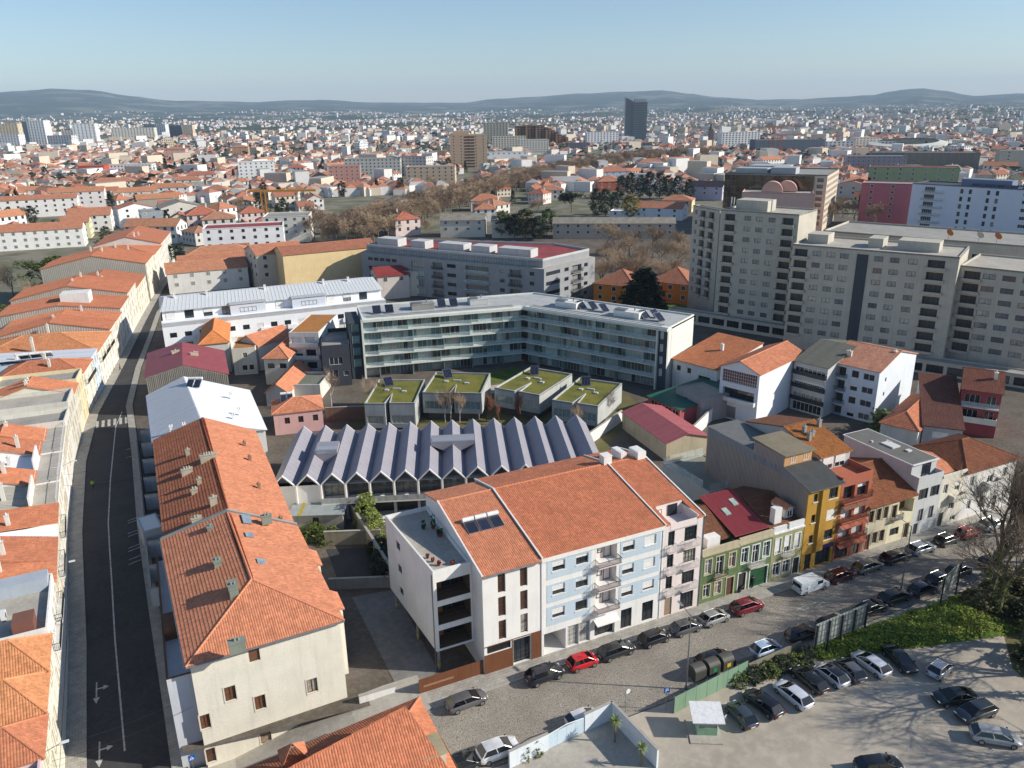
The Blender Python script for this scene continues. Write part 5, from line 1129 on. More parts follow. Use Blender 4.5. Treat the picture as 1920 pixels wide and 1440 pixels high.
B = simple('back_house', 'white back house with lichened orange roof beside the glass block', 'house', (1262, 672), (1345, 694), (1395, 655), 7, WHITE, 'shed', 9.6, tile=tiles((190, 120, 84), .35), ops=lambda B: {0: [Op(1.2, 4.6, 1.0, 1.2, 'p', fr=FRAMED), Op(4.0, 4.6, 1.0, 1.2, 'p', fr=FRAMED), Op(7.0, 3.6, 3.0, 1.2, 'w', fr=FRAMED)]}, fine=2)
B.chimney(6.5, 9, 7.5, 9.8, .7, .5, WHITE, 1)
B = simple('back_house', 'tall white back house with glazed veranda and garage', 'house', (1352, 685), (1425, 702), (1475, 655), 10.8, plaster((222, 226, 230), .15), 'gable', 12.6, 'y', TILE, fine=2, ops=lambda B: {0: [Op(.5, 7.7, B.L-1.0, 2.6, 'm', d=.2), Op(.8, 4.4, B.L-1.6, 2.2, 'w', d=.8, fr=FRAMED), Op(1.4, .2, 2.6, 2.6, 'g', dc=METAL)]})
B.balcony(0, .3, B.L-.3, 4.2, 1.0, 'solid', WHITE, WHITE, .7)
B = simple('back_house', 'grey-roofed apartment house with enclosed balconies and hanging laundry', 'apartment building', (1490, 675), (1553, 690), (1606, 642), 10.6, plaster((196, 198, 196), .35), 'gable', 13, 'x', corr((112, 110, 96), .3, .5, .7), fine=0, ops=lambda B: {0: [Op(.4, 8.0-2.75*k, B.L-.8, 1.5, 'w' if k != 1 else 'm', d=.1, sh=[0, .3, 0, 0][k]) for k in range(3)]+[Op(.5, .2, B.L-1, 1.9, 'w')]})
for k in range(3): B.balcony(0, .1, B.L-.1, 7.9-2.75*k, .5, 'solid', None, None, .9)
B = simple('back_house', 'white four-storey house with orange roof, balconies and laundry', 'apartment building', (1555, 676), (1650, 697), (1684, 655), 10.9, plaster((216, 222, 228), .2), 'gable', 13.3, 'x', tiles((204, 146, 118), .2), fine=2, ops=lambda B: {0: [o for k in range(4) for o in (Op(.5, 8.1-2.75*k, 3.2, 2.1, 'n', d=1.3, back=plaster((92, 84, 76), .3)), Op(4.9, 8.6-2.75*k, 1.4, 1.4, 'c', sh=[0, .4, 0, .5][k], fr=FRAMED), Op(7.2, 8.6-2.75*k, 2.2, 1.3, 'w'))], 1: [Op(3, 8.0, .7, .9, 'p'), Op(3, 5.0, .7, .9, 'p')]})
for k in range(4): B.window(0, Op(.9, 8.15-2.75*k, 2.2, 1.9, 'w', d=1.28, fr=FRAMED))
for k in range(1, 4): B.balcony(0, .3, 4.0, 8.05-2.75*k+2.75-.02, .5, 'bars', None, DMETAL, .9)
B.chimney(2.6, 3.0, 11, 12.8, 1.0, .4, CREAM, 1); B.chimney(9.6, 8.0, 11.5, 13.2, .6, .8, CREAM, 1)
B = simple('back_house', 'crimson-walled house with brown tiled roof and tall front balconies', 'house', (1805, 728), (1880, 738), (1925, 705), 9, plaster((150, 70, 76), .25, name='crimson_render'), 'gable', 11.2, 'x', tiles((128, 76, 62), .35), fine=2, ops=lambda B: {0: [Op(.6, 6.0-3.0*k, 2.6, 2.0, 'w', d=.9) for k in range(2)]+[Op(4.2, 6.0-3.0*k, 1.6, 2.0, 'c', d=.6) for k in range(2)]})
m = MB(); m.box(0, -.04, 0, B.L, -.006, 8.9); B.balcony(0, .1, B.L-.1, 5.9, 1.0, 'glass', OFFW, GBAL); B.balcony(0, .1, B.L-.1, 2.9, 1.0, 'solid', OFFW, OFFW); B.chimney(5.2, 4.2, 9.6, 11.6, .6, .5, CREAM, 1)
simple('low_house', 'low house with bright orange hipped roof behind the round shrub', 'house', (1652, 792), (1722, 808), (1742, 748), 4.2, OFFW, 'hip', 6.2, tile=TILE2, fine=2)
B = simple('low_house', 'grey house with dark brown roof and twin air-conditioners', 'house', (1732, 797), (1806, 806), (1815, 738), 4.8, plaster((168, 174, 180), .3), 'shed', 8.2, tile=tiles((112, 72, 62), .2), fine=2, ops=lambda B: {0: [Op(1.6, 2.6, 2.6, 1.2, 'w', fr=FRAMEW, sh=1)]})
simple('garden_shed', 'small shed with red and white striped roof by the stone wall', 'shed', (1168, 772), (1250, 830), (1286, 790), 3.6, plaster((188, 176, 150), .5, name='rubble_stone'), 'gable', 4.8, 'x', corr((166, 92, 94), .6, .4, .6), fine=0)
simple('garden_shed', 'outbuilding with dark green and grey striped sheet roof', 'shed', (1215, 742), (1275, 768), (1312, 705), 3.4, plaster((176, 92, 96), .3), 'shed', 4.6, tile=corr((36, 96, 78), 1.0, .3, .4), fine=0, ops=lambda B: {0: [Op(1+2.1*i, .6, 1.8, 2.2, 'c') for i in range(4)]})
simple('outbuilding', 'plain grey cube outbuilding with pale flat roof', 'outbuilding', (1268, 727), (1318, 750), (1340, 727), 5, plaster((158, 156, 156), .35), 'flat', par=.15, deck=plaster((168, 156, 138), .4), ops=lambda B: {0: [Op(2.6, 2.6, 1.2, 1.3, 'x', fr=FRAMED)]})
B = simple('roof_terrace_house', 'flat-roofed house with glass-fenced roof terrace behind the tiled roof', 'house', (1243, 872), (1330, 925), (1348, 868), 6.0, plaster((170, 176, 174), .35), 'flat', par=.15, deck=plaster((142, 138, 124), .4))
m = MB(); t_ = .04; L, D = B.L, B.D
for k in range(int(L/1.6)): put('glass_panel', MB().box(k*1.6+.03, .05, 6.1, k*1.6+1.55, .09, 7.4).mesh('glass_panel', GBAL), B.root)
for k in range(int(D/1.6)):
 for x in (.05, L-.09): put('glass_panel', MB().box(x, k*1.6+.1, 6.1, x+.04, k*1.6+1.6, 7.4).mesh('glass_panel', GBAL), B.root)
simple('pink_house', 'pink house with orange hipped roof and three small windows', 'house', (512, 776), (604, 766), (610, 741), 4.6, plaster((206, 164, 160), .2, name='pink_render'), 'hip', 6.2, tile=TILE, fine=2, ops=lambda B: {0: [Op(2.0, 2.2, 1.0, 1.3, 'c', fr=FRAMEB), Op(4.6, 2.2, 1.0, 1.3, 'c', fr=FRAMEB), Op(7.4, 2.2, 1.0, 1.3, 'c', fr=FRAMEB)]})
PH = Bld('t', 't', 't', *(P(512, 776, 4.6), 0.25)); bpy.data.objects.remove(PH.root)
solar('pair of dark solar collectors on the pink house roof', PH, 1.5, 3.5, 5.4, 1.1, 2.0, R(32), 0, 2, True)
# tall narrow white house with mossy flat roof, charcoal house beside it
B = simple('narrow_house', 'tall narrow white house with mossy orange flat roof', 'house', (541, 624), (597, 624), (597, 590), 11, WHITE, 'flat', par=.12, deck=tiles((178, 118, 60), .5), ops=lambda B: {0: [Op(.5+3.2*i, 8.0-3.1*k, 2.4, 2.0, 'w', sh=[.9, .6, 0][k] if i == 0 else [.9, 0, 0][k], d=.6, fr=FRAMED) for k in range(3) for i in range(2) if .5+3.2*i+2.4 < B.L]})
for k in range(3): B.balcony(0, .1, B.L-.1, 7.8-3.1*k, .8, 'solid', WHITE, WHITE, .9)
B = simple('narrow_house', 'charcoal house with white-framed windows and roof terrace', 'house', (602, 656), (655, 652), (652, 620), 9, plaster((62, 64, 72), .15, name='charcoal_render'), 'flat', par=.9, ops=lambda B: {0: [Op(1.6, 5.2, 3.0, 1.8, 'w'), Op(1.0, 1.6, 2.4, 2.4, 'c'), Op(4.6, 2.4, 1.2, 1.2, 'p')]})
simple('corner_house', 'small house with bright orange pyramid roof behind the crimson roof', 'house', (374, 646), (428, 641), (450, 606), 7.6, OFFW, 'hip', 10.2, tile=tiles((214, 134, 80), .03), fine=1, k=.8)
simple('small_house', 'small cream house with flat mossy roof and one upper window', 'house', (434, 655), (478, 652), (474, 630), 6.6, CREAM, 'flat', par=.1, deck=tiles((170, 118, 70), .4), ops=lambda B: {0: [Op(2.4, 4.4, 1.0, 1.1, 'c'), Op(2.0, 1.2, 1.1, 1.2, 'c', fr=FRAMED), Op(3.6, 1.2, 1.0, 1.2, 'c', fr=FRAMED)]})
simple('small_house', 'house with steep orange gable roof in shade of the white terraces', 'house', (446, 640), (484, 648), (500, 618), 6.5, OFFW, 'gable', 8.6, 'y', TILE, fine=1)
simple('small_house', 'long lean-to with orange and dark roof beside the grey terrace', 'house', (498, 735), (540, 735), (520, 690), 3.2, OFFW, 'gable', 5.0, 'y', TILE, fine=2)
B = simple('small_house', 'house with black shaded hip roof and two rear windows', 'house', (494, 672), (540, 672), (536, 632), 6.4, CREAM, 'hip', 8.6, tile=TILE, fine=1, ops=lambda B: {0: [Op(.8, 4.0, 1.6, 1.2, 'w', fr=FRAMED), Op(3.6, 4.0, 1.6, 1.2, 'w', fr=FRAMED)]})
B = simple('terrace_extension', 'low flat extension with green-grey deck and domed rooflights', 'outbuilding', (546, 725), (600, 725), (598, 700), 3.0, OFFW, 'flat', par=.5, deck=plaster((116, 122, 108), .4))
# ---------- long white terraced apartment building ----------
B = frame_bld('apartment_building', 'long white terraced apartment building with pale metal mansard roof', 'apartment building', (303, 607), (723, 562), (723, 532), 9.6)
L = B.L
ops = [Op(1.5+i*3.6, 5.6, 1.7, 1.3, 'w', fr=FRAMED, sh=random.choice((0, 0, 1))) for i in range(int(L/3.6))]+[Op(1.5+i*3.6, 2.6, 1.7, 1.4, 'w', fr=FRAMED, sh=random.choice((0, .5, 1))) for i in range(int(L/3.6))]
B.walls(plaster((234, 236, 238), .12), 9.6, {0: ops, 3: grid(1, 18, 5, 5.6, 1, 3, 1.4, 1.4)})
m = MB(); m.box(0, 0, 8.5, L, 3.0, 9.62); m.build('terrace_front', plaster((234, 236, 238), .1), B.root)
m = MB(); m.box(.4, 3.0, 9.6, L-.4, B.D, 12.3); m.build('top_storey', plaster((236, 238, 240), .1), B.root)
for i in range(int(L/4.6)):
 w_ = Op(1.2+i*4.6, 9.7, 2.2, 2.1, 'w', d=2.97, fr=FRAMED, sh=random.choice((0, .5, 1, 1))); B.window(0, w_)
B.pitched([[(0, 2.3, 12.2), (L, 2.3, 12.2), (L-1, 9, 14.6), (1.5, 9, 14.6)], [(L, B.D+.3, 12.2), (0, B.D+.3, 12.2), (1.5, 9, 14.6), (L-1, 9, 14.6)], [(0, B.D+.3, 12.2), (0, 2.3, 12.2), (1.5, 9, 14.6)], [(L, 2.3, 12.2), (L, B.D+.3, 12.2), (L-1, 9, 14.6)]], flat((208, 210, 210), .5, .1, name='pale_metal', var=.06), fine=0)
rb = MB()
for i in range(60): x = .5+(L-1)*i/60; x2 = 1.5+(L-2.5)*i/60; rb.beam((x, 2.3, 12.21), (x2, 9, 14.61), .08, .06)
rb.build('standing_seams', flat((214, 216, 216), .5, .1, name='pale_metal_seam', var=.05), B.roof, kind='stuff')
for (x, w) in ((17, 9), (33, 9)):
 m = MB(); m.box(x, 1.2, 9.62, x+w, 5.5, 12.4); m.build('dormer', plaster((206, 210, 218), .1), B.root); m = MB(); m.box(x-.2, .9, 12.4, x+w+.2, 6.5, 12.6); m.build('dormer_roof', flat((186, 188, 188), .6, name='dormer_sheet'), B.root); B.window(0, Op(x+2.4, 10.2, 4.2, 1.2, 'w', d=1.18, fr=FRAMED))
for x in (4, 12, 27, 43, 50): B.chimney(x, 8.0, 13.5, 15.2, .5, .5, WHITE, 2)
for x in (5, 13, 24, 31, 38, 46): m = MB(); m.box(x, -.55, 4.6, x+2.4, -.01, 5.7); m.build('balcony_box', plaster((234, 236, 238), .1), B.root)
# ---------- big grey apartment block ----------
GBLK = plaster((188, 182, 168), .35, name='grey_beige_render'); GBLD = plaster((140, 138, 132), .35, name='dark_grey_render')  # second one: darker grey render for the loggia backs
def block(label, a, b, c, z, cols, nf, strips, zb=3.5, fh=2.85, ang=None, tall=0):
 B = frame_bld('apartment_building', label, 'apartment building', a, b, c, z); ops = []; L = B.L
 for f in range(nf):
  zz = z-2.6-fh*f
  if zz < zb: break
  for kind, s, w in cols:
   if kind == 'w': ops.append(Op(s*L, zz, w, 1.25, 'c', fr=FRAMED, gl=glass((120, 124, 128), .9, 'grey_pane', .12)))
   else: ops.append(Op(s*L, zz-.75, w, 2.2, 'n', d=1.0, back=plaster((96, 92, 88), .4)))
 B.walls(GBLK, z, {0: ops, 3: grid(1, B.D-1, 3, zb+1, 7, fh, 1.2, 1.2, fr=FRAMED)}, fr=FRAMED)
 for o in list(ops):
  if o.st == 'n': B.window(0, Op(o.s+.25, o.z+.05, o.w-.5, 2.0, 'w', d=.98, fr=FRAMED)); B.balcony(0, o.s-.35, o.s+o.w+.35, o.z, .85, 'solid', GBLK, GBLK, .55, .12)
 for s, w in strips: m = MB(); m.box(s*L, -.1, zb, s*L+w, -.01, z-1.2); m.build('stair_strip', plaster((70, 74, 80), .2, name='dark_strip'), B.root)
 B.flat_roof(z-.4, M_PALE, .4, .3, GBLK)
 return B
B1 = block('grey-beige apartment block with dark stair strip and stacked balconies', (1487, 457), (1800, 482), (1812, 461), 27, [('b', .015, 3.2), ('w', .135, 2.0), ('w', .225, 2.0), ('w', .31, 2.0), ('w', .52, 2.0), ('w', .615, 2.0), ('w', .72, 2.0), ('b', .83, 3.6)], 8, [(.415, 2.6)])
B1.box('panel_field', 4.6, -.25, 2.0, 15.0, -.02, 2.4, GBLK)
for s, w in ((.44, 3.4), (.62, 9), (.05, 5)): m = MB(); m.box(s*B1.L, 6, 26.6, s*B1.L+w, 12, 28.9); m.build('lift_house', GBLK, B1.root)
B2_ = block('tall end tower of the grey-beige block with terrace balconies', (1352, 392), (1499, 402), (1521, 391), 33, [('w', .32, 1.9), ('w', .47, 1.9), ('w', .63, 1.9), ('b', .8, 3.0), ('b', .06, 3.0)], 10, [], fh=2.9)
m = MB(); m.box(3, 3, 32.6, 12, 9, 35.5); m.build('lift_house', GBLK, B2_.root)
for i, x in enumerate((2.0, 2.8, 13.5)): m = MB(); m.tube((x, 2.0, 32.6), (x, 2.0, 36.2), .18, n=8); m.build('antenna', LGREY, B2_.root)
B3 = block('corner wing of the tower with zigzag balconies', (1300, 384), (1350, 393), (1366, 392), 32, [('w', .1, 1.2), ('b', .3, 2.6), ('b', .62, 2.6)], 10, [], fh=2.9)
B4 = block('lower wing of the grey-beige block at the picture edge', (1801, 497), (1990, 516), (1990, 489), 24.5, [('b', .05, 3.4), ('w', .25, 2.6), ('w', .45, 2.6), ('w', .65, 2.6), ('b', .82, 3.4)], 7, [])
def podium(label, Q, x, y, L, D, h):
 B = Bld('podium_building', label, 'building', Q.world(x, y), Q.ang, L, D); B.walls(GBLK, h, {0: [Op(1+i*4.4, h-2.5, 3.6, 1.9, 'w', fr=FRAMED) for i in range(int(L/4.4))]}); B.flat_roof(h-.05, CONC, .3)
podium('long grey shop podium with wide ribbon windows below the grey block', B2_, -13, -3.2, B2_.L+24, 3.1, 3.4); podium('grey podium with air-conditioners under the lower wing', B1, 16, -4.4, B1.L+10, 4.2, 3.0)
B = frame_bld('rear_wing', 'rear wing of the grey block with satellite dishes on its roof', 'apartment building', (1545, 432), (1935, 462), (1935, 438), 25); B.walls(GBLK, 25, {0: grid(10, 46, 8, 20.5, 1, 3, 2.0, 1.3, fr=FRAMED)}); B.flat_roof(24.6, CONC, .5)
for i, s in enumerate((.62, .76, .84)):
 x = B.L*s; t = thing('satellite_dish', ['orange satellite dish on the rear wing roof', 'pale satellite dish beside the stair house', 'second orange satellite dish on the rear wing roof'][i], 'satellite dish', (*B.world(x, 3), 24.65), B.ang+R(150))
 m = MB(); m.tube((0, 0, 0), (0, 0, 1.6), .06, n=6); m.build('mast', METAL, t)
 m = MB(); m.lathe([(0, 0), (.5, .08), (.9, .28), (1.05, .42), (.9, .3), (.5, .1), (0, .03)], 18); d_ = m.build('dish', flat((186, 104, 48) if i != 1 else (200, 190, 170), .5), t, loc=(0, 0, 1.7)); d_.rotation_euler = (R(62), 0, 0)
# ---------- grey apartment building with red flat roof ----------
za = 15.3
pts = [P(676, 462, za), P(1020, 492, za), P(1116, 470, za)]
n1 = offset(pts[0], pts[1], 16); e2 = (pts[1][0]+n1[0]+(pts[2][0]-pts[1][0]), pts[1][1]+n1[1]+(pts[2][1]-pts[1][1]))
o0 = pts[0]; pp = [pts[0], pts[1], pts[2], (pts[2][0]-12, pts[2][1]+14), (pts[0][0]+n1[0]*1.0, pts[0][1]+n1[1]*1.0)]
B = Bld('apartment_building', 'long grey apartment building with red roof deck and angled end', 'apartment building', o0, 0.0, pts=[(x-o0[0], y-o0[1]) for x, y in pp])
GM = plaster((150, 152, 154), .3, name='grey_stone_render'); L0 = B.edge(0)[2]; L1 = B.edge(1)[2]
ops0 = [o for f in range(4) for o in ([Op(3+i*2.6, 9.6-3.1*f+1.2, 2.0, 1.1, 'w', fr=FRAMED) for i in range(5)]+[Op(L0*.3, 9.6-3.1*f+.3, 5.0, 2.2, 'w', d=.4, fr=FRAMED, gl=TEAL[0])]+[Op(L0*.42, 9.6-3.1*f+.3, 4.0, 2.2, 'n', d=1.0, back=GBLD)]+[Op(L0*.5, 9.6-3.1*f+1.2, 3.5, 1.2, 'w', fr=FRAMED)]+[Op(L0*.6, 9.6-3.1*f+.3, 9.0, 2.2, 'n', d=1.0, back=GBLD), Op(L0*.78, 9.6-3.1*f+1.2, 1.8, 1.2, 'w', fr=FRAMED), Op(L0*.83, 9.6-3.1*f+.3, 4.2, 2.2, 'n', d=1.0, back=GBLD), Op(L0*.93, 9.6-3.1*f+1.2, 1.6, 1.2, 'w', fr=FRAMED)])]
ops1 = [o for f in range(4) for o in (Op(1.0, 9.6-3.1*f+1.2, 7.0, 1.2, 'w', fr=FRAMED), Op(10.2, 9.6-3.1*f+1.2, 2.2, 1.2, 'w', fr=FRAMED), Op(14.2, 9.6-3.1*f+.3, 5.0, 2.2, 'n', d=1.0, back=GBLD), Op(20.6, 9.6-3.1*f+1.2, 2.0, 1.2, 'w', fr=FRAMED))]
B.walls(GM, 13.2, {0: ops0, 1: ops1}, fr=FRAMED)
for e, ol in ((0, ops0), (1, ops1)):
 for o in ol:
  if o.st == 'n': B.window(e, Op(o.s+.3, o.z+.05, o.w-.6, 2.0, 'w', d=.98, fr=FRAMED)); B.balcony(e, o.s-.2, o.s+o.w+.2, o.z, .7, 'glass' if o.w > 6 else 'bars', GM, GBAL if o.w > 6 else DMETAL, .95)
m = MB(); ins = [(x*.0+x, y) for x, y in B.pts]
def inset_poly(pts, d):
 n = len(pts); out = []
 for i in range(n):
  a, p, q = pts[i-1], pts[i], pts[(i+1) % n]; d0 = (p[0]-a[0], p[1]-a[1]); l0 = hypot(*d0); d1_ = (q[0]-p[0], q[1]-p[1]); l1 = hypot(*d1_); n0 = (-d0[1]/l0, d0[0]/l0); n1_ = (-d1_[1]/l1, d1_[0]/l1); den = max(.3, 1+n0[0]*n1_[0]+n0[1]*n1_[1]); out.append((p[0]+d*(n0[0]+n1_[0])/den, p[1]+d*(n0[1]+n1_[1])/den))
 return out
up = inset_poly(B.pts, 1.5); m.prism(up, 13.2, 15.3); m.build('penthouse', GM, B.root)
m = MB(); m.poly([(x, y, 13.21) for x, y in B.pts]); m.build('terrace', M_PALE, B.root)
B.flat_roof(15.35, flat((150, 66, 62), .7, name='red_roof_paint', var=.2, scale=.3), .7, .3, LGREY, pts=up)
p, d, L = B.edge(0)
for s, w in ((.06, 9), (.26, 6), (.42, 10), (.6, 7), (.74, 12)): m = MB(); m.box(s*L, 4, 15.4, s*L+w, 9, 18); m.build('lift_house', LGREY, B.root, loc=(*p, 0), rz=atan2(d[1], d[0]))
for i in range(16): B.window(0, Op(3+i*4.2, 13.4, 3.2, 1.5, 'w', d=1.48, fr=FRAMED))
# ---------- row on the far side of the dark street ----------
FIBG = corr((176, 170, 156), .5, .4, .9, name='grey_fibre_sheet'); TERW = plaster((226, 220, 208), .3)
def wx(y): return _at(SL, y)-.05
def west(label, y0, y1, D, z, wall, kind, zr=None, tile=TILEW, fine=2, ncol=3, nf=2, setb=0.0, fr=FRAMEW, cat='house', axis='x', extra=None, fh=3.0, bal=0):
 xa, xb = wx(y0), wx(y1); a = GW(xa, y0+.02); b = GW(xb, y1-.02); ang = atan2(b[1]-a[1], b[0]-a[0]); L = hypot(b[0]-a[0], b[1]-a[1])
 B = Bld('street_house', label, cat, a, ang, L, D); wall = plaster(wall, .3) if isinstance(wall, tuple) else wall
 ops = [Op(.6+(L-1.2-1.0)*(i/(max(1, ncol-1))), z-2.5-fh*f, 1.0, 1.7 if f < nf-1 else 2.0, random.choice('cxc'), fr=fr, sh=random.choice((0, 0, .3))) for f in range(nf) for i in range(ncol)]
 B.walls(wall, z, {0: ops}, zb=-3.0, fr=fr)
 for o in ops:
  if o.w > .9 and random.random() < .75: surround(B, 0, o, STONE, .1, .04)
 if bal:
  for k in range(bal): B.balcony(0, .4+k*L/bal, L/bal*(k+1)-.4, z-2.7, .7, 'bars', wall, DMETAL, .95)
 if kind == 'gable': B.gable(z, zr, axis, .25, tile, fine, wallmat=wall, y0=setb)
 elif kind == 'hip': B.hip(z, zr, .3, tile, fine)
 elif kind == 'shed':
  B.pitched([[(-.05, setb-.2, z), (L+.05, setb-.2, z), (L+.05, D, zr), (-.05, D, zr)]], tile, fine=fine)
 elif kind == 'flat': B.flat_roof(z-.02, M_PALE if tile is TILEW else tile, .7, .2, wall)
 if setb:
  m = MB(); m.poly([(0, 0, z-.02), (L, 0, z-.02), (L, setb+.3, z-.02), (0, setb+.3, z-.02)]); m.build('terrace', M_PALE, B.root)
  m = MB(); n = max(3, int(L/.9)); m.beam((.1, .12, z+.9), (L-.1, .12, z+.9), .06, .06)
  for i in range(n+1): x = .1+(L-.2)*i/n; m.box(x-.02, .1, z, x+.02, .14, z+.9)
  m.build('terrace_railing', FRAMEW, B.root)
  m = MB(); m.box(.02, setb+.05, z-.02, L-.02, setb+.3, z+(.1 if kind == 'gable' else 1.9)); m.build('terrace_wall', wall, B.root)
 for i in range(random.choice((1, 1, 2))):
  if kind not in ('flat',): B.chimney(random.uniform(1, max(1.2, L-1)), D*random.uniform(.35, .6), z+.5, (zr or z)+random.uniform(.4, 1.1), .55, .5, OFFW, 1)
 return B
OR = tiles((204, 132, 96), .15); OR2 = tiles((194, 124, 92), .28); OR3 = tiles((208, 142, 98), .3)
west('pale pink flat-roofed house at the bottom of the dark street', -9, 0, 14, 6.0, (224, 196, 196), 'flat', ncol=4)
west('house with worn brown hipped roof at the bottom of the dark street', 0, 5.5, 14, 6.6, (222, 220, 196), 'hip', 8.8, OR2)
west('white house with orange hipped roof, lower of the two hips', 5.5, 11.5, 15, 7.2, (226, 222, 206), 'hip', 9.8, OR3)
west('white house with orange hipped roof, upper of the two hips', 11.5, 17.6, 15, 7.6, (230, 226, 212), 'hip', 10.2, OR3)
B = west('white flat-roofed house with dark glass canopy and roof air-conditioners', 17.6, 29.5, 16, 8.0, (234, 232, 226), 'flat', ncol=5, bal=2)
m = MB(); m.box(2.5, 9, 8.0, 8.5, 15.5, 8.7); m.build('glass_canopy', glass((44, 48, 54), .1, 'black_glass', .1), B.root)
for i, (x, y) in enumerate(((4.5, 4.2), (5.2, 6.0))):
 t = thing('air_conditioner', ['air-conditioner fan unit near the canopy on the white flat roof', 'second fan unit beside it on the white flat roof'][i], 'air conditioner', (*B.world(x, y), 8.0), B.ang); m = MB(); m.box(0, 0, .15, 1.0, .5, 1.0); m.build('casing', FRAMEW, t); m = MB(); m.tube((.35, -.02, .58), (.35, 0, .58), .32, n=14); m.build('fan', DMETAL, t); m = MB(); m.box(.05, .05, 0, .15, .45, .15); m.box(.85, .05, 0, .95, .45, .15); m.build('feet', DMETAL, t)
m = MB(); m.box(.6, 1.2, 8.0, 3.0, 3.2, 9.6); m.build('stair_hut', plaster((124, 84, 72), .2), B.root)
m = MB(); m.box(9.2, .3, 8.0, 11.4, 15, 9.6); m.build('raised_parapet', plaster((170, 178, 186), .2), B.root)
west('narrow house with orange roof strip beside the grey parapet', 29.5, 34.5, 15, 7.6, (228, 224, 212), 'gable', 9.4, OR)
west('orange gabled house above the grey parapet house', 34.5, 41, 15, 7.6, (230, 226, 216), 'gable', 9.8, OR2, bal=1)
west('white gutter-roofed house between two orange roofs', 41, 45.5, 15, 7.2, (232, 230, 226), 'shed', 8.6, METW)
west('house with flat orange roof square and green gutter', 45.5, 52, 15, 7.6, (226, 220, 204), 'shed', 8.8, tiles((206, 132, 96), .08), bal=1)
west('house with ribbed grey fibre roof and flowerpots on its terrace', 52, 60.5, 15, 7.4, (232, 228, 216), 'shed', 9.6, FIBG, fine=0, setb=3.2)
west('house with bright orange roof behind a white railed terrace', 60.5, 66, 15, 7.6, (228, 222, 214), 'gable', 9.6, OR, setb=3.4)
west('house with plain white roof and chimney behind its terrace', 66, 72.5, 15, 7.6, (234, 232, 228), 'shed', 8.8, METW, fine=0, setb=3.4)
west('house with orange roof and potted palm on its terrace', 72.5, 78.5, 15, 7.8, (230, 220, 212), 'gable', 9.8, OR2, setb=3.4)
west('house with orange roof and tall white chimney', 78.5, 84.5, 15, 7.8, (222, 218, 206), 'gable', 10, OR, setb=3.0)
west('house with grey slab roof and pale terrace wall', 84.5, 91.5, 15, 8.2, (216, 212, 200), 'flat', tile=CONC)
west('tall grey terrace house with white furniture on top', 91.5, 100, 14, 9.4, (206, 202, 190), 'flat', ncol=3, nf=3)
west('house with large plain orange gable behind the grey terrace house', 100, 106.5, 15, 9.0, (218, 210, 188), 'gable', 11.4, OR)
west('yellowish narrow house with two grey slab roofs', 106.5, 114, 15, 9.2, (224, 208, 170), 'flat', tile=CONC, nf=3)
west('white house with broad orange hipped roof at the bend', 114, 124, 16, 8.8, (232, 226, 208), 'hip', 11, OR2, nf=3, bal=1)
B = west('pale blue house with metal roof and a row of solar collectors', 124, 131, 26, 9.4, (206, 220, 230), 'shed', 10.4, MET, fine=0, nf=3)
solar('three tilted dark solar collectors on the pale blue house', B, 1.0, 7.5, 10.0, 2.0, 2.2, R(35), R(95), 3, True); solar('second group of three solar collectors further along the pale blue house', B, 1.0, 18, 10.3, 2.0, 2.2, R(35), R(95), 3, True)
west('white balconied house with wide orange hipped roof', 131, 149, 26, 8.6, (234, 228, 212), 'hip', 11.6, OR3, ncol=6, nf=3, bal=3)
def fibre_house(label, y0, y1, D, z, zr, wall=(226, 222, 210)):
 B = west(label, y0, y1, D, z, wall, 'gable', zr, OR2, ncol=4, nf=3); L = B.L; m = MB(); n = int(D/.55)
 for i in range(n):
  y = D*(i+.5)/n; zt = z+(zr-z)*(1-abs(2*y/D-1)); m.box(-.1, y-.12, .5, -.015, y+.12, zt-.12)
 m.build('ribbed_sheeting', FIBG, B.root, kind='stuff'); return B
fibre_house('white house with ribbed grey gable facing the orange hipped roof', 149, 158, 26, 9.4, 12.2)
west('house with pale yellow rear wing and orange roof', 158, 168, 26, 9.2, (230, 224, 208), 'gable', 11.2, OR, nf=3)
B = fibre_house('house with rusty orange roof and white roof hut', 168, 183, 30, 10.4, 12.4); m = MB(); m.box(4, 8, 10.5, 9, 15, 14.4); m.build('roof_hut', WHITE, B.root)
fibre_house('long house with tall weathered grey gable further up the street', 183, 200, 30, 11.5, 14.6, (216, 210, 196))
west('house with broken orange roofs and dormers further up the street', 200, 222, 24, 9.5, (222, 214, 196), 'gable', 12, OR2, fine=1, ncol=6, nf=3)
fibre_house('tall stacked grey gable house by the dark side street', 226, 246, 32, 12.5, 16, (220, 212, 196))
west('cream house with red-orange hip further up the street', 246, 268, 24, 12, (226, 220, 206), 'hip', 14.5, OR, fine=1, ncol=6, nf=4)
west('white tall house far up the left side of the street', 268, 300, 24, 13, (214, 210, 200), 'gable', 16, OR2, fine=1, ncol=8, nf=4)
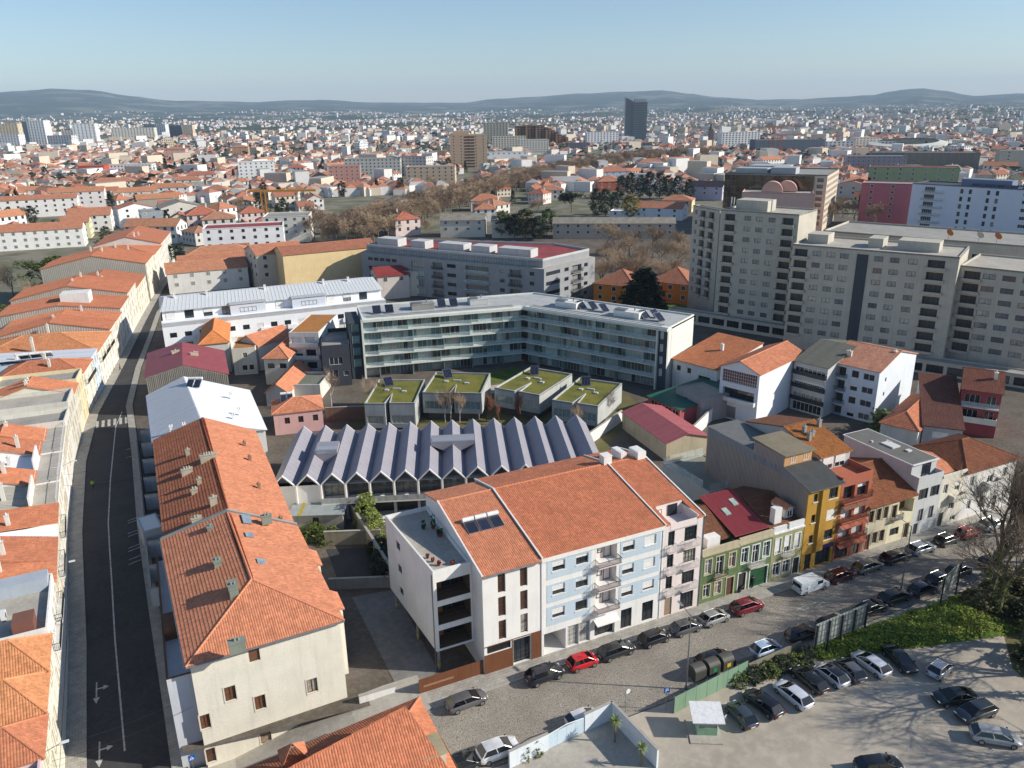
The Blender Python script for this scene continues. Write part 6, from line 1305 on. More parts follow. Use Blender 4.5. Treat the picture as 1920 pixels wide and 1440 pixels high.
# east side further up
def fb(name, label, cat, uc, vb, pxw, dep, ang, z, wall, roof='hip', zr=None, tile=TILEW, fine=1, ncol=4, nf=2, w=1.3, h=1.3, fr=FRAMEW, joined=True, group=None, sides=(0, 1, 3), deck=None, ov=.35, fh=3.0, gl=None, z0=0.0):
 X, Y = P(uc, vb, 0); dist = hypot(X, Y, CAMH); L = pxw*dist/FPX/max(.5, abs(cos(R(ang)))); a = R(ang); o = (X-L/2*cos(a), Y-L/2*sin(a))
 B = Bld(name, label, cat, o, a, L, dep, group=group, z0=z0); wall = plaster(wall, .25) if isinstance(wall, tuple) else wall
 if joined:
  B.walls(wall, z, {}); m = MB(); g = MB()
  for e in sides:
   p, d, LL = B.edge(e); n = max(1, int(ncol*LL/L+.3)); nx, ny = d[1], -d[0]
   for f in range(nf):
    zz = z-1.9-fh*f
    if zz < .4: break
    for i in range(n):
     s = LL*(i+.5)/n-w/2; q = lambda s_, z_, k: (p[0]+d[0]*s_+nx*k, p[1]+d[1]*s_+ny*k, z_)
     m.raw([q(s-.12, zz-.12, .03), q(s+w+.12, zz-.12, .03), q(s+w+.12, zz+h+.12, .03), q(s-.12, zz+h+.12, .03), q(s, zz, .05), q(s+w, zz, .05), q(s+w, zz+h, .05), q(s, zz+h, .05)], [(0, 1, 5, 4), (1, 2, 6, 5), (2, 3, 7, 6), (3, 0, 4, 7)])
     g.poly([q(s, zz, .05), q(s+w, zz, .05), q(s+w, zz+h, .05), q(s, zz+h, .05)])
  if g.f: o_ = m.build('window_frames', fr, B.root, kind='stuff'); g.build('panes', gl or GLASS, o_, kind='stuff')
 else: B.walls(wall, z, {e: grid(.8, (B.L if e != 1 and e != 3 else dep)-.8, max(1, ncol if e in (0, 2) else int(ncol*dep/L)), z-1.9-fh*(nf-1), nf, fh, w, h, fr=fr, shut=True) for e in sides}, gl=gl)
 if roof == 'hip': B.hip(z, zr or z+2.4, ov, tile, fine)
 elif roof == 'gable': B.gable(z, zr or z+2.4, 'x', ov, tile, fine, wallmat=wall)
 elif roof == 'gabley': B.gable(z, zr or z+2.4, 'y', ov, tile, fine, wallmat=wall)
 else: B.flat_roof(z-.3, deck or M_PALE, .5, .3, wall)
 return B
FIBT = flat((158, 150, 136), .8, name='grey_sheet_roof', var=.2, scale=.4); REDR = flat((146, 62, 58), .7, name='red_roof', var=.15, scale=.3); GREYR = plaster((150, 148, 142), .4)
TF = tiles((198, 136, 106), .25, .5); TF2 = tiles((204, 144, 110), .3, .5); TF3 = tiles((180, 120, 94), .35, .5)
T = [
 # near the bend, right of the street
 ('house', 'house with white side wall and orange gable behind the white terraces', 395, 545, 120, 14, 24, 7.5, (214, 212, 206), 'gable', 10, TF2, 5, 2),
 ('house', 'low house with orange roof and grey lean-to behind the white terraces', 410, 528, 110, 12, 24, 7.5, (206, 200, 190), 'gable', 9.8, TF, 5, 2),
 ('house', 'orange hipped house further behind the white terraces', 415, 508, 100, 12, 20, 7, (200, 196, 188), 'hip', 9.4, TF2, 4, 2),
 ('house', 'brown-roofed garage house beside the white corner building', 436, 497, 60, 10, 20, 6, (150, 120, 100), 'gable', 8, TF3, 3, 1),
 ('corner_building', 'white corner building with red roof and tall arched windows', 462, 480, 130, 16, 14, 12.5, (236, 236, 236), 'flat', None, REDR, 7, 3),
 ('office_building', 'cream office building with arched window groups and terrace roof', 540, 455, 78, 18, 8, 12.5, (224, 218, 204), 'flat', None, GREYR, 5, 3),
 ('apartment_house', 'beige blank-walled apartment house with two corner windows', 626, 540, 150, 14, 28, 13.5, (222, 196, 148), 'gable', 15.5, TF3, 0, 0),
 ('apartment_house', 'off-white apartment house with small balconies beside the beige wall', 533, 538, 72, 16, 32, 12.5, (206, 198, 182), 'gable', 15, TF, 3, 3),
 ('house', 'house with ribbed pale roof and white vents behind the glass block', 830, 552, 150, 14, 10, 8.5, (206, 200, 186), 'flat', None, FIBT, 5, 1),
 ('house', 'low house with crimson roof behind the white terraces', 740, 560, 55, 12, 20, 8, (206, 196, 186), 'gable', 10, REDR, 2, 1),
 ('house', 'orange house with ornate gable beside the dark conifer', 1150, 572, 70, 14, -30, 6.5, (214, 130, 44), 'hip', 10.5, TF3, 3, 2),
 ('house', 'orange house with ornate gable nearest the grey tower', 1255, 568, 64, 14, -30, 6.5, (214, 130, 44), 'hip', 10.5, TF3, 3, 2),
 # left middle distance
 ('terrace_block', 'white apartment row with orange roof at the picture edge, lower of the two', 62, 468, 140, 12, 20, 9, (236, 234, 228), 'gable', 11.6, TF, 10, 3),
 ('terrace_block', 'pale yellow end house of the lower white apartment row', 146, 448, 38, 12, 20, 8.6, (226, 220, 176), 'gable', 11, TF, 3, 3),
 ('terrace_block', 'balconied white house with orange roof beside the pale yellow end', 172, 435, 60, 13, 18, 9, (232, 228, 220), 'gable', 12.4, TF, 4, 3),
 ('terrace_block', 'white apartment row with orange roof and roof huts at the picture edge', 56, 408, 130, 14, 22, 11, (230, 226, 220), 'gable', 13, TF, 11, 3),
 ('terrace_block', 'rose-white apartment block with wide balconies and orange roof', 148, 392, 76, 13, 20, 11.5, (228, 220, 216), 'gable', 14, TF2, 6, 3),
 ('terrace_block', 'cream apartment block with wide balconies and low orange roof', 190, 385, 52, 13, 20, 10, (230, 224, 210), 'gable', 12, TF, 5, 3),
 ('house', 'white house with steep orange roof and bright blank gable', 260, 425, 44, 15, 35, 10.5, (240, 240, 238), 'gabley', 13, TF, 2, 2),
 ('house', 'blue-grey house with flat roof beside the bright blank gable', 293, 430, 34, 12, 30, 10, (150, 158, 166), 'flat', None, FIBT, 3, 3),  # plain blue-grey wall
 ('house', 'grey gabled house with pale sheet roof facing the street', 345, 425, 56, 18, 30, 11, (206, 202, 192), 'gabley', 14, FIBT, 3, 3),
 ('house', 'grey house with orange crossing roofs among the left roofs', 258, 382, 60, 14, 25, 8.5, (198, 190, 176), 'gable', 11, TF2, 4, 2),
 ('house', 'house with orange roof and ribbed grey side among the left roofs', 300, 395, 58, 14, 28, 8, (160, 152, 140), 'gable', 10.5, TF2, 0, 0),
 ('house', 'orange hipped house beside the red school', 215, 358, 60, 12, 15, 7.5, (226, 220, 210), 'hip', 10.5, TF, 4, 2),
 ('house', 'white house with orange hipped roof below the conifers', 320, 372, 62, 13, 12, 8, (238, 236, 232), 'hip', 10.8, TF2, 5, 2),
 ('house', 'row house with orange roof below the conifers, middle one', 352, 356, 46, 12, 12, 8, (234, 230, 224), 'hip', 10.8, TF, 4, 2),
 ('house', 'row house with red-orange roof below the conifers, far one', 380, 345, 46, 12, 12, 8, (236, 232, 228), 'hip', 10.8, tiles((190, 116, 92), .15, .5), 4, 2),
 ('school', 'long white school with brick-red end wall', 235, 330, 84, 20, 10, 11, (230, 230, 228), 'flat', None, GREYR, 16, 3),
 ('school', 'brick-red windowless block of the school', 174, 334, 38, 18, 10, 12, (186, 78, 54), 'flat', None, GREYR, 0, 0),
 ('house', 'pink block with orange hipped roof behind the conifers', 330, 300, 34, 14, 8, 14, (214, 168, 150), 'hip', 16.5, TF, 4, 3),
 ('house', 'ochre block with orange hipped roof beyond the conifers', 452, 295, 26, 14, 8, 14, (190, 150, 110), 'hip', 16.5, TF, 3, 3),
 ('apartment_block', 'white six-storey block with blue-grey end wall', 484, 342, 58, 16, 16, 18, (232, 232, 230), 'flat', None, GREYR, 7, 6),
 ('apartment_block', 'brick-banded seven-storey block with white end', 648, 350, 54, 18, 8, 17, (190, 140, 124), 'flat', None, GREYR, 6, 5),
 ('apartment_block', 'long off-white apartment block beside the beige tower, left part', 700, 332, 100, 16, 0, 17, (212, 208, 196), 'flat', None, GREYR, 14, 5),
 ('apartment_block', 'off-white apartment block with a red roof patch', 770, 330, 60, 16, -20, 18, (200, 198, 192), 'flat', None, REDR, 9, 6),
 ('tower', 'tall beige tower block with rows of dark windows', 880, 318, 66, 30, 2, 35, (196, 166, 136), 'flat', None, CONC, 5, 11),
 ('apartment_block', 'beige balconied low block at the foot of the tower', 808, 347, 88, 20, 0, 15, (206, 180, 152), 'flat', None, CONC, 8, 4),
 ('house', 'orange villa roof behind the avenue trees', 905, 362, 76, 16, 10, 7, (226, 220, 214), 'hip', 10.5, TF, 5, 2),
 ('house', 'white villa with orange hipped roof near the dark conifers', 912, 396, 56, 14, 5, 6.5, (230, 226, 222), 'hip', 10, TF, 3, 2),
 ('house', 'grey gabled villa by the avenue', 762, 415, 40, 16, 30, 10, (210, 204, 194), 'gabley', 13, FIBT, 2, 3),
 ('house', 'ochre villa half hidden by the avenue trees', 728, 412, 44, 14, 10, 9, (196, 158, 104), 'hip', 11.5, TF3, 3, 3),
 ('row_house', 'grey-roofed row house behind the red-roofed building, left one', 868, 445, 82, 13, -2, 8.5, (214, 208, 192), 'gable', 11, FIBT, 4, 2),
 ('row_house', 'grey-roofed row house behind the red-roofed building, right one', 968, 446, 90, 13, -4, 8.5, (206, 200, 184), 'gable', 11, FIBT, 5, 2),
 ('row_house', 'long grey-roofed row beyond the bare trees', 1150, 448, 220, 12, -6, 7.5, (180, 170, 156), 'gable', 9.6, FIBT, 12, 2),
 ('house', 'white gabled house with orange side roof below the conifers', 1235, 412, 76, 14, -25, 6.5, (238, 238, 238), 'gable', 9.4, TF, 3, 2),
 ('house', 'orange hipped house beside the white gabled house', 1268, 398, 50, 14, -20, 7, (226, 206, 160), 'hip', 9.6, TF, 3, 2),
 ('house', 'white low house with terraces below the conifers', 1175, 410, 60, 10, -20, 4, (236, 236, 236), 'flat', None, WHITE, 3, 1),
 ('house', 'blue-white villa with orange hipped roof on the avenue', 1150, 342, 60, 16, 5, 9, (196, 206, 220), 'hip', 12.5, TF, 5, 2),
 ('house', 'red brick villa with orange roof beside the umbrella pine', 1142, 358, 40, 12, 5, 7, (176, 96, 70), 'hip', 9.5, TF, 3, 2),
 ('house', 'white villa with stepped orange roof beside the avenue', 1075, 340, 50, 14, 5, 8, (226, 226, 226), 'hip', 11, TF2, 4, 2),
 ('house', 'pink-white villa with orange roof behind the dark conifers', 1222, 322, 44, 14, 0, 9, (232, 222, 216), 'hip', 12, TF, 4, 2),
 ('house', 'yellow long house with orange roof behind the dark conifers', 1275, 318, 50, 14, 10, 9, (224, 200, 140), 'gable', 12, TF2, 5, 2),
 ('house', 'white house with orange roof beside the bronze block', 1325, 330, 40, 14, 0, 8, (236, 232, 226), 'hip', 11, TF, 3, 2),
 ('house', 'purple-grey house with dark roof beside the bronze block', 1320, 375, 56, 14, -25, 9, (190, 186, 204), 'gable', 12, flat((60, 50, 60), .7, name='dark_slate'), 3, 2),
 # right distance
 ('apartment_block', 'rose-pink apartment block with grey balcony strip', 1664, 425, 84, 16, -28, 21.5, (184, 112, 122), 'flat', None, GREYR, 3, 6),
 ('apartment_block', 'green apartment block with pale roof terrace', 1705, 372, 120, 18, -25, 20, (150, 166, 128), 'flat', None, REDR, 7, 3),
 ('apartment_block', 'lilac-grey barrack-like block in the right distance', 1640, 325, 90, 18, -15, 15, (150, 142, 156), 'flat', None, GREYR, 12, 4),
 ('apartment_block', 'olive mansard block with busy roof in the right distance', 1730, 322, 150, 20, -18, 17, (132, 124, 110), 'flat', None, GREYR, 14, 4),
 ('apartment_block', 'dark balconied block at the right picture edge', 1920, 325, 70, 18, -20, 19, (190, 184, 170), 'flat', None, GREYR, 3, 5),
 ('row_house', 'row of orange-roofed houses beside the street of parked cars', 1598, 372, 50, 60, -30, 8, (214, 196, 180), 'gabley', 11, TF, 3, 2),
]
KN = {'house': 'house', 'row_house': 'house', 'terrace_block': 'apartment building', 'apartment_block': 'apartment building', 'apartment_house': 'apartment building', 'corner_building': 'building', 'office_building': 'building', 'school': 'school', 'tower': 'tower block'}
FOOT = []
for r in T:
 B = fb(r[0], r[1], KN[r[0]], r[2], r[3], r[4], r[5], r[6], r[7], r[8], r[9], r[10], r[11] if r[9] != 'flat' else TF, 1, r[12], r[13], deck=r[11] if r[9] == 'flat' else None, gl=glass((52, 56, 60), .25, 'far_glass', .15))
 FOOT.append((B.world(B.L/2, B.D/2), max(B.L, B.D)/2+3))
 if r[0] == 'tower':
  m = MB(); m.box(3, 8, 35, 20, 24, 39); m.build('roof_house', plaster((196, 166, 136), .2), B.root)
  for f in range(11): m = MB(); m.box(B.L*.38, -.12, 2.4+f*2.98, B.L*.66, -.06, 3.9+f*2.98); m.build('recess_shade_panel', plaster((84, 66, 58), .3, name='recess_shade'), B.root)  # dark boxes on the wall stand in for shade inside balcony recesses
# bronze-glass block with white side
BRZ = NT('bronze_glass'); 
def _brz():
 t = BRZ; v = t.map('Object', 1.0); a = t.noise(v, .25, 4, .7); vo = t.n('TexVoronoi'); vo.inputs['Scale'].default_value = .45; t.l(v, vo.inputs['Vector'])
 x = t.mix(srgb(52, 40, 32), srgb(96, 74, 52), t.ramp(a, [(.4, 0), (.6, 1)])); x = t.mix(x, srgb(120, 108, 76), t.math('MULTIPLY', t.ramp(vo.outputs['Color'], [(.5, 0), (.8, 1)]), .5)); return t.out(x, .12, .2, .8)
_brz()
a = P(1340, 435, 0); B = frame_bld('apartment_building', 'bronze-glass apartment block with pale balconied side', 'apartment building', (1343, 318), (1530, 312), (1578, 285), 27)
ANG = R(-30); Xc, Yc = P(1520, 470, 0)
bpy.data.objects.remove(B.root, do_unlink=True)
o = P(1352, 425, 0); q = P(1540, 435, 0); ang = atan2(q[1]-o[1], q[0]-o[0]); L = hypot(q[0]-o[0], q[1]-o[1])
B = Bld('apartment_building', 'bronze-glass apartment block with pale balconied side', 'apartment building', o, ang, L, 46); H_ = 27
B.walls(plaster((206, 190, 170), .2), H_, {1: [Op(2+i*4.4, H_-3-3.0*f, 2.4, 1.7, 'w') for i in range(10) for f in range(8)], 0: [Op(L-4.6, H_-3-3*f, 3.0, 1.9, 'n', d=.9, back=GBLD) for f in range(8)]})
m = MB(); n = 24
for i in range(n):
 for f in range(8):
  x0 = (L-6)*i/n; m.box(x0+.04, -.12-.5*((i//4) % 2), H_-3.1-3.0*f, x0+(L-6)/n-.04, -.03, H_-.2-3.0*f)
m.build('glass_panels', BRZ.m, B.root, kind='stuff')
B.flat_roof(H_, GREYR, .6, .3, plaster((120, 112, 104), .3))
for (x, y, w, d_, h) in ((4, 6, 16, 10, 2.6), (22, 5, 12, 12, 3.2), (8, 20, 20, 14, 3.0)): m = MB(); m.box(x, y, H_+.02, x+w, y+d_, H_+h); m.build('roof_house', plaster((168, 172, 174), .3), B.root)
FOOT.append((B.world(L/2, 23), 30))
# white block on the right
o = P(1697, 440, 0); q = P(1990, 470, 0); L = hypot(q[0]-o[0], q[1]-o[1]); ang = atan2(q[1]-o[1], q[0]-o[0])
B = Bld('apartment_building', 'big white apartment block with paired windows and rooftop solar rows', 'apartment building', o, ang, L, 18); H_ = 24.0
wo = [o_ for f in range(6) for o_ in ([Op(L*.09, H_-3.3-3.4*f, 4.6, 2.3, 'w', d=.3, fr=FRAMEW)]+[Op(L*s, H_-3.1-3.4*f, 1.3, 2.0, 'p', fr=FRAMED) for s in (.33, .385, .5, .555)]+[Op(L*.72, H_-2.6-3.4*f, 4.0, 1.5, 'w'), Op(L*.88, H_-2.6-3.4*f, 4.0, 1.5, 'w')])]
B.walls(plaster((216, 222, 232), .1), H_, {0: wo, 3: []})
for f in range(6): B.balcony(0, L*.075, L*.2+1.5, H_-3.4-3.4*f, .9, 'glass', LGREY, GBAL)
B.flat_roof(H_-.2, flat((70, 74, 80), .7, name='dark_roof'), .5, .3, plaster((90, 94, 100), .2)); m = MB(); m.box(L*.3, 5, H_-.2, L*.62, 12, H_+3); m.build('roof_house', plaster((118, 128, 150), .15), B.root)
for i in range(7): solar('dark solar collector in the row on the white block roof', B, L*.38+i*5.2, 1.6, H_-.1, 3.6, 2.6, R(30), 0, 1, group='solar row on the white block')
FOOT.append((B.world(L/2, 9), L/2+3))
# pink drum-roofed building behind the grey tower
B = fb('drum_building', 'pinkish building with two barrel-shaped roof drums behind the grey tower', 'building', 1450, 440, 110, 20, -20, 20, (214, 178, 166), 'flat', None, None, 1, 0, 0)
for i, (x, y) in enumerate(((B.L*.42, 4), (B.L*.62, 8))):
 m = MB(); n = 14; vs = [(x+5.0*cos(pi*k/n), yy, 20+5.0*sin(pi*k/n)) for yy in (y, y+5) for k in range(n+1)]; m.raw(vs, [(k, k+1, n+2+k, n+1+k) for k in range(n)]+[tuple(range(n+1)), tuple(range(2*n+1, n, -1))]); m.build('roof_drum', plaster((206, 164, 150), .15), B.root)
# ---------- far landmarks ----------
def zat(u, vb, vt):
 X, Y = P(u, vb, 0); d = ray(u, vt); return CAMH+d[2]*Y/d[1]
FG = glass((60, 66, 72), .25, 'far_glass', .2); FT = [
 ('tower_block', 'slender white twin tower block on the left skyline', 75, 277, 26, 25, 226, (238, 238, 236), 6, 16), ('tower_block', 'half of the white twin tower with its shade painted grey', 57, 277, 12, 20, 228, (150, 156, 164), 3, 16),  # second entry: shade on the white tower is put into a grey wall
 ('tower_block', 'white apartment tower right of the twin tower', 163, 274, 34, 20, 232, (226, 228, 228), 6, 12), ('tower_block', 'pale block behind the white apartment tower', 136, 270, 26, 20, 244, (200, 190, 180), 6, 9),
 ('tower_block', 'long cream stepped block on the left skyline', 252, 264, 66, 22, 240, (224, 216, 200), 14, 7), ('tower_block', 'blue-grey slab on the left skyline', 284, 258, 20, 18, 233, (120, 136, 148), 6, 9), ('tower_block', 'white slab beside the blue-grey slab', 303, 258, 18, 18, 233, (232, 232, 232), 5, 9),
 ('tower_block', 'dark slab pair on the left skyline', 330, 256, 22, 18, 235, (96, 96, 104), 6, 8), ('tower_block', 'tan slab beside the dark pair', 354, 256, 16, 18, 234, (214, 186, 150), 4, 8), ('tower_block', 'yellow-tan block at the left skyline edge', 22, 270, 28, 20, 232, (214, 196, 160), 6, 9), ('tower_block', 'white block below the yellow-tan block', 18, 280, 36, 20, 252, (232, 232, 230), 8, 7), ('tower_block', 'grey-white block between the two white towers', 115, 278, 40, 20, 254, (206, 208, 208), 9, 6),
 ('tower_block', 'olive-white office block behind the beige tower', 930, 270, 44, 20, 230, (190, 184, 160), 8, 10), ('tower_block', 'cream long block right of the beige tower', 955, 285, 60, 20, 256, (226, 216, 196), 12, 6), ('tower_block', 'second cream long block right of the beige tower', 1000, 290, 56, 20, 262, (228, 220, 204), 11, 6), ('tower_block', 'low white hall right of the beige tower', 950, 302, 76, 24, 286, (238, 238, 238), 8, 1),
 ('tower_block', 'white banded office beside the dark glass tower', 1130, 274, 56, 18, 248, (236, 236, 236), 10, 6), ('tower_block', 'dark blue low block below the white banded office', 1085, 284, 40, 16, 268, (70, 86, 110), 8, 4), ('tower_block', 'grey podium at the foot of the dark glass tower', 1185, 282, 70, 20, 268, (110, 112, 118), 10, 3), ('tower_block', 'white gridded apartment block on the right skyline', 1388, 278, 68, 18, 248, (236, 236, 234), 12, 7), ('tower_block', 'grey-white block behind the gridded one', 1345, 270, 40, 18, 250, (196, 200, 202), 8, 5), ('tower_block', 'dark blue-grey long office on the right skyline', 1480, 288, 120, 24, 262, (92, 104, 118), 16, 5), ('tower_block', 'white stepped building right of the long office', 1560, 284, 70, 18, 266, (226, 228, 228), 10, 4), ('tower_block', 'cream block left of the stadium', 1625, 280, 40, 18, 258, (228, 214, 196), 7, 6), ('tower_block', 'small white building beside the stadium', 1660, 284, 30, 16, 266, (232, 230, 226), 5, 4)]
for n, lab, uc, vb, w, dep, vt, col, nc, nf in FT:
 B = fb(n, lab, 'tower block' if nf > 4 else 'building', uc, vb, w, dep, random.uniform(-8, 8), max(6, zat(uc, vb, vt)), col, 'flat', None, None, 1, nc, nf, w=2.2, h=1.6, deck=GREYR, gl=FG, sides=(0, 1)); FOOT.append((B.world(B.L/2, B.D/2), B.L/2+10))
# dark glass tower with the slanted top
X, Y = P(1190, 270, 0); D_ = hypot(X, Y); s_ = D_/FPX; t = thing('glass_tower', 'dark glass office tower with slanted blade top', 'tower', (X-18*s_, Y, 0), 0)
zt = zat(1190, 270, 192); zb_ = zat(1173, 270, 183); DG = glass((84, 106, 120), 0, 'tower_glass', .15); DG2 = glass((60, 70, 84), 0, 'tower_side', .3)
m = MB(); m.raw([(0, 0, 0), (13*s_, 0, 0), (13*s_, 14*s_, 0), (0, 14*s_, 0), (0, 0, zb_), (13*s_, 0, zb_-6), (13*s_, 14*s_, zb_-6), (0, 14*s_, zb_)], [(0,3,2,1),(4,5,6,7),(0,1,5,4),(1,2,6,5),(2,3,7,6),(3,0,4,7)]); m.build('blade', DG2, t)
m = MB(); m.box(13.2*s_, 0, 0, 38*s_, 16*s_, zt); m.build('glass_shaft', DG, t); m = MB()
for k in range(18): m.box(13.15*s_, -.6, zt*(k+.9)/18, 38.1*s_, -.05, zt*(k+.9)/18+.7)
m.build('floor_bands', plaster((96, 110, 120), .1), t, kind='stuff'); m = MB(); m.box(16*s_, 3, zt, 36*s_, 14*s_, zt+5); m.build('roof_plant', plaster((150, 156, 160), .2), t)
# brown stepped housing
t = thing('stepped_building', 'brown stepped hillside apartment building on the skyline', 'building', (*P(966, 276, 0), 0), 0); X, Y = P(966, 276, 0); s_ = hypot(X, Y)/FPX; BR = plaster((112, 84, 62), .4, name='brown_concrete'); m = MB(); g = MB(); z1 = zat(966, 276, 236)
for i in range(16):
 h = z1*(1 if i < 9 else 1-(i-8)*.085)+random.uniform(-1, 1); m.box(i*6*s_, (i % 3)*4, 0, (i+.92)*6*s_, 40, h)
 for f in range(int(h/3.4)): g.box(i*6*s_+1, (i % 3)*4-.1, f*3.4+1, (i+.92)*6*s_-1.5, (i % 3)*4-.02, f*3.4+2.8)
m.build('stepped_mass', BR, t); g.build('balcony_openings', plaster((190, 150, 96), .4), t, kind='stuff')
# church tower, stadium, crane
X, Y = P(1331, 280, 0); t = thing('church_tower', 'slim brown church tower on the right skyline', 'tower', (X, Y, 0)); z1 = zat(1331, 280, 233); m = MB(); m.box(-3, -3, 0, 3, 3, z1*.8); m.build('shaft', plaster((110, 96, 84), .3), t); m = MB(); m.lathe([(3.6, 0), (3.2, 4), (2.2, 4.2), (2.0, z1*.2)], 8, c=(0, 0, z1*.8)); m.build('belfry', plaster((120, 108, 96), .3), t)
X, Y = P(1700, 284, 0); t = thing('stadium', 'pale curved stadium roof on the right skyline', 'stadium', (X, Y, 0)); s_ = hypot(X, Y)/FPX; m = MB(); n = 40
for k in range(n):
 a0, a1 = pi*2*k/n, pi*2*(k+1)/n; r = 58*s_; q = lambda a, z, f: (r*f*cos(a), 60*s_*f*sin(a)*.8, z*.55+3*sin(a+.6)); m.poly([q(a0, 0, 1), q(a1, 0, 1), q(a1, 20, 1.04), q(a0, 20, 1.04)]); m.poly([q(a0, 20, 1.04), q(a1, 20, 1.04), q(a1, 24, .8), q(a0, 24, .8)])
m.build('bowl', plaster((206, 206, 196), .2), t)
def crane(label, u, vb, vt, c):
 X, Y = P(u, vb, 0); z1 = zat(u, vb, vt); t = thing('tower_crane', label, 'crane', (X, Y, 0)); m = MB(); w = 1.2
 for a in (-w, w):
  for b in (-w, w): m.box(a-.2, b-.2, 0, a+.2, b+.2, z1)
 for k in range(int(z1/4)):
  z = k*4; m.beam((-w, -w, z), (w, -w, z+4), .2, .2); m.beam((w, w, z), (-w, w, z+4), .2, .2)
 m.build('mast', flat(c, .5), t); m = MB(); m.box(-8, -.8, z1, 30, .8, z1+1.2); m.build('jib', flat(c, .5), t)
crane('orange tower crane mast among the left roofs', 500, 420, 360, (206, 150, 60)); crane('first thin orange crane on the right skyline', 1446, 290, 238, (190, 110, 60)); crane('second short orange crane on the right skyline', 1462, 290, 254, (190, 110, 60))
# ---------- individual houses filling the middle distance ----------
rr = random.Random(21)
PROT = []
for i, (lab, wall, roof, tl, z, zr, L, D, nc, nf) in enumerate([
  ('small white house with bright orange hipped roof among the far rooftops', (236, 234, 230), 'hip', TF, 6.2, 8.8, 11, 10, 3, 2), ('small cream house with brownish gable roof among the far rooftops', (224, 214, 196), 'gable', TF3, 6.0, 8.6, 12, 9, 4, 2),
  ('long white terrace of houses with orange roof in the far rooftops', (230, 228, 224), 'gable', TF2, 6.8, 9.2, 22, 10, 7, 2), ('greyish house with pale sheet roof among the far rooftops', (190, 186, 178), 'gable', FIBT, 6.4, 8.6, 13, 11, 4, 2),
  ('white flat-roofed apartment house in the far rooftops', (234, 234, 234), 'flat', None, 11.5, None, 17, 13, 6, 3), ('tan flat-roofed apartment house in the far rooftops', (214, 196, 168), 'flat', None, 13.5, None, 18, 14, 6, 4),
  ('pink-white house with red-orange hipped roof among the far rooftops', (226, 206, 198), 'hip', tiles((190, 118, 94), .2, .5), 7.0, 9.8, 13, 12, 4, 2), ('pale house with weathered orange hipped roof among the far rooftops', (214, 210, 202), 'hip', tiles((192, 140, 112), .35, .5), 6.5, 9.0, 14, 12, 4, 2)]):
 X, Y = 0, 0; B = Bld('house', lab, 'house' if roof != 'flat' else 'apartment building', (0, 0), 0, L, D, group=lab.split(' among')[0].split(' in the')[0]+'s'); w_ = plaster(wall, .3, rnd=.12)
 B.pts = [(-L/2, -D/2), (L/2, -D/2), (L/2, D/2), (-L/2, D/2)]; B.walls(w_, z, {}); m = MB(); g = MB()
 for e in range(4):
  p, d, LL = B.edge(e); n = max(1, int(nc*LL/L+.3)); nx, ny = d[1], -d[0]
  for f in range(nf):
   for k in range(n):
    s = LL*(k+.5)/n-.6; zz = z-1.8-2.9*f
    if zz < .3: continue
    q = lambda s_, z_, o: (p[0]+d[0]*s_+nx*o, p[1]+d[1]*s_+ny*o, z_); g.poly([q(s, zz, .04), q(s+1.2, zz, .04), q(s+1.2, zz+1.4, .04), q(s, zz+1.4, .04)])
 g.build('panes', FG, B.root, kind='stuff')
 if roof == 'hip': B.hip(z, zr, .4, tl, 1, x0=-L/2, y0=-D/2, x1=L/2, y1=D/2)
 elif roof == 'gable': B.gable(z, zr, 'x', .3, tl, 1, x0=-L/2, y0=-D/2, x1=L/2, y1=D/2, wallmat=w_)
 else: B.flat_roof(z-.3, GREYR, .5, .3, w_); m = MB(); m.box(-2, -2, z-.3, 3, 2, z+2.2); m.build('lift_house', w_, B.root)
 if roof != 'flat': B.chimney(L*.2, D*.15, z+.5, zr+.6, .6, .6, OFFW, 1)
 PROT.append((B.root, hypot(L, D)/2, roof))
def inpoly(u, v, poly):
 c = False; j = len(poly)-1
 for i in range(len(poly)):
  if (poly[i][1] > v) != (poly[j][1] > v) and u < (poly[j][0]-poly[i][0])*(v-poly[i][1])/(poly[j][1]-poly[i][1])+poly[i][0]: c = not c
  j = i
 return c
AVEN = [(575, 470), (600, 400), (700, 385), (860, 340), (960, 318), (1120, 300), (1330, 284), (1345, 300), (1140, 322), (1000, 350), (880, 385), (780, 420), (700, 465)]
PARK = [(1100, 580), (1110, 470), (1130, 440), (1300, 440), (1300, 600)]; CONI = [(1030, 415), (1040, 360), (1150, 350), (1320, 340), (1320, 410), (1200, 420), (940, 450), (930, 400)]
LGAR = [(0, 620), (0, 470), (230, 440), (290, 470), (260, 520), (150, 600)]; NEARZ = [(0, 1500), (0, 480), (300, 470), (380, 500), (560, 500), (700, 440), (1120, 440), (1290, 360), (1540, 300), (1600, 400), (1920, 420), (1920, 1500)]; LCON = [(290, 335), (290, 300), (420, 290), (430, 340)]
placed = []; used = [0]*len(PROT); tries = 0
while len(placed) < 285 and tries < 30000:
 tries += 1; u = rr.uniform(-20, 1940); v = 258+(rr.random()**1.35)*215
 if any(inpoly(u, v, q) for q in (AVEN, PARK, CONI, LGAR, NEARZ, LCON)): continue
 X, Y = P(u, v, 0); k = rr.choices(range(8), (5, 3, 2, 2, 1.3 if v < 300 else .0, 1.0 if v < 300 else .0, 2, 3))[0]; r = PROT[k][1]
 if any(hypot(X-a[0], Y-a[1]) < r*.8+b for a, b in FOOT): continue
 if any(hypot(X-a, Y-b) < (r+c)*.72 for a, b, c in placed): continue
 placed.append((X, Y, r)); o = PROT[k][0] if used[k] == 0 else copy_tree(PROT[k][0]); used[k] += 1
 o.location = (X, Y, 0); o.rotation_euler = (0, 0, R(rr.choice((24.9, 24.9, -35, 0, 114.9, 55))+rr.uniform(-6, 6))); s = rr.uniform(.85, 1.2); o.scale = (s, s, s*rr.uniform(.9, 1.15))
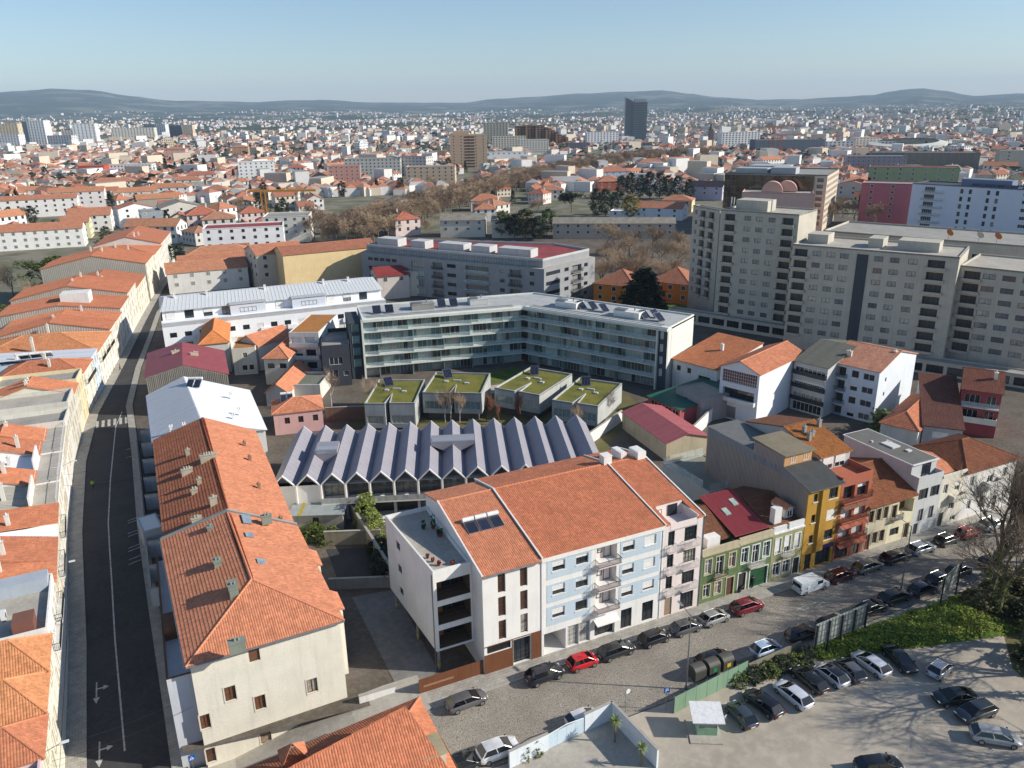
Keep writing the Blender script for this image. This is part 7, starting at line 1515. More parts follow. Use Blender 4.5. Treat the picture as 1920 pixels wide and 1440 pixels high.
for k in range(len(PROT)):
 if not used[k]:
  for c in list(PROT[k][0].children_recursive): bpy.data.objects.remove(c)
  bpy.data.objects.remove(PROT[k][0])
# ---------- the far town and its woods: beyond counting ----------
def far_town():
 rs = random.Random(4); w, o_, c_, g_ = MB(), MB(), MB(), MB(); n = 0
 while n < 15000:
  D = 620+(rs.random()**1.7)*7800; a = R(rs.uniform(-39, 39)); X, Y = D*sin(a), D*cos(a)
  dens = .5+.9*nz(X, Y, .0016, 1.5)+.5*nz(X, Y, .006, 4)
  if D > 5200: dens -= .35
  if rs.random() > max(.06, dens): n += .12; continue
  if D < 1000 and any(hypot(X-p[0], Y-p[1]) < b+8 for p, b in FOOT): continue
  u = 960+FPX*X/Y/_c
  z = terrain_z(X, Y)-1; big = rs.random() < (.16 if D > 1500 else .05)
  L = rs.uniform(12, 26) if big else rs.uniform(7, 13); d = rs.uniform(8, 13); h = rs.uniform(8, 17) if big else rs.uniform(4.5, 8); t = rs.uniform(0, pi)
  ct, st = cos(t), sin(t); q = lambda x, y, zz: (X+x*ct-y*st, Y+x*st+y*ct, zz)
  b0 = [q(-L/2, -d/2, z), q(L/2, -d/2, z), q(L/2, d/2, z), q(-L/2, d/2, z)]; b1 = [(p[0], p[1], z+h) for p in b0]
  m = c_ if rs.random() < .42 else w
  m.raw(b0+b1, [(0, 1, 5, 4), (1, 2, 6, 5), (2, 3, 7, 6), (3, 0, 4, 7)])
  if big: g_.poly(b1)
  else:
   A, B_ = q(-L/2+d*.4, 0, z+h+2.6), q(L/2-d*.4, 0, z+h+2.6); (o_ if rs.random() < .8 else g_).raw(b1+[A, B_], [(0, 1, 5, 4), (1, 2, 5), (2, 3, 4, 5), (3, 0, 4)])
  n += 1
 root = w.build('distant_town', plaster((222, 220, 216), .2, bump=0)); root['kind'] = 'stuff'; root['label'] = 'distant white town spread below the hills'
 c_.build('cream_blocks', plaster((206, 192, 172), .2, bump=0), root, kind='stuff'); o_.build('orange_roofs', flat((186, 132, 108), .85, name='far_tile', var=.25, scale=.02), root, kind='stuff'); g_.build('grey_roofs', flat((170, 166, 158), .85, name='far_grey', var=.2, scale=.02), root, kind='stuff')
far_town()
# ---------- trees ----------
def bark(c): return plaster(c, .5, name='bark', bump=.6)
BARKG = bark((128, 116, 100)); TWIG = plaster((158, 136, 112), .3, name='twigs', bump=0); TWIGD = plaster((120, 104, 86), .35, name='dark_twigs', bump=0); BIRCH = bark((188, 182, 174)); REDTW = plaster((130, 84, 62), .3, name='red_twigs', bump=0)
def leafmat(c1, c2, name='foliage'):
 t = NT(name); n = t.noise(t.map('Object', 1.0), .9, 3); g = t.n('NewGeometry'); x = t.mix(srgb(c1), srgb(c2), t.ramp(n, [(.35, 0), (.65, 1)])); x = t.mix(x, t.ramp(g.outputs['Random Per Island'], [(0, .6), (1, 1.35)]), 1.0, 'MULTIPLY')
 m = t.out(x, .7, 0, .25); return m
LEAFD = leafmat((34, 46, 28), (52, 64, 36)); LEAFM = leafmat((66, 82, 36), (96, 104, 48)); LEAFL = leafmat((112, 126, 56), (140, 150, 76)); LEAFY = leafmat((128, 120, 48), (146, 128, 66)); LEAFI = leafmat((100, 120, 42), (140, 150, 58))
def branch(tr, cr, p, d, L, r, lev, rs, n, spread, lim, wav=.25, up=.12, rmin=.012):
 """recursive limb: lev 0 trunk. tr gets thick wood, cr the twigs"""
 r = max(r, rmin); segs = 3 if lev < 2 else (2 if lev < 4 else 1); q = p; dd = d; mb = tr if lev < lim else cr
 pts = [q]
 for k in range(segs):
  dd = (dd+Vector((rs.gauss(0, wav), rs.gauss(0, wav), rs.gauss(0, wav*.5)+up))*(.35 if lev == 0 else .8)).normalized(); r1 = r*(1-.25*(k+1)/segs*1.6) if lev < 4 else r*.6
  q2 = q+dd*(L/segs); mb.tube(q, q2, r*(1-.4*k/segs), r*(1-.4*(k+1)/segs), 7 if lev == 0 else (5 if lev < 2 else 3), cap=False); q = q2; pts.append(q)
 if lev >= n: return
 kids = [5, 5, 5, 4, 4, 3][min(lev, 5)]
 for i in range(kids):
  t = rs.uniform(.45, 1) if lev else rs.uniform(.5, 1.0); k = min(segs-1, int(t*segs)); f = t*segs-k; b = pts[k].lerp(pts[k+1], min(1, f))
  a = rs.uniform(0, 2*pi); side = dd.orthogonal().normalized(); side.rotate(Matrix.Rotation(a, 3, dd)); nd = (dd*rs.uniform(.5, 1.0)+side*spread*rs.uniform(.6, 1.2)).normalized()
  branch(tr, cr, b, nd, L*rs.uniform(.55, .78), r*.5, lev+1, rs, n, spread, lim, wav, up, rmin)
def bare_meshes(seed, H, n=4, spread=.75, lim=2, r=None, bm=BARKG, tm=TWIG, up=.12, rmin=.012):
 rs = random.Random(seed); tr, cr = MB(), MB(); branch(tr, cr, Vector((0, 0, -.1)), Vector((0, 0, 1)), H*.38, r or H*.018, 0, rs, n, spread, lim, up=up, rmin=rmin)
 return tr.mesh('trunk', bm, True), cr.mesh('crown', tm)
def leafcloud(pts, size, rs, flat_=.5):
 m = MB()
 for c in pts:
  s = size*rs.uniform(.6, 1.3); a = rs.uniform(0, 2*pi); e = rs.uniform(-1, 1)*flat_*2; u = Vector((cos(a), sin(a), rs.uniform(-.4, .4))).normalized(); v = u.cross(Vector((rs.gauss(0, flat_), rs.gauss(0, flat_), 1))).normalized()
  c = Vector(c); m.raw([tuple(c+u*s), tuple(c+v*s*.7), tuple(c-u*s), tuple(c-v*s*.7)], [(0, 1, 2, 3)])
 return m
def clumps(rs, n, shape, size):
 """points gathered in clumps over a crown surface; shape(a, t) gives the radius point"""
 pts = []
 for k in range(n):
  c = shape(rs)
  for j in range(26): pts.append((c[0]+rs.gauss(0, size), c[1]+rs.gauss(0, size), c[2]+rs.gauss(0, size*.7)))
 return pts
def conifer_meshes(seed, H, W_, mat, n=110, cone=1.0):
 rs = random.Random(seed)
 def shp(r):
  t = r.random()**.8; a = r.uniform(0, 2*pi); rad = W_*((1-t)**.75 if cone else max(.15, math.sqrt(max(0, 1-(2*t-1)**2))))*r.uniform(.55, 1.0)*(1+.2*sin(3*a+seed)); return (rad*cos(a), rad*sin(a), H*(.1+.9*t))
 m = leafcloud(clumps(rs, n, shp, W_*.13), W_*.1, rs); t = MB(); t.tube((0, 0, -.2), (0, 0, H*.8), H*.018, H*.005, 7, cap=False)
 return t.mesh('trunk', BARKG, True), m.mesh('crown', mat)
def pine_meshes(seed, H, W_, mat):
 rs = random.Random(seed); cs = [(rs.uniform(-W_, W_)*.7, rs.uniform(-W_, W_)*.7, H*rs.uniform(.6, .95)) for _ in range(14)]
 def shp(r): c = r.choice(cs); a = r.uniform(0, 2*pi); e = math.sqrt(r.random())*W_*.38; return (c[0]+e*cos(a), c[1]+e*sin(a), c[2]+r.uniform(-.05, .08)*H)
 m = leafcloud(clumps(rs, 150, shp, W_*.08), W_*.055, rs); t = MB(); t.tube((0, 0, -.2), (.3, .2, H*.5), H*.03, H*.022, 8, cap=False)
 for c in cs: t.tube((.3, .2, H*rs.uniform(.35, .5)), c, H*.014, H*.005, 5, cap=False)
 return t.mesh('trunk', BARKG, True), m.mesh('crown', mat)
def bush_meshes(seed, H, W_, mat, n=60):
 rs = random.Random(seed)
 def shp(r):
  a = r.uniform(0, 2*pi); e = r.uniform(0, 1)**.5; z = r.random(); rad = W_*math.sqrt(max(0.02, 1-(z*.95)**2))*(.6+.4*e)*(1+.15*sin(4*a+seed)); return (rad*cos(a), rad*sin(a), H*z)
 m = leafcloud(clumps(rs, n, shp, W_*.14), W_*.1, rs); t = MB(); t.tube((0, 0, -.1), (0, 0, H*.5), .06, .03, 5, cap=False); return t.mesh('stem', BARKG), m.mesh('foliage', mat)
def plant(name, label, cat, meshes, X, Y, z=0.0, s=1.0, rz=None, group=None, sz=None):
 t = thing(name, label, cat, (X, Y, z), rr.uniform(0, 6.28) if rz is None else rz, group); t.scale = (s, s, sz or s)
 put('trunk' if meshes[0].name.startswith('trunk') else 'stem', meshes[0], t); put('crown' if meshes[1].name.startswith('crown') else 'foliage', meshes[1], t); return t
AV = [bare_meshes(100+i, 16, 5, .75, rmin=.045) for i in range(4)]; PK = [bare_meshes(200+i, 17, 5, .75, tm=TWIG, rmin=.028) for i in range(3)]
# avenue of bare plane trees: two rows
line = [P(*p) for p in ((640, 462), (740, 424), (800, 402), (870, 378), (950, 354), (1040, 332), (1130, 315), (1220, 303), (1320, 294))]; cnt = 0; acc = 0.0
for a, b in zip(line, line[1:]):
 L = hypot(b[0]-a[0], b[1]-a[1]); nx, ny = -(b[1]-a[1])/L, (b[0]-a[0])/L; k = 0
 while acc < L:
  t = acc/L; X, Y = a[0]+(b[0]-a[0])*t, a[1]+(b[1]-a[1])*t
  for o in (-13, -4, 6): plant('plane_tree', 'bare plane tree in the long avenue', 'tree', AV[rr.randrange(4)], X+nx*o+rr.uniform(-1, 1), Y+ny*o+rr.uniform(-1, 1), 0, rr.uniform(.85, 1.15), group='bare avenue trees')
  acc += 8.5
 acc -= L
for u, v in ((590, 452), (615, 440), (655, 438), (690, 445), (625, 462), (700, 425), (585, 435), (668, 460), (1560, 415), (1580, 408), (1545, 425), (1600, 420), (1640, 430), (1800, 285), (1815, 284), (1780, 286), (1905, 275), (640, 290), (660, 288), (560, 300), (240, 300), (262, 300), (440, 305)):
 plant('bare_tree', 'bare grey-brown tree standing among the houses', 'tree', AV[rr.randrange(4)], *P(u, v), 0, rr.uniform(.8, 1.1), group='bare trees among the houses')
for i, (u, v) in enumerate(((1128, 548), (1150, 530), (1178, 552), (1205, 535), (1232, 548), (1262, 540), (1140, 505), (1170, 500), (1200, 508), (1240, 505), (1270, 512), (1225, 480), (1180, 478), (1140, 478), (1265, 482))):
 plant('park_tree', 'bare spreading tree in the little park beside the grey tower', 'tree', PK[i % 3], *P(u, v), 0, rr.uniform(.8, 1.05), group='bare park trees')
sheet('park_lawn', PL([(1120, 570), (1120, 520), (1280, 520), (1290, 580)], 0), -.01, M_GRASS)
CN = [conifer_meshes(300+i, 16, 4.2, LEAFD, 120, 0) for i in range(3)]; CN2 = [conifer_meshes(310+i, 18, 4.2, LEAFD, 110, 1) for i in range(2)]
for i, (u, v, s) in enumerate(((1163, 372, .95), (1182, 370, 1.05), (1200, 374, 1), (1218, 372, 1.1), (1236, 374, 1.1), (1252, 372, .95), (1270, 376, 1.0), (1290, 378, .9), (1118, 408, 1), (1135, 405, .95), (1152, 402, .8))): plant('conifer', 'dark dense evergreen in the row beyond the park', 'tree', CN[i % 3], *P(u, v), 0, s, group='dark evergreen row')
for i, (u, v, s) in enumerate(((313, 330, .95), (345, 328, .8), (362, 328, .85), (385, 326, .9), (402, 330, .7), (330, 326, .7), (440, 345, .7), (425, 350, .6), (735, 358, .6), (755, 360, .6), (600, 330, .6), (470, 288, .8), (490, 290, .8), (520, 292, .7), (60, 318, .6), (45, 322, .6), (75, 322, .5))): plant('conifer', 'dark pointed conifer among the left rooftops', 'tree', CN2[i % 2], *P(u, v), 0, s, group='pointed conifers')
plant('cypress', 'tall brownish cypress beside the walled garden', 'tree', conifer_meshes(320, 15, 3.0, leafmat((58, 60, 34), (84, 78, 44)), 90, 0), *P(208, 490))
plant('pine_tree', 'broad umbrella pine in the left garden', 'tree', pine_meshes(330, 13, 7, leafmat((70, 84, 36), (92, 100, 46))), *P(88, 556))
plant('pine_tree', 'dark umbrella pine beside the dark evergreens', 'tree', pine_meshes(331, 12, 9, LEAFD), *P(1072, 398)); plant('round_tree', 'yellow-green round tree in front of the dark evergreens', 'tree', conifer_meshes(332, 13, 5, LEAFY, 90, 0), *P(1182, 410))
for i, (u, v, s) in enumerate(((945, 445, .9), (965, 446, .8), (985, 448, 1.0), (1008, 450, .8), (1025, 440, .9))): plant('garden_tree', 'olive evergreen behind the grey-roofed row houses', 'tree', conifer_meshes(340+i, 14, 5.2, [LEAFM, LEAFD, leafmat((70, 76, 44), (96, 92, 56)), LEAFD, LEAFM][i], 90, 0), *P(u, v), 0, s, group='olive evergreens')
plant('conifer', 'big dark conifer between the two orange houses', 'tree', conifer_meshes(350, 13, 7.5, LEAFD, 200, 1), *P(1205, 588))
plant('bare_tree', 'grey bare tree against the wall at the left picture edge', 'tree', bare_meshes(351, 14, 5, .6, tm=TWIGD), *P(25, 556)); plant('bare_tree', 'second bare tree by the blank wall', 'tree', bare_meshes(352, 12, 4, .5), *P(60, 575))
for i, (u, v, s) in enumerate(((20, 600, 1.4), (45, 596, 1.2), (75, 598, 1.5), (100, 592, 1.3), (128, 588, 1.2), (150, 580, 1.0), (5, 590, 1.3), (165, 560, 1.2), (60, 585, 1.0), (110, 575, 1.0))): plant('garden_bush', 'leafy bush in the long left garden', 'bush', bush_meshes(360+i % 3, 2.4, 2.2, [LEAFM, LEAFI, LEAFD][i % 3], 40), *P(u, v), 0, s, group='left garden bushes')
# courtyard birches and bushes
BI = [bare_meshes(400+i, 11, 4, .4, bm=BIRCH, tm=TWIG, r=.11, up=.3) for i in range(2)]
for i, (u, v, s, lab) in enumerate(((622, 765, 1.0, 'silvery bare tree behind the pink house'), (700, 775, .8, 'slim bare birch before the first pavilion'), (726, 778, .7, 'second slim birch before the first pavilion'), (845, 790, .8, 'slim birch before the green-windowed pavilion'), (862, 792, .75, 'second slim birch before the green-windowed pavilion'), (835, 792, .7, 'third slim birch before the green-windowed pavilion'), (1080, 815, .7, 'bare sapling beside the last pavilion'), (1143, 790, .7, 'bare birch against the last pavilion wall'))): plant('birch_tree', lab, 'tree', BI[i % 2], *P(u, v), 0, s)
RD = bare_meshes(410, 6, 4, .35, bm=REDTW, tm=REDTW, up=.35)
for i, (u, v, s) in enumerate(((912, 790, 1.1), (938, 795, .8), (980, 792, 1.1))): plant('russet_tree', ['tall russet sapling between two pavilions', 'small russet sapling between two pavilions', 'russet sapling before the third pavilion'][i], 'tree', RD, *P(u, v), 0, s)
BU = [bush_meshes(420, 1.6, 1.5, LEAFM, 46), bush_meshes(421, 1.6, 1.5, LEAFD, 46), bush_meshes(422, 3.4, 1.2, LEAFL, 60)]
for i, (u, v, k, s, lab) in enumerate(((688, 985, 2, 1.5, 'pale green bamboo clump in the narrow garden'), (705, 1010, 2, 1.2, 'second bamboo clump in the narrow garden'), (712, 1040, 1, 1.4, 'dark hedge bush beside the white building, upper'), (722, 1062, 1, 1.5, 'dark hedge bush beside the white building, middle'), (732, 1085, 1, 1.4, 'dark hedge bush beside the white building, lower'), (572, 985, 1, 1.4, 'dark bush beside the garden shed'), (590, 1008, 0, 1.3, 'broad green bush in the vegetable garden'), (615, 1012, 0, 1.2, 'second broad bush in the vegetable garden'), (610, 975, 0, .9, 'brownish shrub in the vegetable garden'), (1678, 815, 0, 3.0, 'large round shrub behind the flat grey roof'), (1285, 830, 0, 1.5, 'weedy bush in the stone-walled plot'), (1265, 838, 0, 1.2, 'second weedy bush in the stone-walled plot'), (330, 500, 1, 3.0, 'dark tree crown over the street roofs'))): plant('shrub', lab, 'bush', BU[k], *P(u, v), 0 if i < 12 else 4, s)
# ---------- green bank and big trees by the car park ----------
def bank():
 x0, x1 = 28, 54; m = MB(); nx, ny = 60, 18; rs = random.Random(9)
 ya = lambda x: -14.6-(x-28)*.27; yb = lambda x: -12.5-.02*(x-28)
 def hz(x, t):
  a = max(0, min(1, (x-x0)/4))*max(0, min(1, (x1-x)/4)); return .12+a*math.sin(pi*max(0, min(1, t)))**.6*(.9+.7*nz(x, t*8, .25, 2))
 vs = [(x0+(x1-x0)*i/nx, ya(x0+(x1-x0)*i/nx)+(yb(x0+(x1-x0)*i/nx)-ya(x0+(x1-x0)*i/nx))*j/ny, hz(x0+(x1-x0)*i/nx, j/ny)-.12) for j in range(ny+1) for i in range(nx+1)]
 m.raw(vs, [(j*(nx+1)+i, j*(nx+1)+i+1, (j+1)*(nx+1)+i+1, (j+1)*(nx+1)+i) for j in range(ny) for i in range(nx)]); o = m.build('grass_bank', M_GRASS, None, loc=(GO[0], GO[1], 0), rz=GA); o['kind'] = 'structure'
 pts = []
 for k in range(1500):
  x, t = rs.uniform(x0+.5, x1-.5), rs.uniform(.03, .97); d = .5+.8*nz(x, t*6, .35, 7)
  if rs.random() > d: continue
  for j in range(16): a, b = x+rs.gauss(0, .3), t+rs.gauss(0, .05); pts.append((a, ya(a)+(yb(a)-ya(a))*b, hz(a, b)+rs.uniform(-.05, .4*d)))
 f = leafcloud(pts, .13, rs, .8); o = f.build('undergrowth', LEAFI, None, loc=(GO[0], GO[1], 0), rz=GA); o['kind'] = 'stuff'; o['label'] = 'bright green undergrowth covering the bank behind the billboards'
bank()
BT = [bare_meshes(500+i, 19, 5, .62, lim=3, r=.32, bm=bark((112, 104, 82)), tm=TWIGD, rmin=.012, up=.2) for i in range(3)]; IVY = bush_meshes(510, 7, 1.0, LEAFM, 90)
BIGT = ((62.5, -12.6, 1.1, 'big bare tree with ivy beside the end of the road'), (57.5, -14.5, 1.15, 'big bare tree behind the end of the green bank'), (54.5, -17.8, 1.0, 'smaller bare tree at the corner of the bank'), (50.8, -23.5, 1.05, 'bare ivy-clad tree beside the parked silver cars'), (61, -21, 1.1, 'bare tree beyond the bank at the picture edge'), (47.5, -31, 1.0, 'bare tree casting long shadows over the lot'), (72, -14, 1.0, 'bare tree behind the others at the road end'), (54, -31, 1.0, 'bare tree at the lower picture edge'), (58, -27, 1.1, 'second bare tree casting shadows over the lot'), (80, -10.5, .9, 'bare tree at the far end of the road'), (50, -40, 1.1, 'bare tree below the others, near the lower corner'))
for i, (x, y, s, lab) in enumerate(BIGT):
 plant('big_bare_tree', lab, 'tree', BT[i % 3], *GW(x, y), 0, s)
 if i < 6: plant('ivy', f'ivy column climbing the {["first", "second", "third", "fourth", "fifth", "sixth"][i]} big bare trunk from the road end', 'ivy', IVY, *GW(x, y), 0, s*.8)
sheet('verge', [(52, -12.6), (110, -12.6), (110, -60), (46, -60), (43.5, -34), (46.5, -25), (51, -21)], .02, ground_mat('leaf_litter', (104, 100, 66), (84, 88, 48), (124, 112, 82), .3, 2))
UB = [bush_meshes(520+i, 2.2, 2.0, [LEAFM, LEAFD, leafmat((84, 84, 50), (108, 100, 62))][i], 44) for i in range(3)]
for i in range(46):
 x, y = rr.uniform(48, 76), rr.uniform(-38, -13.5)
 if y < -13.5-.0 and x < 52-(y+20)*.25 and y > -24: continue
 if x < 47+max(0, (y+34))*.3: continue
 plant('undergrowth_bush', 'wild bush under the big bare trees', 'bush', UB[i % 3], *GW(x, y), 0, rr.uniform(.6, 1.2), group='wild bushes under the trees')
for i, (x, y, s) in enumerate(((17.5, -13.4, .55), (19.5, -13.5, .6), (21.5, -13.6, .6), (23.5, -13.6, .6), (25.5, -13.7, .55), (27, -13.9, .6))): plant('hedge_bush', 'scrubby bush in the hedge behind the green fence', 'bush', UB[i % 2], *GW(x, y), 0, s, group='fence hedge')
# trees scattered through the middle distance
n_ = 0; tries = 0
while n_ < 150 and tries < 6000:
 tries += 1; u = rr.uniform(-20, 1940); v = 256+(rr.random()**1.2)*200
 if any(inpoly(u, v, q) for q in (AVEN, NEARZ, CONI)): continue
 X, Y = P(u, v, 0)
 if any(hypot(X-a[0], Y-a[1]) < b for a, b in FOOT) or any(hypot(X-a, Y-b) < c*.75 for a, b, c in placed): continue
 n_ += 1; k = rr.random()
 if k < .5: plant('bare_tree', 'leafless tree between the far rooftops', 'tree', AV[rr.randrange(4)], X, Y, 0, rr.uniform(.5, .9), group='leafless trees of the far quarter')
 else: plant('evergreen_tree', 'dark evergreen between the far rooftops', 'tree', CN[rr.randrange(3)] if k < .8 else CN2[rr.randrange(2)], X, Y, 0, rr.uniform(.45, .85), group='evergreens of the far quarter')
def far_woods():
 rs = random.Random(12); pts = []
 for k in range(5200):
  D = 700+(rs.random()**1.4)*6500; a = R(rs.uniform(-39, 39)); X, Y = D*sin(a), D*cos(a)
  if nz(X, Y, .0035, 8)+.25*rs.random() < .12: continue
  if D < 1600 and any(hypot(X-p[0], Y-p[1]) < b for p, b in FOOT): continue
  z = terrain_z(X, Y); w = rs.uniform(5, 11)
  for j in range(5): pts.append((X+rs.gauss(0, w), Y+rs.gauss(0, w), z+rs.uniform(1, 10)))
 f = leafcloud(pts, 4.2, rs, .7); o = f.build('distant_woods', leafmat((50, 58, 38), (82, 76, 58), 'far_foliage')); o['kind'] = 'stuff'; o['label'] = 'distant dark woods between the far houses'
far_woods()
# ---------- cars ----------
def paint(c, metal=.3):
 k = ('cp', c, metal)
 if k in _M: return _M[k]
 t = NT('car_paint'); col = srgb(c); n = t.noise(t.map('Object', 1.0), 1.2, 4); x = t.mix(col, [v*.8+.01 for v in col], t.ramp(n, [(.4, 0), (.7, 1)])); m = t.out(x, .28, metal, .5); t.p.inputs['Coat Weight'].default_value = .6; t.p.inputs['Coat Roughness'].default_value = .06; _M[k] = m; return m
CGL = glass((16, 18, 22), 0, 'car_glass', .05); TYRE = flat((24, 24, 25), .8, name='rubber'); RIM = flat((170, 172, 174), .35, .8, name='alloy'); LAMP = flat((222, 224, 226), .15, .1, name='lamp_lens'); TAIL = flat((150, 20, 18), .25, name='tail_lens'); BLK = flat((20, 20, 22), .5, name='black_trim'); DEFP = paint((90, 90, 92))
CT = {'hatch': (3.95, 1.74, 1.47, .93, -1.80, -1.22, .32, 1.30, .74), 'wagon': (4.55, 1.80, 1.46, .94, -2.12, -1.55, .35, 1.40, .76), 'suv': (4.4, 1.86, 1.62, 1.06, -2.0, -1.45, .40, 1.36, .90), 'sedan': (4.6, 1.82, 1.42, .94, -1.75, -.75, .30, 1.40, .76), 'mini': (3.6, 1.68, 1.50, .96, -1.62, -1.15, .42, 1.28, .78)}
def car_meshes(kind):
 L, Wd, H, zb, r0, r1, f1, f0, zh = CT[kind]; hl = L/2; hw = Wd/2; out = []
 st = [(-hl, .45, .80, .80), (-hl+.10, .30, zb-.06, .92), (-hl+.45, .22, zb, .99), (-hl*.45, .20, zb, 1.0), (0, .20, zb, 1.0), (f0-.1, .20, zb-.01, 1.0), (f0+.25, .21, (zb+zh)/2+.06, .99), (hl-.35, .24, zh+.03, .96), (hl-.10, .30, zh-.08, .88), (hl, .42, .58, .76)]
 m = MB(); vs = []
 for x, zl, zt, w in st:
  y = hw*w; sec = [(y*.86, zl), (y*.99, zl+.14), (y, zl+(zt-zl)*.5), (y*.975, zt-.05), (y*.88, zt+.0), (y*.45, zt+.035), (0, zt+.045)]
  vs += [(x, a, b) for a, b in sec]+[(x, -a, b) for a, b in sec[-2::-1]]
 n = 13; fs = []
 for i in range(len(st)-1):
  for j in range(n-1): fs.append((i*n+j, (i+1)*n+j, (i+1)*n+j+1, i*n+j+1))
  fs.append((i*n+n-1, (i+1)*n+n-1, (i+1)*n, i*n))
 fs += [tuple(range(n)), tuple(range(len(st)*n-1, (len(st)-1)*n-1, -1))]; m.raw(vs, fs); me = m.mesh('body', DEFP, True); out.append(('body', me, 'paint'))
 bw, tw = hw*.92, hw*.70; zt = H-.05
 A = {'rb': (r0, bw, zb), 'rt': (r1, tw, zt), 'ft': (f1, tw, zt), 'fb': (f0, bw, zb)}
 m = MB(); xm0, xm1 = (r1+f1)/2-.02, (r1+f1)/2+.1   # roof with crown
 rx = [r1-.04, r1+.25, (r1+f1)/2, f1-.2, f1+.04]; rz_ = [zt-.01, zt+.04, zt+.055, zt+.04, zt-.01]; vs = [(x, y*tw*1.0, z-(.035 if abs(y) == 1 else 0)) for x, z in zip(rx, rz_) for y in (-1, -.7, 0, .7, 1)]; m.raw(vs, [(i*5+j, (i+1)*5+j, (i+1)*5+j+1, i*5+j+1) for i in range(4) for j in range(4)]); out.append(('roof', m.mesh('roof', DEFP, True), 'paint'))
 lerp = lambda p, q, t: tuple(p[i]+(q[i]-p[i])*t for i in range(3))
 m = MB()   # pillars
 for s in (1, -1):
  g = lambda k: (A[k][0], s*A[k][1], A[k][2]); pb, pt = lerp(g('rb'), g('fb'), .5), lerp(g('rt'), g('ft'), .52)
  for p, q, w in ((g('rb'), g('rt'), .07), (pb, pt, .05), (g('fb'), g('ft'), .05)): m.tube((p[0], p[1], p[2]-.02), q, w, w*.9, 4)
  m.tube(g('rt'), g('ft'), .04, n=4)
 out.append(('pillars', m.mesh('pillars', DEFP), 'paint'))
 for s in (1, -1):
  g = lambda k, o=0: (A[k][0], s*(A[k][1]-.015), A[k][2]); pb, pt = lerp(g('rb'), g('fb'), .5), lerp(g('rt'), g('ft'), .52)
  for q in ([g('rb'), pb, pt, g('rt')], [pb, g('fb'), g('ft'), pt]): m = MB(); m.poly(q if s > 0 else q[::-1]); out.append(('side_window', m.mesh('side_window', CGL), None))
 m = MB(); m.poly([(f0+.02, -bw, zb), (f0+.02, bw, zb), (f1+.02, tw, zt), (f1+.02, -tw, zt)]); out.append(('windscreen', m.mesh('windscreen', CGL), None))
 m = MB(); m.poly([(r0-.02, bw, zb), (r0-.02, -bw, zb), (r1-.02, -tw, zt), (r1-.02, tw, zt)]); out.append(('rear_window', m.mesh('rear_window', CGL), None))
 tyre = MB(); tyre.tube((0, -.1, 0), (0, .1, 0), .315, n=16); tm = tyre.mesh('wheel', TYRE); rim = MB(); rim.tube((0, -.11, 0), (0, .11, 0), .21, n=12); rm = rim.mesh('rim', RIM)
 return out, (tm, rm, L, hw, zb, zh, f0)
CM = {k: car_meshes(k) for k in CT}
hm = MB(); hm.box(-.07, -.17, -.06, .05, .17, .07); HEADM = hm.mesh('headlight', LAMP); tmb = MB(); tmb.box(-.03, -.13, -.1, .06, .13, .1); TAILM = tmb.mesh('taillight', TAIL); mm = MB(); mm.box(-.06, 0, -.06, .06, .16, .07); MIRM = mm.mesh('mirror', BLK); pm_ = MB(); pm_.box(-.01, -.26, -.06, .01, .26, .06); PLM = pm_.mesh('number_plate', FRAMEW); gm_ = MB(); gm_.box(-.02, -.5, -.07, .02, .5, .07); GRM = gm_.mesh('grille', BLK)
def car(label, x, y, rot, kind, col, group=None, roofc=None, z=.015):
 parts, (tm, rm, L, hw, zb, zh, f0) = CM[kind]; X, Y = GW(x, y); t = thing('parked_car', label, 'car', (X, Y, z), GA+R(rot), group); body = None; mt = paint(col)
 for nm, me, pk in parts:
  o = put(nm, me, t if body is None or nm in ('body', 'roof', 'windscreen', 'rear_window', 'side_window', 'pillars') else body)
  if nm == 'body': body = o
  if pk: o.material_slots[0].link = 'OBJECT'; o.material_slots[0].material = paint(roofc) if (roofc and nm == 'roof') else mt
 for sx in (-1, 1):
  for sy in (-1, 1): w = put('wheel', tm, t, (sx*L*.31+(.02 if sx > 0 else -.02), sy*(hw-.1), .315)); put('rim', rm, w)
 for sy in (-1, 1): put('headlight', HEADM, t, (L/2-.1, sy*hw*.62, zh-.12)); put('taillight', TAILM, t, (-L/2+.03, sy*hw*.68, zb-.2)); put('mirror', MIRM, t, (f0-.2, sy*hw*.93-(.16 if sy < 0 else 0), zb+.1))
 put('number_plate', PLM, t, (-L/2-.005, 0, .58)); put('grille', GRM, t, (L/2+.0, 0, .48)); return t
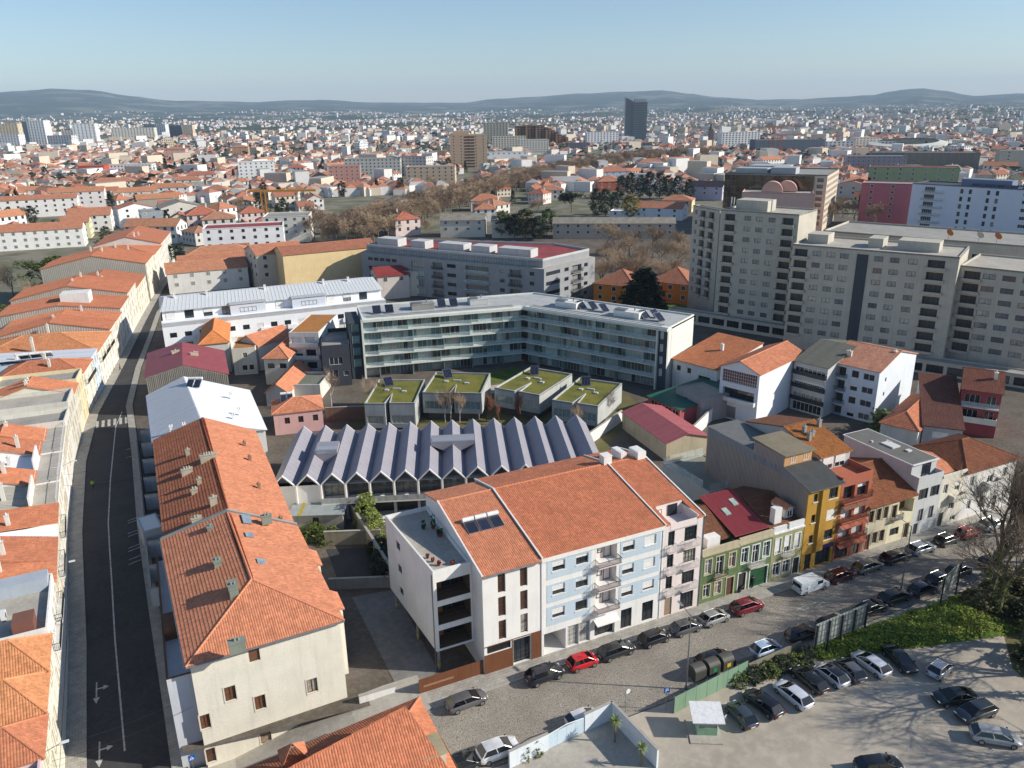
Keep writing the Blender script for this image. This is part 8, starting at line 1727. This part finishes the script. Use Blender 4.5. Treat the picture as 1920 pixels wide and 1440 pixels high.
def van(label, x, y, rot):
 X, Y = GW(x, y); t = thing('delivery_van', label, 'van', (X, Y, .015), GA+R(rot)); hw = .9; prof = [(-2.4, .35), (-2.4, 1.75), (-2.3, 1.9), (.75, 1.9), (1.0, 1.82), (1.65, 1.15), (2.3, .98), (2.45, .75), (2.45, .35)]; m = MB(); n = len(prof); vs = [(a, s*hw*(1 if b < 1.2 else .93), b) for s in (-1, 1) for a, b in prof]; m.raw(vs, [tuple(range(n)), tuple(range(2*n-1, n-1, -1))]+[(i, n+i, n+(i+1) % n, (i+1) % n) for i in range(n)]); m.build('body', paint((214, 222, 228), .1), t)
 m = MB(); m.poly([(1.03, -.78, 1.80), (1.66, -.82, 1.17), (1.66, .82, 1.17), (1.03, .78, 1.80)]); m.build('windscreen', CGL, t)
 for s in (-1, 1): m = MB(); m.box(.35, s*.868, 1.2, 1.2, s*.91, 1.66); m.build('side_window', CGL, t); m = MB(); m.box(-1.4, s*.895, .55, -.1, s*.915, 1.2); m.build('sliding_door', paint((206, 214, 220), .1), t); put('taillight', TAILM, t, (-2.4, s*.78, 1.0)); put('headlight', HEADM, t, (2.38, s*.68, .85))
 m = MB(); m.box(-2.42, -.7, 1.15, -2.39, .7, 1.65); m.build('rear_window', CGL, t)
 for sx in (-1.55, 1.55):
  for sy in (-.8, .8): w = put('wheel', CM['suv'][1][0], t, (sx, sy, .315)); put('rim', CM['suv'][1][1], w)
BK, DG_, GY, SV, WH = (26, 27, 30), (52, 54, 58), (98, 98, 100), (160, 162, 164), (226, 228, 230)
for lab, u, v, kind, col, dy in (
  ('grey estate car parked alone in front of the brown fence', 880, 1322, 'wagon', (104, 102, 102), 0), ('dark blue-black car behind the bright red one', 1025, 1270, 'suv', (30, 32, 42), 0), ('bright red hatchback in front of the blue building', 1094, 1243, 'mini', (206, 24, 30), 0), ('dark charcoal estate ahead of the red hatchback', 1160, 1224, 'wagon', (40, 42, 42), 0), ('black hatchback under the blue building', 1228, 1197, 'hatch', BK, 0), ('graphite hatchback behind the silver one', 1287, 1177, 'hatch', (86, 88, 90), 0), ('silver hatchback before the pink building', 1338, 1157, 'hatch', (158, 158, 156), 0), ('crimson crossover before the green houses', 1400, 1137, 'suv', (122, 24, 40), 0), ('dark red car ahead of the white van', 1572, 1076, 'wagon', (86, 26, 26), 0), ('grey estate before the stone house', 1622, 1058, 'wagon', (120, 124, 124), 0), ('black-brown estate before the yellow house', 1676, 1042, 'wagon', (40, 36, 36), 0), ('silver-blue estate before the grey house', 1724, 1026, 'wagon', (150, 158, 168), 0), ('dark car behind the red one at the road end', 1768, 1008, 'hatch', (48, 50, 54), 0), ('cherry red hatchback at the road end', 1810, 996, 'hatch', (170, 30, 44), 0), ('white car last in the kerbside line', 1852, 980, 'suv', (206, 206, 206), 0),
  ('white hatchback beside the white courtyard wall', 1094, 1348, 'hatch', (216, 216, 216), 0), ('white crossover at the lower picture edge', 937, 1412, 'suv', (228, 228, 228), 0), ('black car half hidden behind the low house', 868, 1438, 'hatch', (30, 32, 34), 0), ('black car beside the recycling bins', 1338, 1235, 'wagon', BK, 0), ('pale blue-white hatchback opposite the green houses', 1436, 1216, 'hatch', (190, 208, 226), 0), ('dark plum car behind the billboard', 1502, 1188, 'hatch', (44, 34, 40), 0), ('dark hatchback parked behind the billboard end', 1560, 1168, 'hatch', (60, 62, 66), 0), ('black saloon beside the green bank', 1632, 1140, 'sedan', BK, 0), ('black car at the foot of the tall lamp post', 1678, 1118, 'wagon', (30, 31, 34), 0), ('dark blue car ahead of the lamp post', 1730, 1104, 'hatch', (44, 52, 66), 0), ('dark car partly behind the second billboard', 1762, 1084, 'hatch', (36, 38, 42), 0), ('shiny grey car far along the south kerb', 1774, 1056, 'hatch', (70, 74, 82), 0), ('dark car under the bare branches at the road end', 1858, 1052, 'hatch', (34, 38, 46), 0)):
 x, y = G(u, v, .6); south = y < -6; car(lab, x, (max(-11.2, min(-9.6, y)) if south else -3.45), rr.uniform(-2, 2), kind, col)
x, y = G(1518, 1094, .8); van('white panel van before the garage door of the green house', x, -3.5, -1)
for lab, fu, fv, ru, rv, kind, col, rc in (
  ('dark grey-blue hatchback beside the attendant kiosk', 1368, 1318, 1412, 1365, 'hatch', (66, 74, 82), None), ('black estate second from the kiosk', 1402, 1298, 1460, 1342, 'wagon', BK, None), ('white estate third from the kiosk', 1455, 1278, 1520, 1330, 'wagon', (222, 226, 230), None), ('black estate between two white cars', 1488, 1252, 1548, 1300, 'wagon', (28, 26, 28), None), ('white car with black roof in the lot', 1530, 1245, 1590, 1290, 'hatch', (224, 226, 228), (28, 28, 30)), ('grey-brown hatchback beside the black-roofed white car', 1570, 1236, 1618, 1280, 'hatch', (98, 98, 104), None), ('large white car nearest the grass bank', 1600, 1222, 1668, 1270, 'wagon', (230, 230, 230), None), ('black saloon facing the lot at the end of the row', 1712, 1262, 1662, 1213, 'sedan', BK, None), ('silver hatchback parked askew near the bushes', 1782, 1240, 1742, 1272, 'mini', (188, 190, 194), None), ('dark green saloon below the silver hatchback', 1752, 1312, 1828, 1304, 'sedan', (34, 44, 42), None), ('dark blue-grey saloon below the green one', 1790, 1348, 1868, 1322, 'wagon', (60, 70, 80), None), ('silver car at the lower right of the lot', 1905, 1388, 1828, 1376, 'wagon', (178, 178, 176), None), ('black car cut by the bottom picture edge', 1690, 1432, 1606, 1442, 'wagon', (26, 26, 28), None)):
 f, r = G(fu, fv, .5), G(ru, rv, .5); car(lab, (f[0]+r[0])/2, (f[1]+r[1])/2, math.degrees(atan2(f[1]-r[1], f[0]-r[0])), kind, col, roofc=rc)
# ---------- street furniture ----------
def lamp_post(label, x, y, h, arm=1.6, rot=90):
 t = thing('street_lamp', label, 'street lamp', (*GW(x, y), 0), GA+R(rot)); m = MB(); m.tube((0, 0, 0), (0, 0, h), .1, .055, 10); m.tube((0, 0, 0), (0, 0, .4), .16, n=10); m.build('pole', METAL, t); m = MB(); m.tube((0, 0, h-.1), (arm, 0, h+.25), .045, .035, 6); m.build('arm', METAL, t); m = MB(); m.raw([(arm-.1, -.12, h+.18), (arm+.7, -.15, h+.3), (arm+.7, .15, h+.3), (arm-.1, .12, h+.18), (arm-.1, -.1, h+.3), (arm+.65, -.12, h+.42), (arm+.65, .12, h+.42), (arm-.1, .1, h+.3)], [(0,3,2,1),(4,5,6,7),(0,1,5,4),(1,2,6,5),(2,3,7,6),(3,0,4,7)]); m.build('lamp_head', ALU, t)
lamp_post('tall grey street lamp beside the recycling bins', 11.7, -11.7, 9.5); x, y = G(1688, 1112); lamp_post('tall grey street lamp before the yellow house', x, y, 9.8)
for i, (u, v, zz) in enumerate(((128, 1055, 7.0), (130, 1390, 6.5), (140, 865, 7.2))):   # lamps on the house fronts
 x, y = G(u, v, zz); t = thing('wall_lamp', ['white wall lamp over the middle of the dark street', 'white wall lamp near the zebra crossing', 'white wall lamp higher up the dark street'][i], 'street lamp', (*GW(wx(y)+.05, y), zz-.4), GA); m = MB(); m.tube((0, 0, 0), (1.5, 0, .5), .035, n=6); m.build('arm', METAL, t); m = MB(); m.box(1.4, -.14, .45, 2.1, .14, .56); m.build('lamp_head', FRAMEW, t)
# recycling bins
for i, (u, v) in enumerate(((1305, 1268), (1330, 1257), (1355, 1247))):
 x, y = G(u, v); t = thing('recycling_bin', ['grey domed recycling bin nearest the lamp post', 'grey domed recycling bin with green label', 'grey domed recycling bin with yellow label'][i], 'bin', (*GW(x, -10.6), 0), GA); m = MB(); m.box(-.75, -.75, .05, .75, .75, 1.15); m.build('body', flat((76, 76, 70), .6, name='bin_plastic'), t); m = MB(); n = 10; vs = [(xx, .75*cos(pi*k/n), 1.15+.55*sin(pi*k/n)) for xx in (-.75, .75) for k in range(n+1)]; m.raw(vs, [(k, k+1, n+2+k, n+1+k) for k in range(n)]+[tuple(range(n+1)), tuple(range(2*n+1, n, -1))]); m.build('dome', flat((84, 82, 76), .55, name='bin_lid'), t, smooth=False)
 if i: m = MB(); m.box(-.25, -.77, .5, .25, -.753, 1.0); m.build('label_panel', flat((40, 140, 90) if i == 1 else (210, 190, 40), .5), t)
x, y = G(1385, 1240); t = thing('rubbish_container', 'low dark rubbish container beside the recycling bins', 'bin', (*GW(x+.2, -10.9), 0), GA); m = MB(); m.box(-1.4, -.6, .12, 1.0, .6, 1.05); m.build('body', flat((44, 50, 58), .5), t); m = MB(); m.box(-1.42, -.62, 1.06, -.22, .62, 1.13); m.box(-.2, -.62, 1.06, 1.02, .62, 1.13); m.build('lid', flat((52, 58, 66), .5), t)
# green sheet fence along the lot, concrete wall beyond
GRF = corr((126, 154, 128), .25, .45, .5, name='green_sheet'); a, b = G(1263, 1338), G(1400, 1268)
t = thing('sheet_fence', 'green sheet-metal fence between the road and the lot', 'fence', (*GW(*a), 0), GA+atan2(b[1]-a[1], b[0]-a[0])); L = hypot(b[0]-a[0], b[1]-a[1]); n = 7
for k in range(n): m = MB(); m.box(L*k/n+.02, -.03, .05, L*(k+1)/n-.02, .03, 2.1); m.build('panel', GRF, t); m = MB(); m.box(L*k/n-.04, .035, 0, L*k/n+.04, .12, 2.2); m.build('post', METAL, t)
a, b = G(1402, 1266), G(1500, 1222); t = thing('boundary_wall', 'low weathered concrete wall continuing from the green fence', 'wall', (*GW(*a), 0), GA+atan2(b[1]-a[1], b[0]-a[0])); L = hypot(b[0]-a[0], b[1]-a[1]); m = MB(); m.box(0, -.1, 0, L, .1, 1.5); m.build('masonry', plaster((136, 130, 112), .6, name='weathered_concrete'), t)
# kiosk
x, y = G(1318, 1372); t = thing('attendant_kiosk', 'small green and white kiosk with flat white roof in the lot', 'kiosk', (*GW(x-.9, y-.2), 0), GA+R(-28)); KG = plaster((150, 186, 150), .3, name='pale_green_panel')
m = MB(); m.box(0, 0, 0, 2.0, 1.8, 1.0); m.build('lower_panel', KG, t); m = MB(); m.box(.06, .06, 1.0, 1.94, 1.74, 1.9); m.build('glazing', glass((130, 140, 136), .4, 'kiosk_glass', .1), t); m = MB()
for xx in (0, 1.94):
 for yy in (0, 1.74): m.box(xx, yy, 1.0, xx+.06, yy+.06, 1.95)
m.build('corner_posts', FRAMEW, t); m = MB(); m.raw([(-.6, -.5, 1.95), (2.6, -.5, 1.95), (2.6, 2.3, 2.25), (-.6, 2.3, 2.25), (-.6, -.5, 2.05), (2.6, -.5, 2.05), (2.6, 2.3, 2.35), (-.6, 2.3, 2.35)], [(0,3,2,1),(4,5,6,7),(0,1,5,4),(1,2,6,5),(2,3,7,6),(3,0,4,7)]); m.build('roof', FRAMEW, t); m = MB(); m.box(-.8, -1.1, 0.005, 2.4, 2.2, .1); m.build('base_slab', M_PALE, t)
x, y = G(1356, 1352); t = thing('plastic_chair', 'white plastic chair beside the kiosk', 'chair', (*GW(x, y), 0), GA+R(200)); m = MB(); m.box(-.24, -.24, .4, .24, .24, .45); m.build('seat', FRAMEW, t); m = MB(); m.box(-.24, .2, .45, .24, .25, .88); m.build('backrest', FRAMEW, t)
for sx in (-.22, .2):
 for sy in (-.22, .2): m = MB(); m.box(sx, sy, 0, sx+.03, sy+.03, .4); m.build('leg', FRAMEW, t)
# billboards seen from behind
def billboard(label, ub, vb, ue, ve, n, h0, h1):
 a, b = G(ub, vb), G(ue, ve); t = thing('billboard', label, 'billboard', (*GW(*a), 0), GA+atan2(b[1]-a[1], b[0]-a[0])); L = hypot(b[0]-a[0], b[1]-a[1])
 for k in range(n):
  m = MB(); m.box(L*k/n+.05, .0, h0, L*(k+1)/n-.05, .06, h1); p_ = m.build('panel', plaster((150, 156, 150), .4, name='panel_back'), t); m = MB()
  for j in range(4): z = h0+(h1-h0)*(j+.5)/4; m.box(L*k/n+.05, -.05, z-.04, L*(k+1)/n-.05, -.003, z+.04)
  for j in range(1, 4): xx = L*(k+j/4)/n; m.box(xx-.03, -.05, h0, xx+.03, -.052+.02, h1)
  m.build('frame_ribs', METAL, p_)
 for k in range(n+1): m = MB(); xx = min(L-.1, max(.1, L*k/n)); m.box(xx-.08, -.22, 0, xx+.08, -.06, h1-.1); m.build('post', DMETAL, t)
billboard('long row of grey billboards on posts, seen from behind', 1523, 1232, 1618, 1190, 4, 1.4, 4.4); billboard('single billboard on posts beside the road bend, seen from behind', 1758, 1142, 1790, 1112, 1, 1.8, 4.6)
# traffic signs
def sign(label, x, y, shape, rot, h=2.6, z=0.0):
 t = thing('road_sign', label, 'road sign', (*GW(x, y), z), GA+R(rot)); m = MB(); m.tube((0, 0, 0), (0, 0, h), .035, n=6); m.build('pole', METAL, t); B_ = flat((28, 88, 170), .4, name='sign_blue', var=.03); m = MB(); m.box(-.32, -.05, h-.62, .32, -.02, h); p_ = m.build('sign_plate', B_, t); m = MB()
 if shape == 'P': m.box(-.14, -.06, h-.54, -.05, -.052, h-.08); m.box(-.05, -.06, h-.17, .1, -.052, h-.08); m.box(-.05, -.06, h-.36, .1, -.052, h-.27); m.box(.1, -.06, h-.34, .18, -.052, h-.1)
 else: m.poly([(-.22, -.056, h-.52), (.22, -.056, h-.52), (0, -.056, h-.1)])
 m.build('symbol', FRAMEW, p_)
 if shape != 'P': m = MB(); m.box(-.03, -.062, h-.4, .03, -.058, h-.25); m.box(-.08, -.062, h-.5, -.03, -.058, h-.4); m.box(.03, -.062, h-.5, .08, -.058, h-.4); m.tube((0, -.058, h-.22), (0, -.062, h-.22), .035, n=8); m.build('pictogram', BLK, p_)
x, y = G(1248, 1330); sign('blue parking sign at the entrance of the lot', x, y, 'P', -20, 2.8); x, y = G(362, 1440, -2.5); sign('blue pedestrian crossing sign on the corner of the cream house', -37.9, 2.0, 'X', 10, 2.7, -2.6)
x, y = G(1172, 1340); t = thing('road_sign', 'thin post with round sign seen from behind near the white wall', 'road sign', (*GW(x, y), 0), GA); m = MB(); m.tube((0, 0, 0), (0, 0, 3.4), .035, n=6); m.build('pole', METAL, t); m = MB(); m.tube((.25, -.02, 2.9), (.25, .02, 2.9), .28, n=18); m.build('sign_disc', FRAMEW, t)
# ---------- white walled yard at the bottom ----------
a, b, c = G(955, 1440), G(1146, 1348), G(1232, 1440); WWL = plaster((216, 222, 226), .2, name='white_wall_render')
def wall_run(label, p, q, h, th=.22, mat=WWL, name='garden_wall'):
 t = thing(name, label, 'wall', (*GW(*p), 0), GA+atan2(q[1]-p[1], q[0]-p[0])); L = hypot(q[0]-p[0], q[1]-p[1]); m = MB(); m.box(0, -th/2, 0, L, th/2, h); m.build('masonry', mat, t); m = MB(); m.box(-.04, -th/2-.04, h, L+.04, th/2+.04, h+.07); m.build('coping', M_KERB, t); return t
g0, g1 = (a[0]+(b[0]-a[0])*.36, a[1]+(b[1]-a[1])*.36), (a[0]+(b[0]-a[0])*.72, a[1]+(b[1]-a[1])*.72)
wall_run('white yard wall left of the grey gate', a, g0, 2.0); wall_run('white yard wall right of the grey gate', g1, b, 2.2); wall_run('white yard wall running down from the gate corner', b, c, 2.2)
t = thing('yard_gate', 'pale grey sliding gate in the white yard wall', 'gate', (*GW(*g0), 0), GA+atan2(g1[1]-g0[1], g1[0]-g0[0])); L = hypot(g1[0]-g0[0], g1[1]-g0[1])
for k in range(4): m = MB(); m.box(L*k/4+.01, -.04, .06, L*(k+1)/4-.01, .04, 1.8); m.build('leaf_panel', plaster((188, 204, 214), .15, name='gate_paint'), t)
m = MB(); n = 12; [m.tube((L*k/n, 0, 1.8+.25*(1-abs(2*k/n-1))), (L*(k+1)/n, 0, 1.8+.25*(1-abs(2*(k+1)/n-1))), .05, n=6) for k in range(n)]; m.build('top_rail', FRAMEW, t)
sheet('yard_paving', [a, b, c, (c[0]-6, c[1]-6), (a[0]-4, a[1]-6)], .02, M_PALE)
def palm(label, u, v, h, s):
 x, y = G(u, v, h); t = thing('yucca_palm', label, 'palm', (*GW(x, y), 0), 0); m = MB(); m.tube((0, 0, 0), (0, 0, h), .13, .09, 8); m.build('trunk', BARKG, t); f = MB(); rs = random.Random(int(u))
 for k in range(70):
  a_ = rs.uniform(0, 2*pi); e = rs.uniform(-.5, 1.3); L_ = s*rs.uniform(.7, 1.1); d = Vector((cos(a_)*cos(e), sin(a_)*cos(e), sin(e))); w = Vector((-sin(a_), cos(a_), 0))*.035; c = Vector((0, 0, h)); tip = c+d*L_+Vector((0, 0, -.25*L_*cos(e))); mid_ = c+d*L_*.55; f.raw([tuple(c-w*.6), tuple(c+w*.6), tuple(mid_+w), tuple(mid_-w), tuple(tip)], [(0, 1, 2, 3), (3, 2, 4)])
 f.build('fronds', leafmat((110, 128, 60), (140, 150, 84)), t)
palm('yucca palm inside the corner of the white yard wall', 1154, 1352, 2.6, .9); palm('second yucca palm lower along the white yard wall', 1203, 1402, 2.2, .8)
for i, (u, v) in enumerate(((985, 1425), (1008, 1415))): plant('climbing_plant', ['climbing plant on the white yard wall beside the gate', 'second climbing plant left of it on the white yard wall'][i], 'plant', bush_meshes(600+i, 1.8, .55, LEAFM, 26), *P(u, v, 0), 0, 1.0)
# ---------- walls and yards in the block ----------
RUB = plaster((150, 142, 122), .6, name='rubble_wall')
for lab, p, q, h, mt in (('old stone wall along the narrow garden', (655, 965), (742, 1105), 2.6, RUB), ('garden wall closing the sunken yard', (610, 1022), (715, 1018), 2.2, RUB), ('concrete wall at the foot of the sunken yard', (618, 1105), (745, 1100), 1.6, CONC), ('white boundary wall climbing beside the stone plot', (1085, 848), (1165, 790), 2.4, WHITE), ('tall white wall between the stone plot and the garage house', (1285, 838), (1352, 770), 2.8, WHITE), ('brown timber wall behind the zigzag building', (612, 790), (722, 785), 3.0, plaster((120, 98, 82), .5)), ('low white wall beside the lane gate', (674, 1318), (742, 1298), .9, WHITE)):
 wall_run(lab, G(*p), G(*q), h, .3, mt)
sheet('parking_yard', PL([(660, 1120), (740, 1105), (820, 1255), (790, 1305), (750, 1300), (690, 1180)], 0), .012, ground_mat('yard_concrete', (128, 126, 122), (112, 110, 106), (146, 142, 134), .2, 1.2)); sheet('sunken_yard', PL([(612, 1030), (715, 1025), (745, 1100), (640, 1105)], 0), .008, M_ASPH)
# ---------- road markings ----------
def mark(name, quads, dz=.012):
 m = MB()
 for q in quads: m.poly([(x, y, (street_z(y) if x < -36 else 0)+dz) for x, y in q])
 o = m.build(name, M_PAINT, None, loc=(GO[0], GO[1], 0), rz=GA); o['kind'] = 'structure'; return o
cl = [G(u, v, -1.5 if v > 1100 else 0) for u, v in ((231, 1395), (216, 1200), (208, 1080), (203, 980), (207, 900), (217, 800), (229, 772))]; cl.sort(key=lambda p: p[1]); q = []
for (a, b), (c, d) in zip(cl, cl[1:]): n = 4; q += [[(a+(c-a)*k/n-.09, b+(d-b)*k/n), (a+(c-a)*k/n+.09, b+(d-b)*k/n), (a+(c-a)*(k+1)/n+.09, b+(d-b)*(k+1)/n), (a+(c-a)*(k+1)/n-.09, b+(d-b)*(k+1)/n)] for k in range(n)]
mark('centre_line', q)
def stripes(y0, y1, x0, x1, n): w = (x1-x0)/(2*n-1); return [[(x0+2*k*w, y0), (x0+(2*k+1)*w, y0), (x0+(2*k+1)*w, y1), (x0+2*k*w, y1)] for k in range(n)]
mark('zebra_crossing', stripes(.5, 3.8, -47.2, -39.8, 8)); mark('zebra_crossing', stripes(103, 107, -48.8, -42.8, 6)); mark('stop_line', [[(-48.2, 4.8), (-44.5, 5.2), (-44.5, 5.7), (-48.2, 5.3)]])
for (x, y) in ((-46.6, 9.6), (-47.0, 19.2)): mark('lane_arrow', [[(x-.08, y-1.2), (x+.08, y-1.2), (x+.08, y+1.4), (x-.08, y+1.4)], [(x-.35, y-1.2), (x, y-2.2), (x+.35, y-1.2)], [(x+.08, y+.1), (x+.7, y+.1), (x+.7, y+.3), (x+.08, y+.3)], [(x+.7, y-.2), (x+1.3, y+.2), (x+.7, y+.6)]])
mark('parking_marks', [[(-43.2+.0, y), (-41.6, y+.6), (-41.6, y+.75), (-43.2, y+.15)] for y in (44, 45.2, 47.5, 48.4, 52, 53, 56.5, 57.4, 84, 88)])
mark('road_symbols', [[(x, y), (x+1.2, y+.1), (x+1.2, y+.3), (x, y+.2)] for x, y in ((33, -6.2), (33.4, -6.7), (35.6, -6.1), (36.1, -6.6), (38.4, -6.2))], .02)
for (u, v, lab) in ((545, 1440, ''),): pass
# overhead cables across the dark street
for i, (p, q, h) in enumerate((((-49.2, 3.0), (-37.0, 4.6), 5.0), ((-49.2, 1.6), (-37.0, 3.4), 4.6), ((-51.4, 62), (-41, 60), 6.0), ((-51.4, 66), (-47, 67), 6.2))):
 m = MB(); n = 8; pt = lambda k: (p[0]+(q[0]-p[0])*k/n, p[1]+(q[1]-p[1])*k/n, h-.5*(1-(2*k/n-1)**2)); [m.tube(pt(k), pt(k+1), .018, n=4, cap=False) for k in range(n)]
 o = m.build('overhead_cable', BLK, None, loc=(GO[0], GO[1], 0), rz=GA); tag(o, ['upper overhead cable near the zebra crossing', 'lower overhead cable near the zebra crossing', 'overhead cable halfway up the dark street', 'short overhead cable above it'][i], 'cable')
# low walls of the strip gardens between the street and the east houses
for i, y in enumerate((31, 37, 44, 52, 60, 67, 75, 83, 90)):
 t = wall_run(f'grey front-yard wall {["beside the cream house terrace", "below the long tiled house, first", "below the long tiled house, second", "below the long tiled house, third", "below the long tiled house, last", "below the white metal roof, first", "below the white metal roof, second", "below the white metal roof, last", "below the crimson roof"][i]}', (-40.3, y), (-37.8, y-.4), 2.6, .2, plaster((186, 192, 198), .3), 'yard_wall')
wall_run('long grey street wall in front of the long tiled house', (-40.4, 31), (-40.9, 62), 2.2, .25, plaster((176, 182, 188), .35), 'yard_wall'); wall_run('long grey street wall in front of the white metal roof', (-40.9, 62.2), (-41.4, 92), 2.4, .25, plaster((190, 196, 202), .3), 'yard_wall')
B = simple('carport', 'white ribbed carport roof beside the long tiled house', 'carport', (268, 998), (305, 988), (298, 960), 3.2, plaster((180, 186, 190), .2), 'flat', par=.05, deck=corr((226, 228, 228), .4, .1, .8))
# ---------- people ----------
def person(label, x, y, z, top, legs, rot, stride=.25):
 t = thing('person', label, 'person', (*GW(x, y), z), GA+R(rot)); V = [(0, 0, .93), (0, 0, 1.12), (0, 0, 1.35), (0, 0, 1.47), (0, .02, 1.60), (0, .02, 1.72)]; Rr = [.15, .14, .17, .065, .10, .085]; E_ = [(0, 1), (1, 2), (2, 3), (3, 4), (4, 5)]
 for s in (-1, 1):
  k = len(V); V += [(s*.10, 0, .88), (s*.11, s*stride*.6, .48), (s*.11, s*stride-.05, .08), (s*.11, s*stride+.14, .05), (s*.21, 0, 1.38), (s*.27, -s*stride*.4, 1.10), (s*.27, -s*stride*.6+.1, .86), (s*.27, -s*stride*.6+.14, .76)]; Rr += [.10, .075, .055, .05, .07, .05, .042, .045]; E_ += [(0, k), (k, k+1), (k+1, k+2), (k+2, k+3), (2, k+4), (k+4, k+5), (k+5, k+6), (k+6, k+7)]
 me = bpy.data.meshes.new('body'); me.from_pydata(V, E_, []); o = put('body', me, t); sk = o.modifiers.new('skin', 'SKIN'); sv = me.skin_vertices[0].data
 for i, r in enumerate(Rr): sv[i].radius = (r, r*.8); sv[i].use_root = (i == 0)
 o.modifiers.new('sub', 'SUBSURF').levels = 1; o.modifiers['sub'].render_levels = 1
 dg = bpy.context.evaluated_depsgraph_get(); dg.update(); me2 = bpy.data.meshes.new_from_object(o.evaluated_get(dg)); o.modifiers.clear(); o.data = me2; me2.materials.clear()
 for mt in (flat((196, 150, 122), .6, name='skin'), flat(top, .8, name='jacket'), flat(legs, .8, name='trousers')): me2.materials.append(mt)
 for p_ in me2.polygons: zc = p_.center.z; p_.material_index = 2 if zc < .92 else (1 if zc < 1.45 and not (abs(p_.center.x) > .2 and zc < .84) else 0); p_.use_smooth = True
 m = MB(); m.lathe([(.0, .14), (.07, .12), (.105, .06), (.108, 0), (.095, -.05)], 10, c=(0, .0, 1.66)); m.build('hair', flat((40, 30, 24), .8, name='hair'), t, smooth=True)
x, y = G(174, 912, .5); person('person in a yellow-green hi-vis jacket walking up the dark street', x, y, 0, (150, 200, 40), (60, 66, 50), 10); x, y = G(1412, 1104); person('person in dark clothes standing by the green garage', x, y+.2, .13, (28, 28, 32), (24, 24, 28), 160, .1); x, y = G(1378, 1108); person('person in black beside the green house door', x, y+.4, .13, (34, 34, 36), (30, 32, 40), 200, .12); x, y = G(226, 695); person('person in brown on the sunny junction pavement', x, y, 0, (96, 70, 56), (50, 44, 44), 90)
# motorcycle in front of the green house
x, y = G(1392, 1108); t = thing('motorcycle', 'dark motorcycle parked before the green garage', 'motorcycle', (*GW(x, y), .13), GA+R(20)); 
for xx in (-.65, .65): m = MB(); m.tube((xx, -.06, .3), (xx, .06, .3), .3, n=16); m.build('wheel', TYRE, t)
m = MB(); m.tube((-.5, 0, .5), (.4, 0, .62), .16, .14, 8); m.tube((.45, 0, .4), (.62, 0, .95), .05, n=6); m.build('frame', BLK, t); m = MB(); m.box(-.65, -.13, .7, .05, .13, .82); m.build('seat', BLK, t); m = MB(); m.tube((.58, -.32, .98), (.58, .32, .98), .02, n=6); m.build('handlebar', METAL, t)
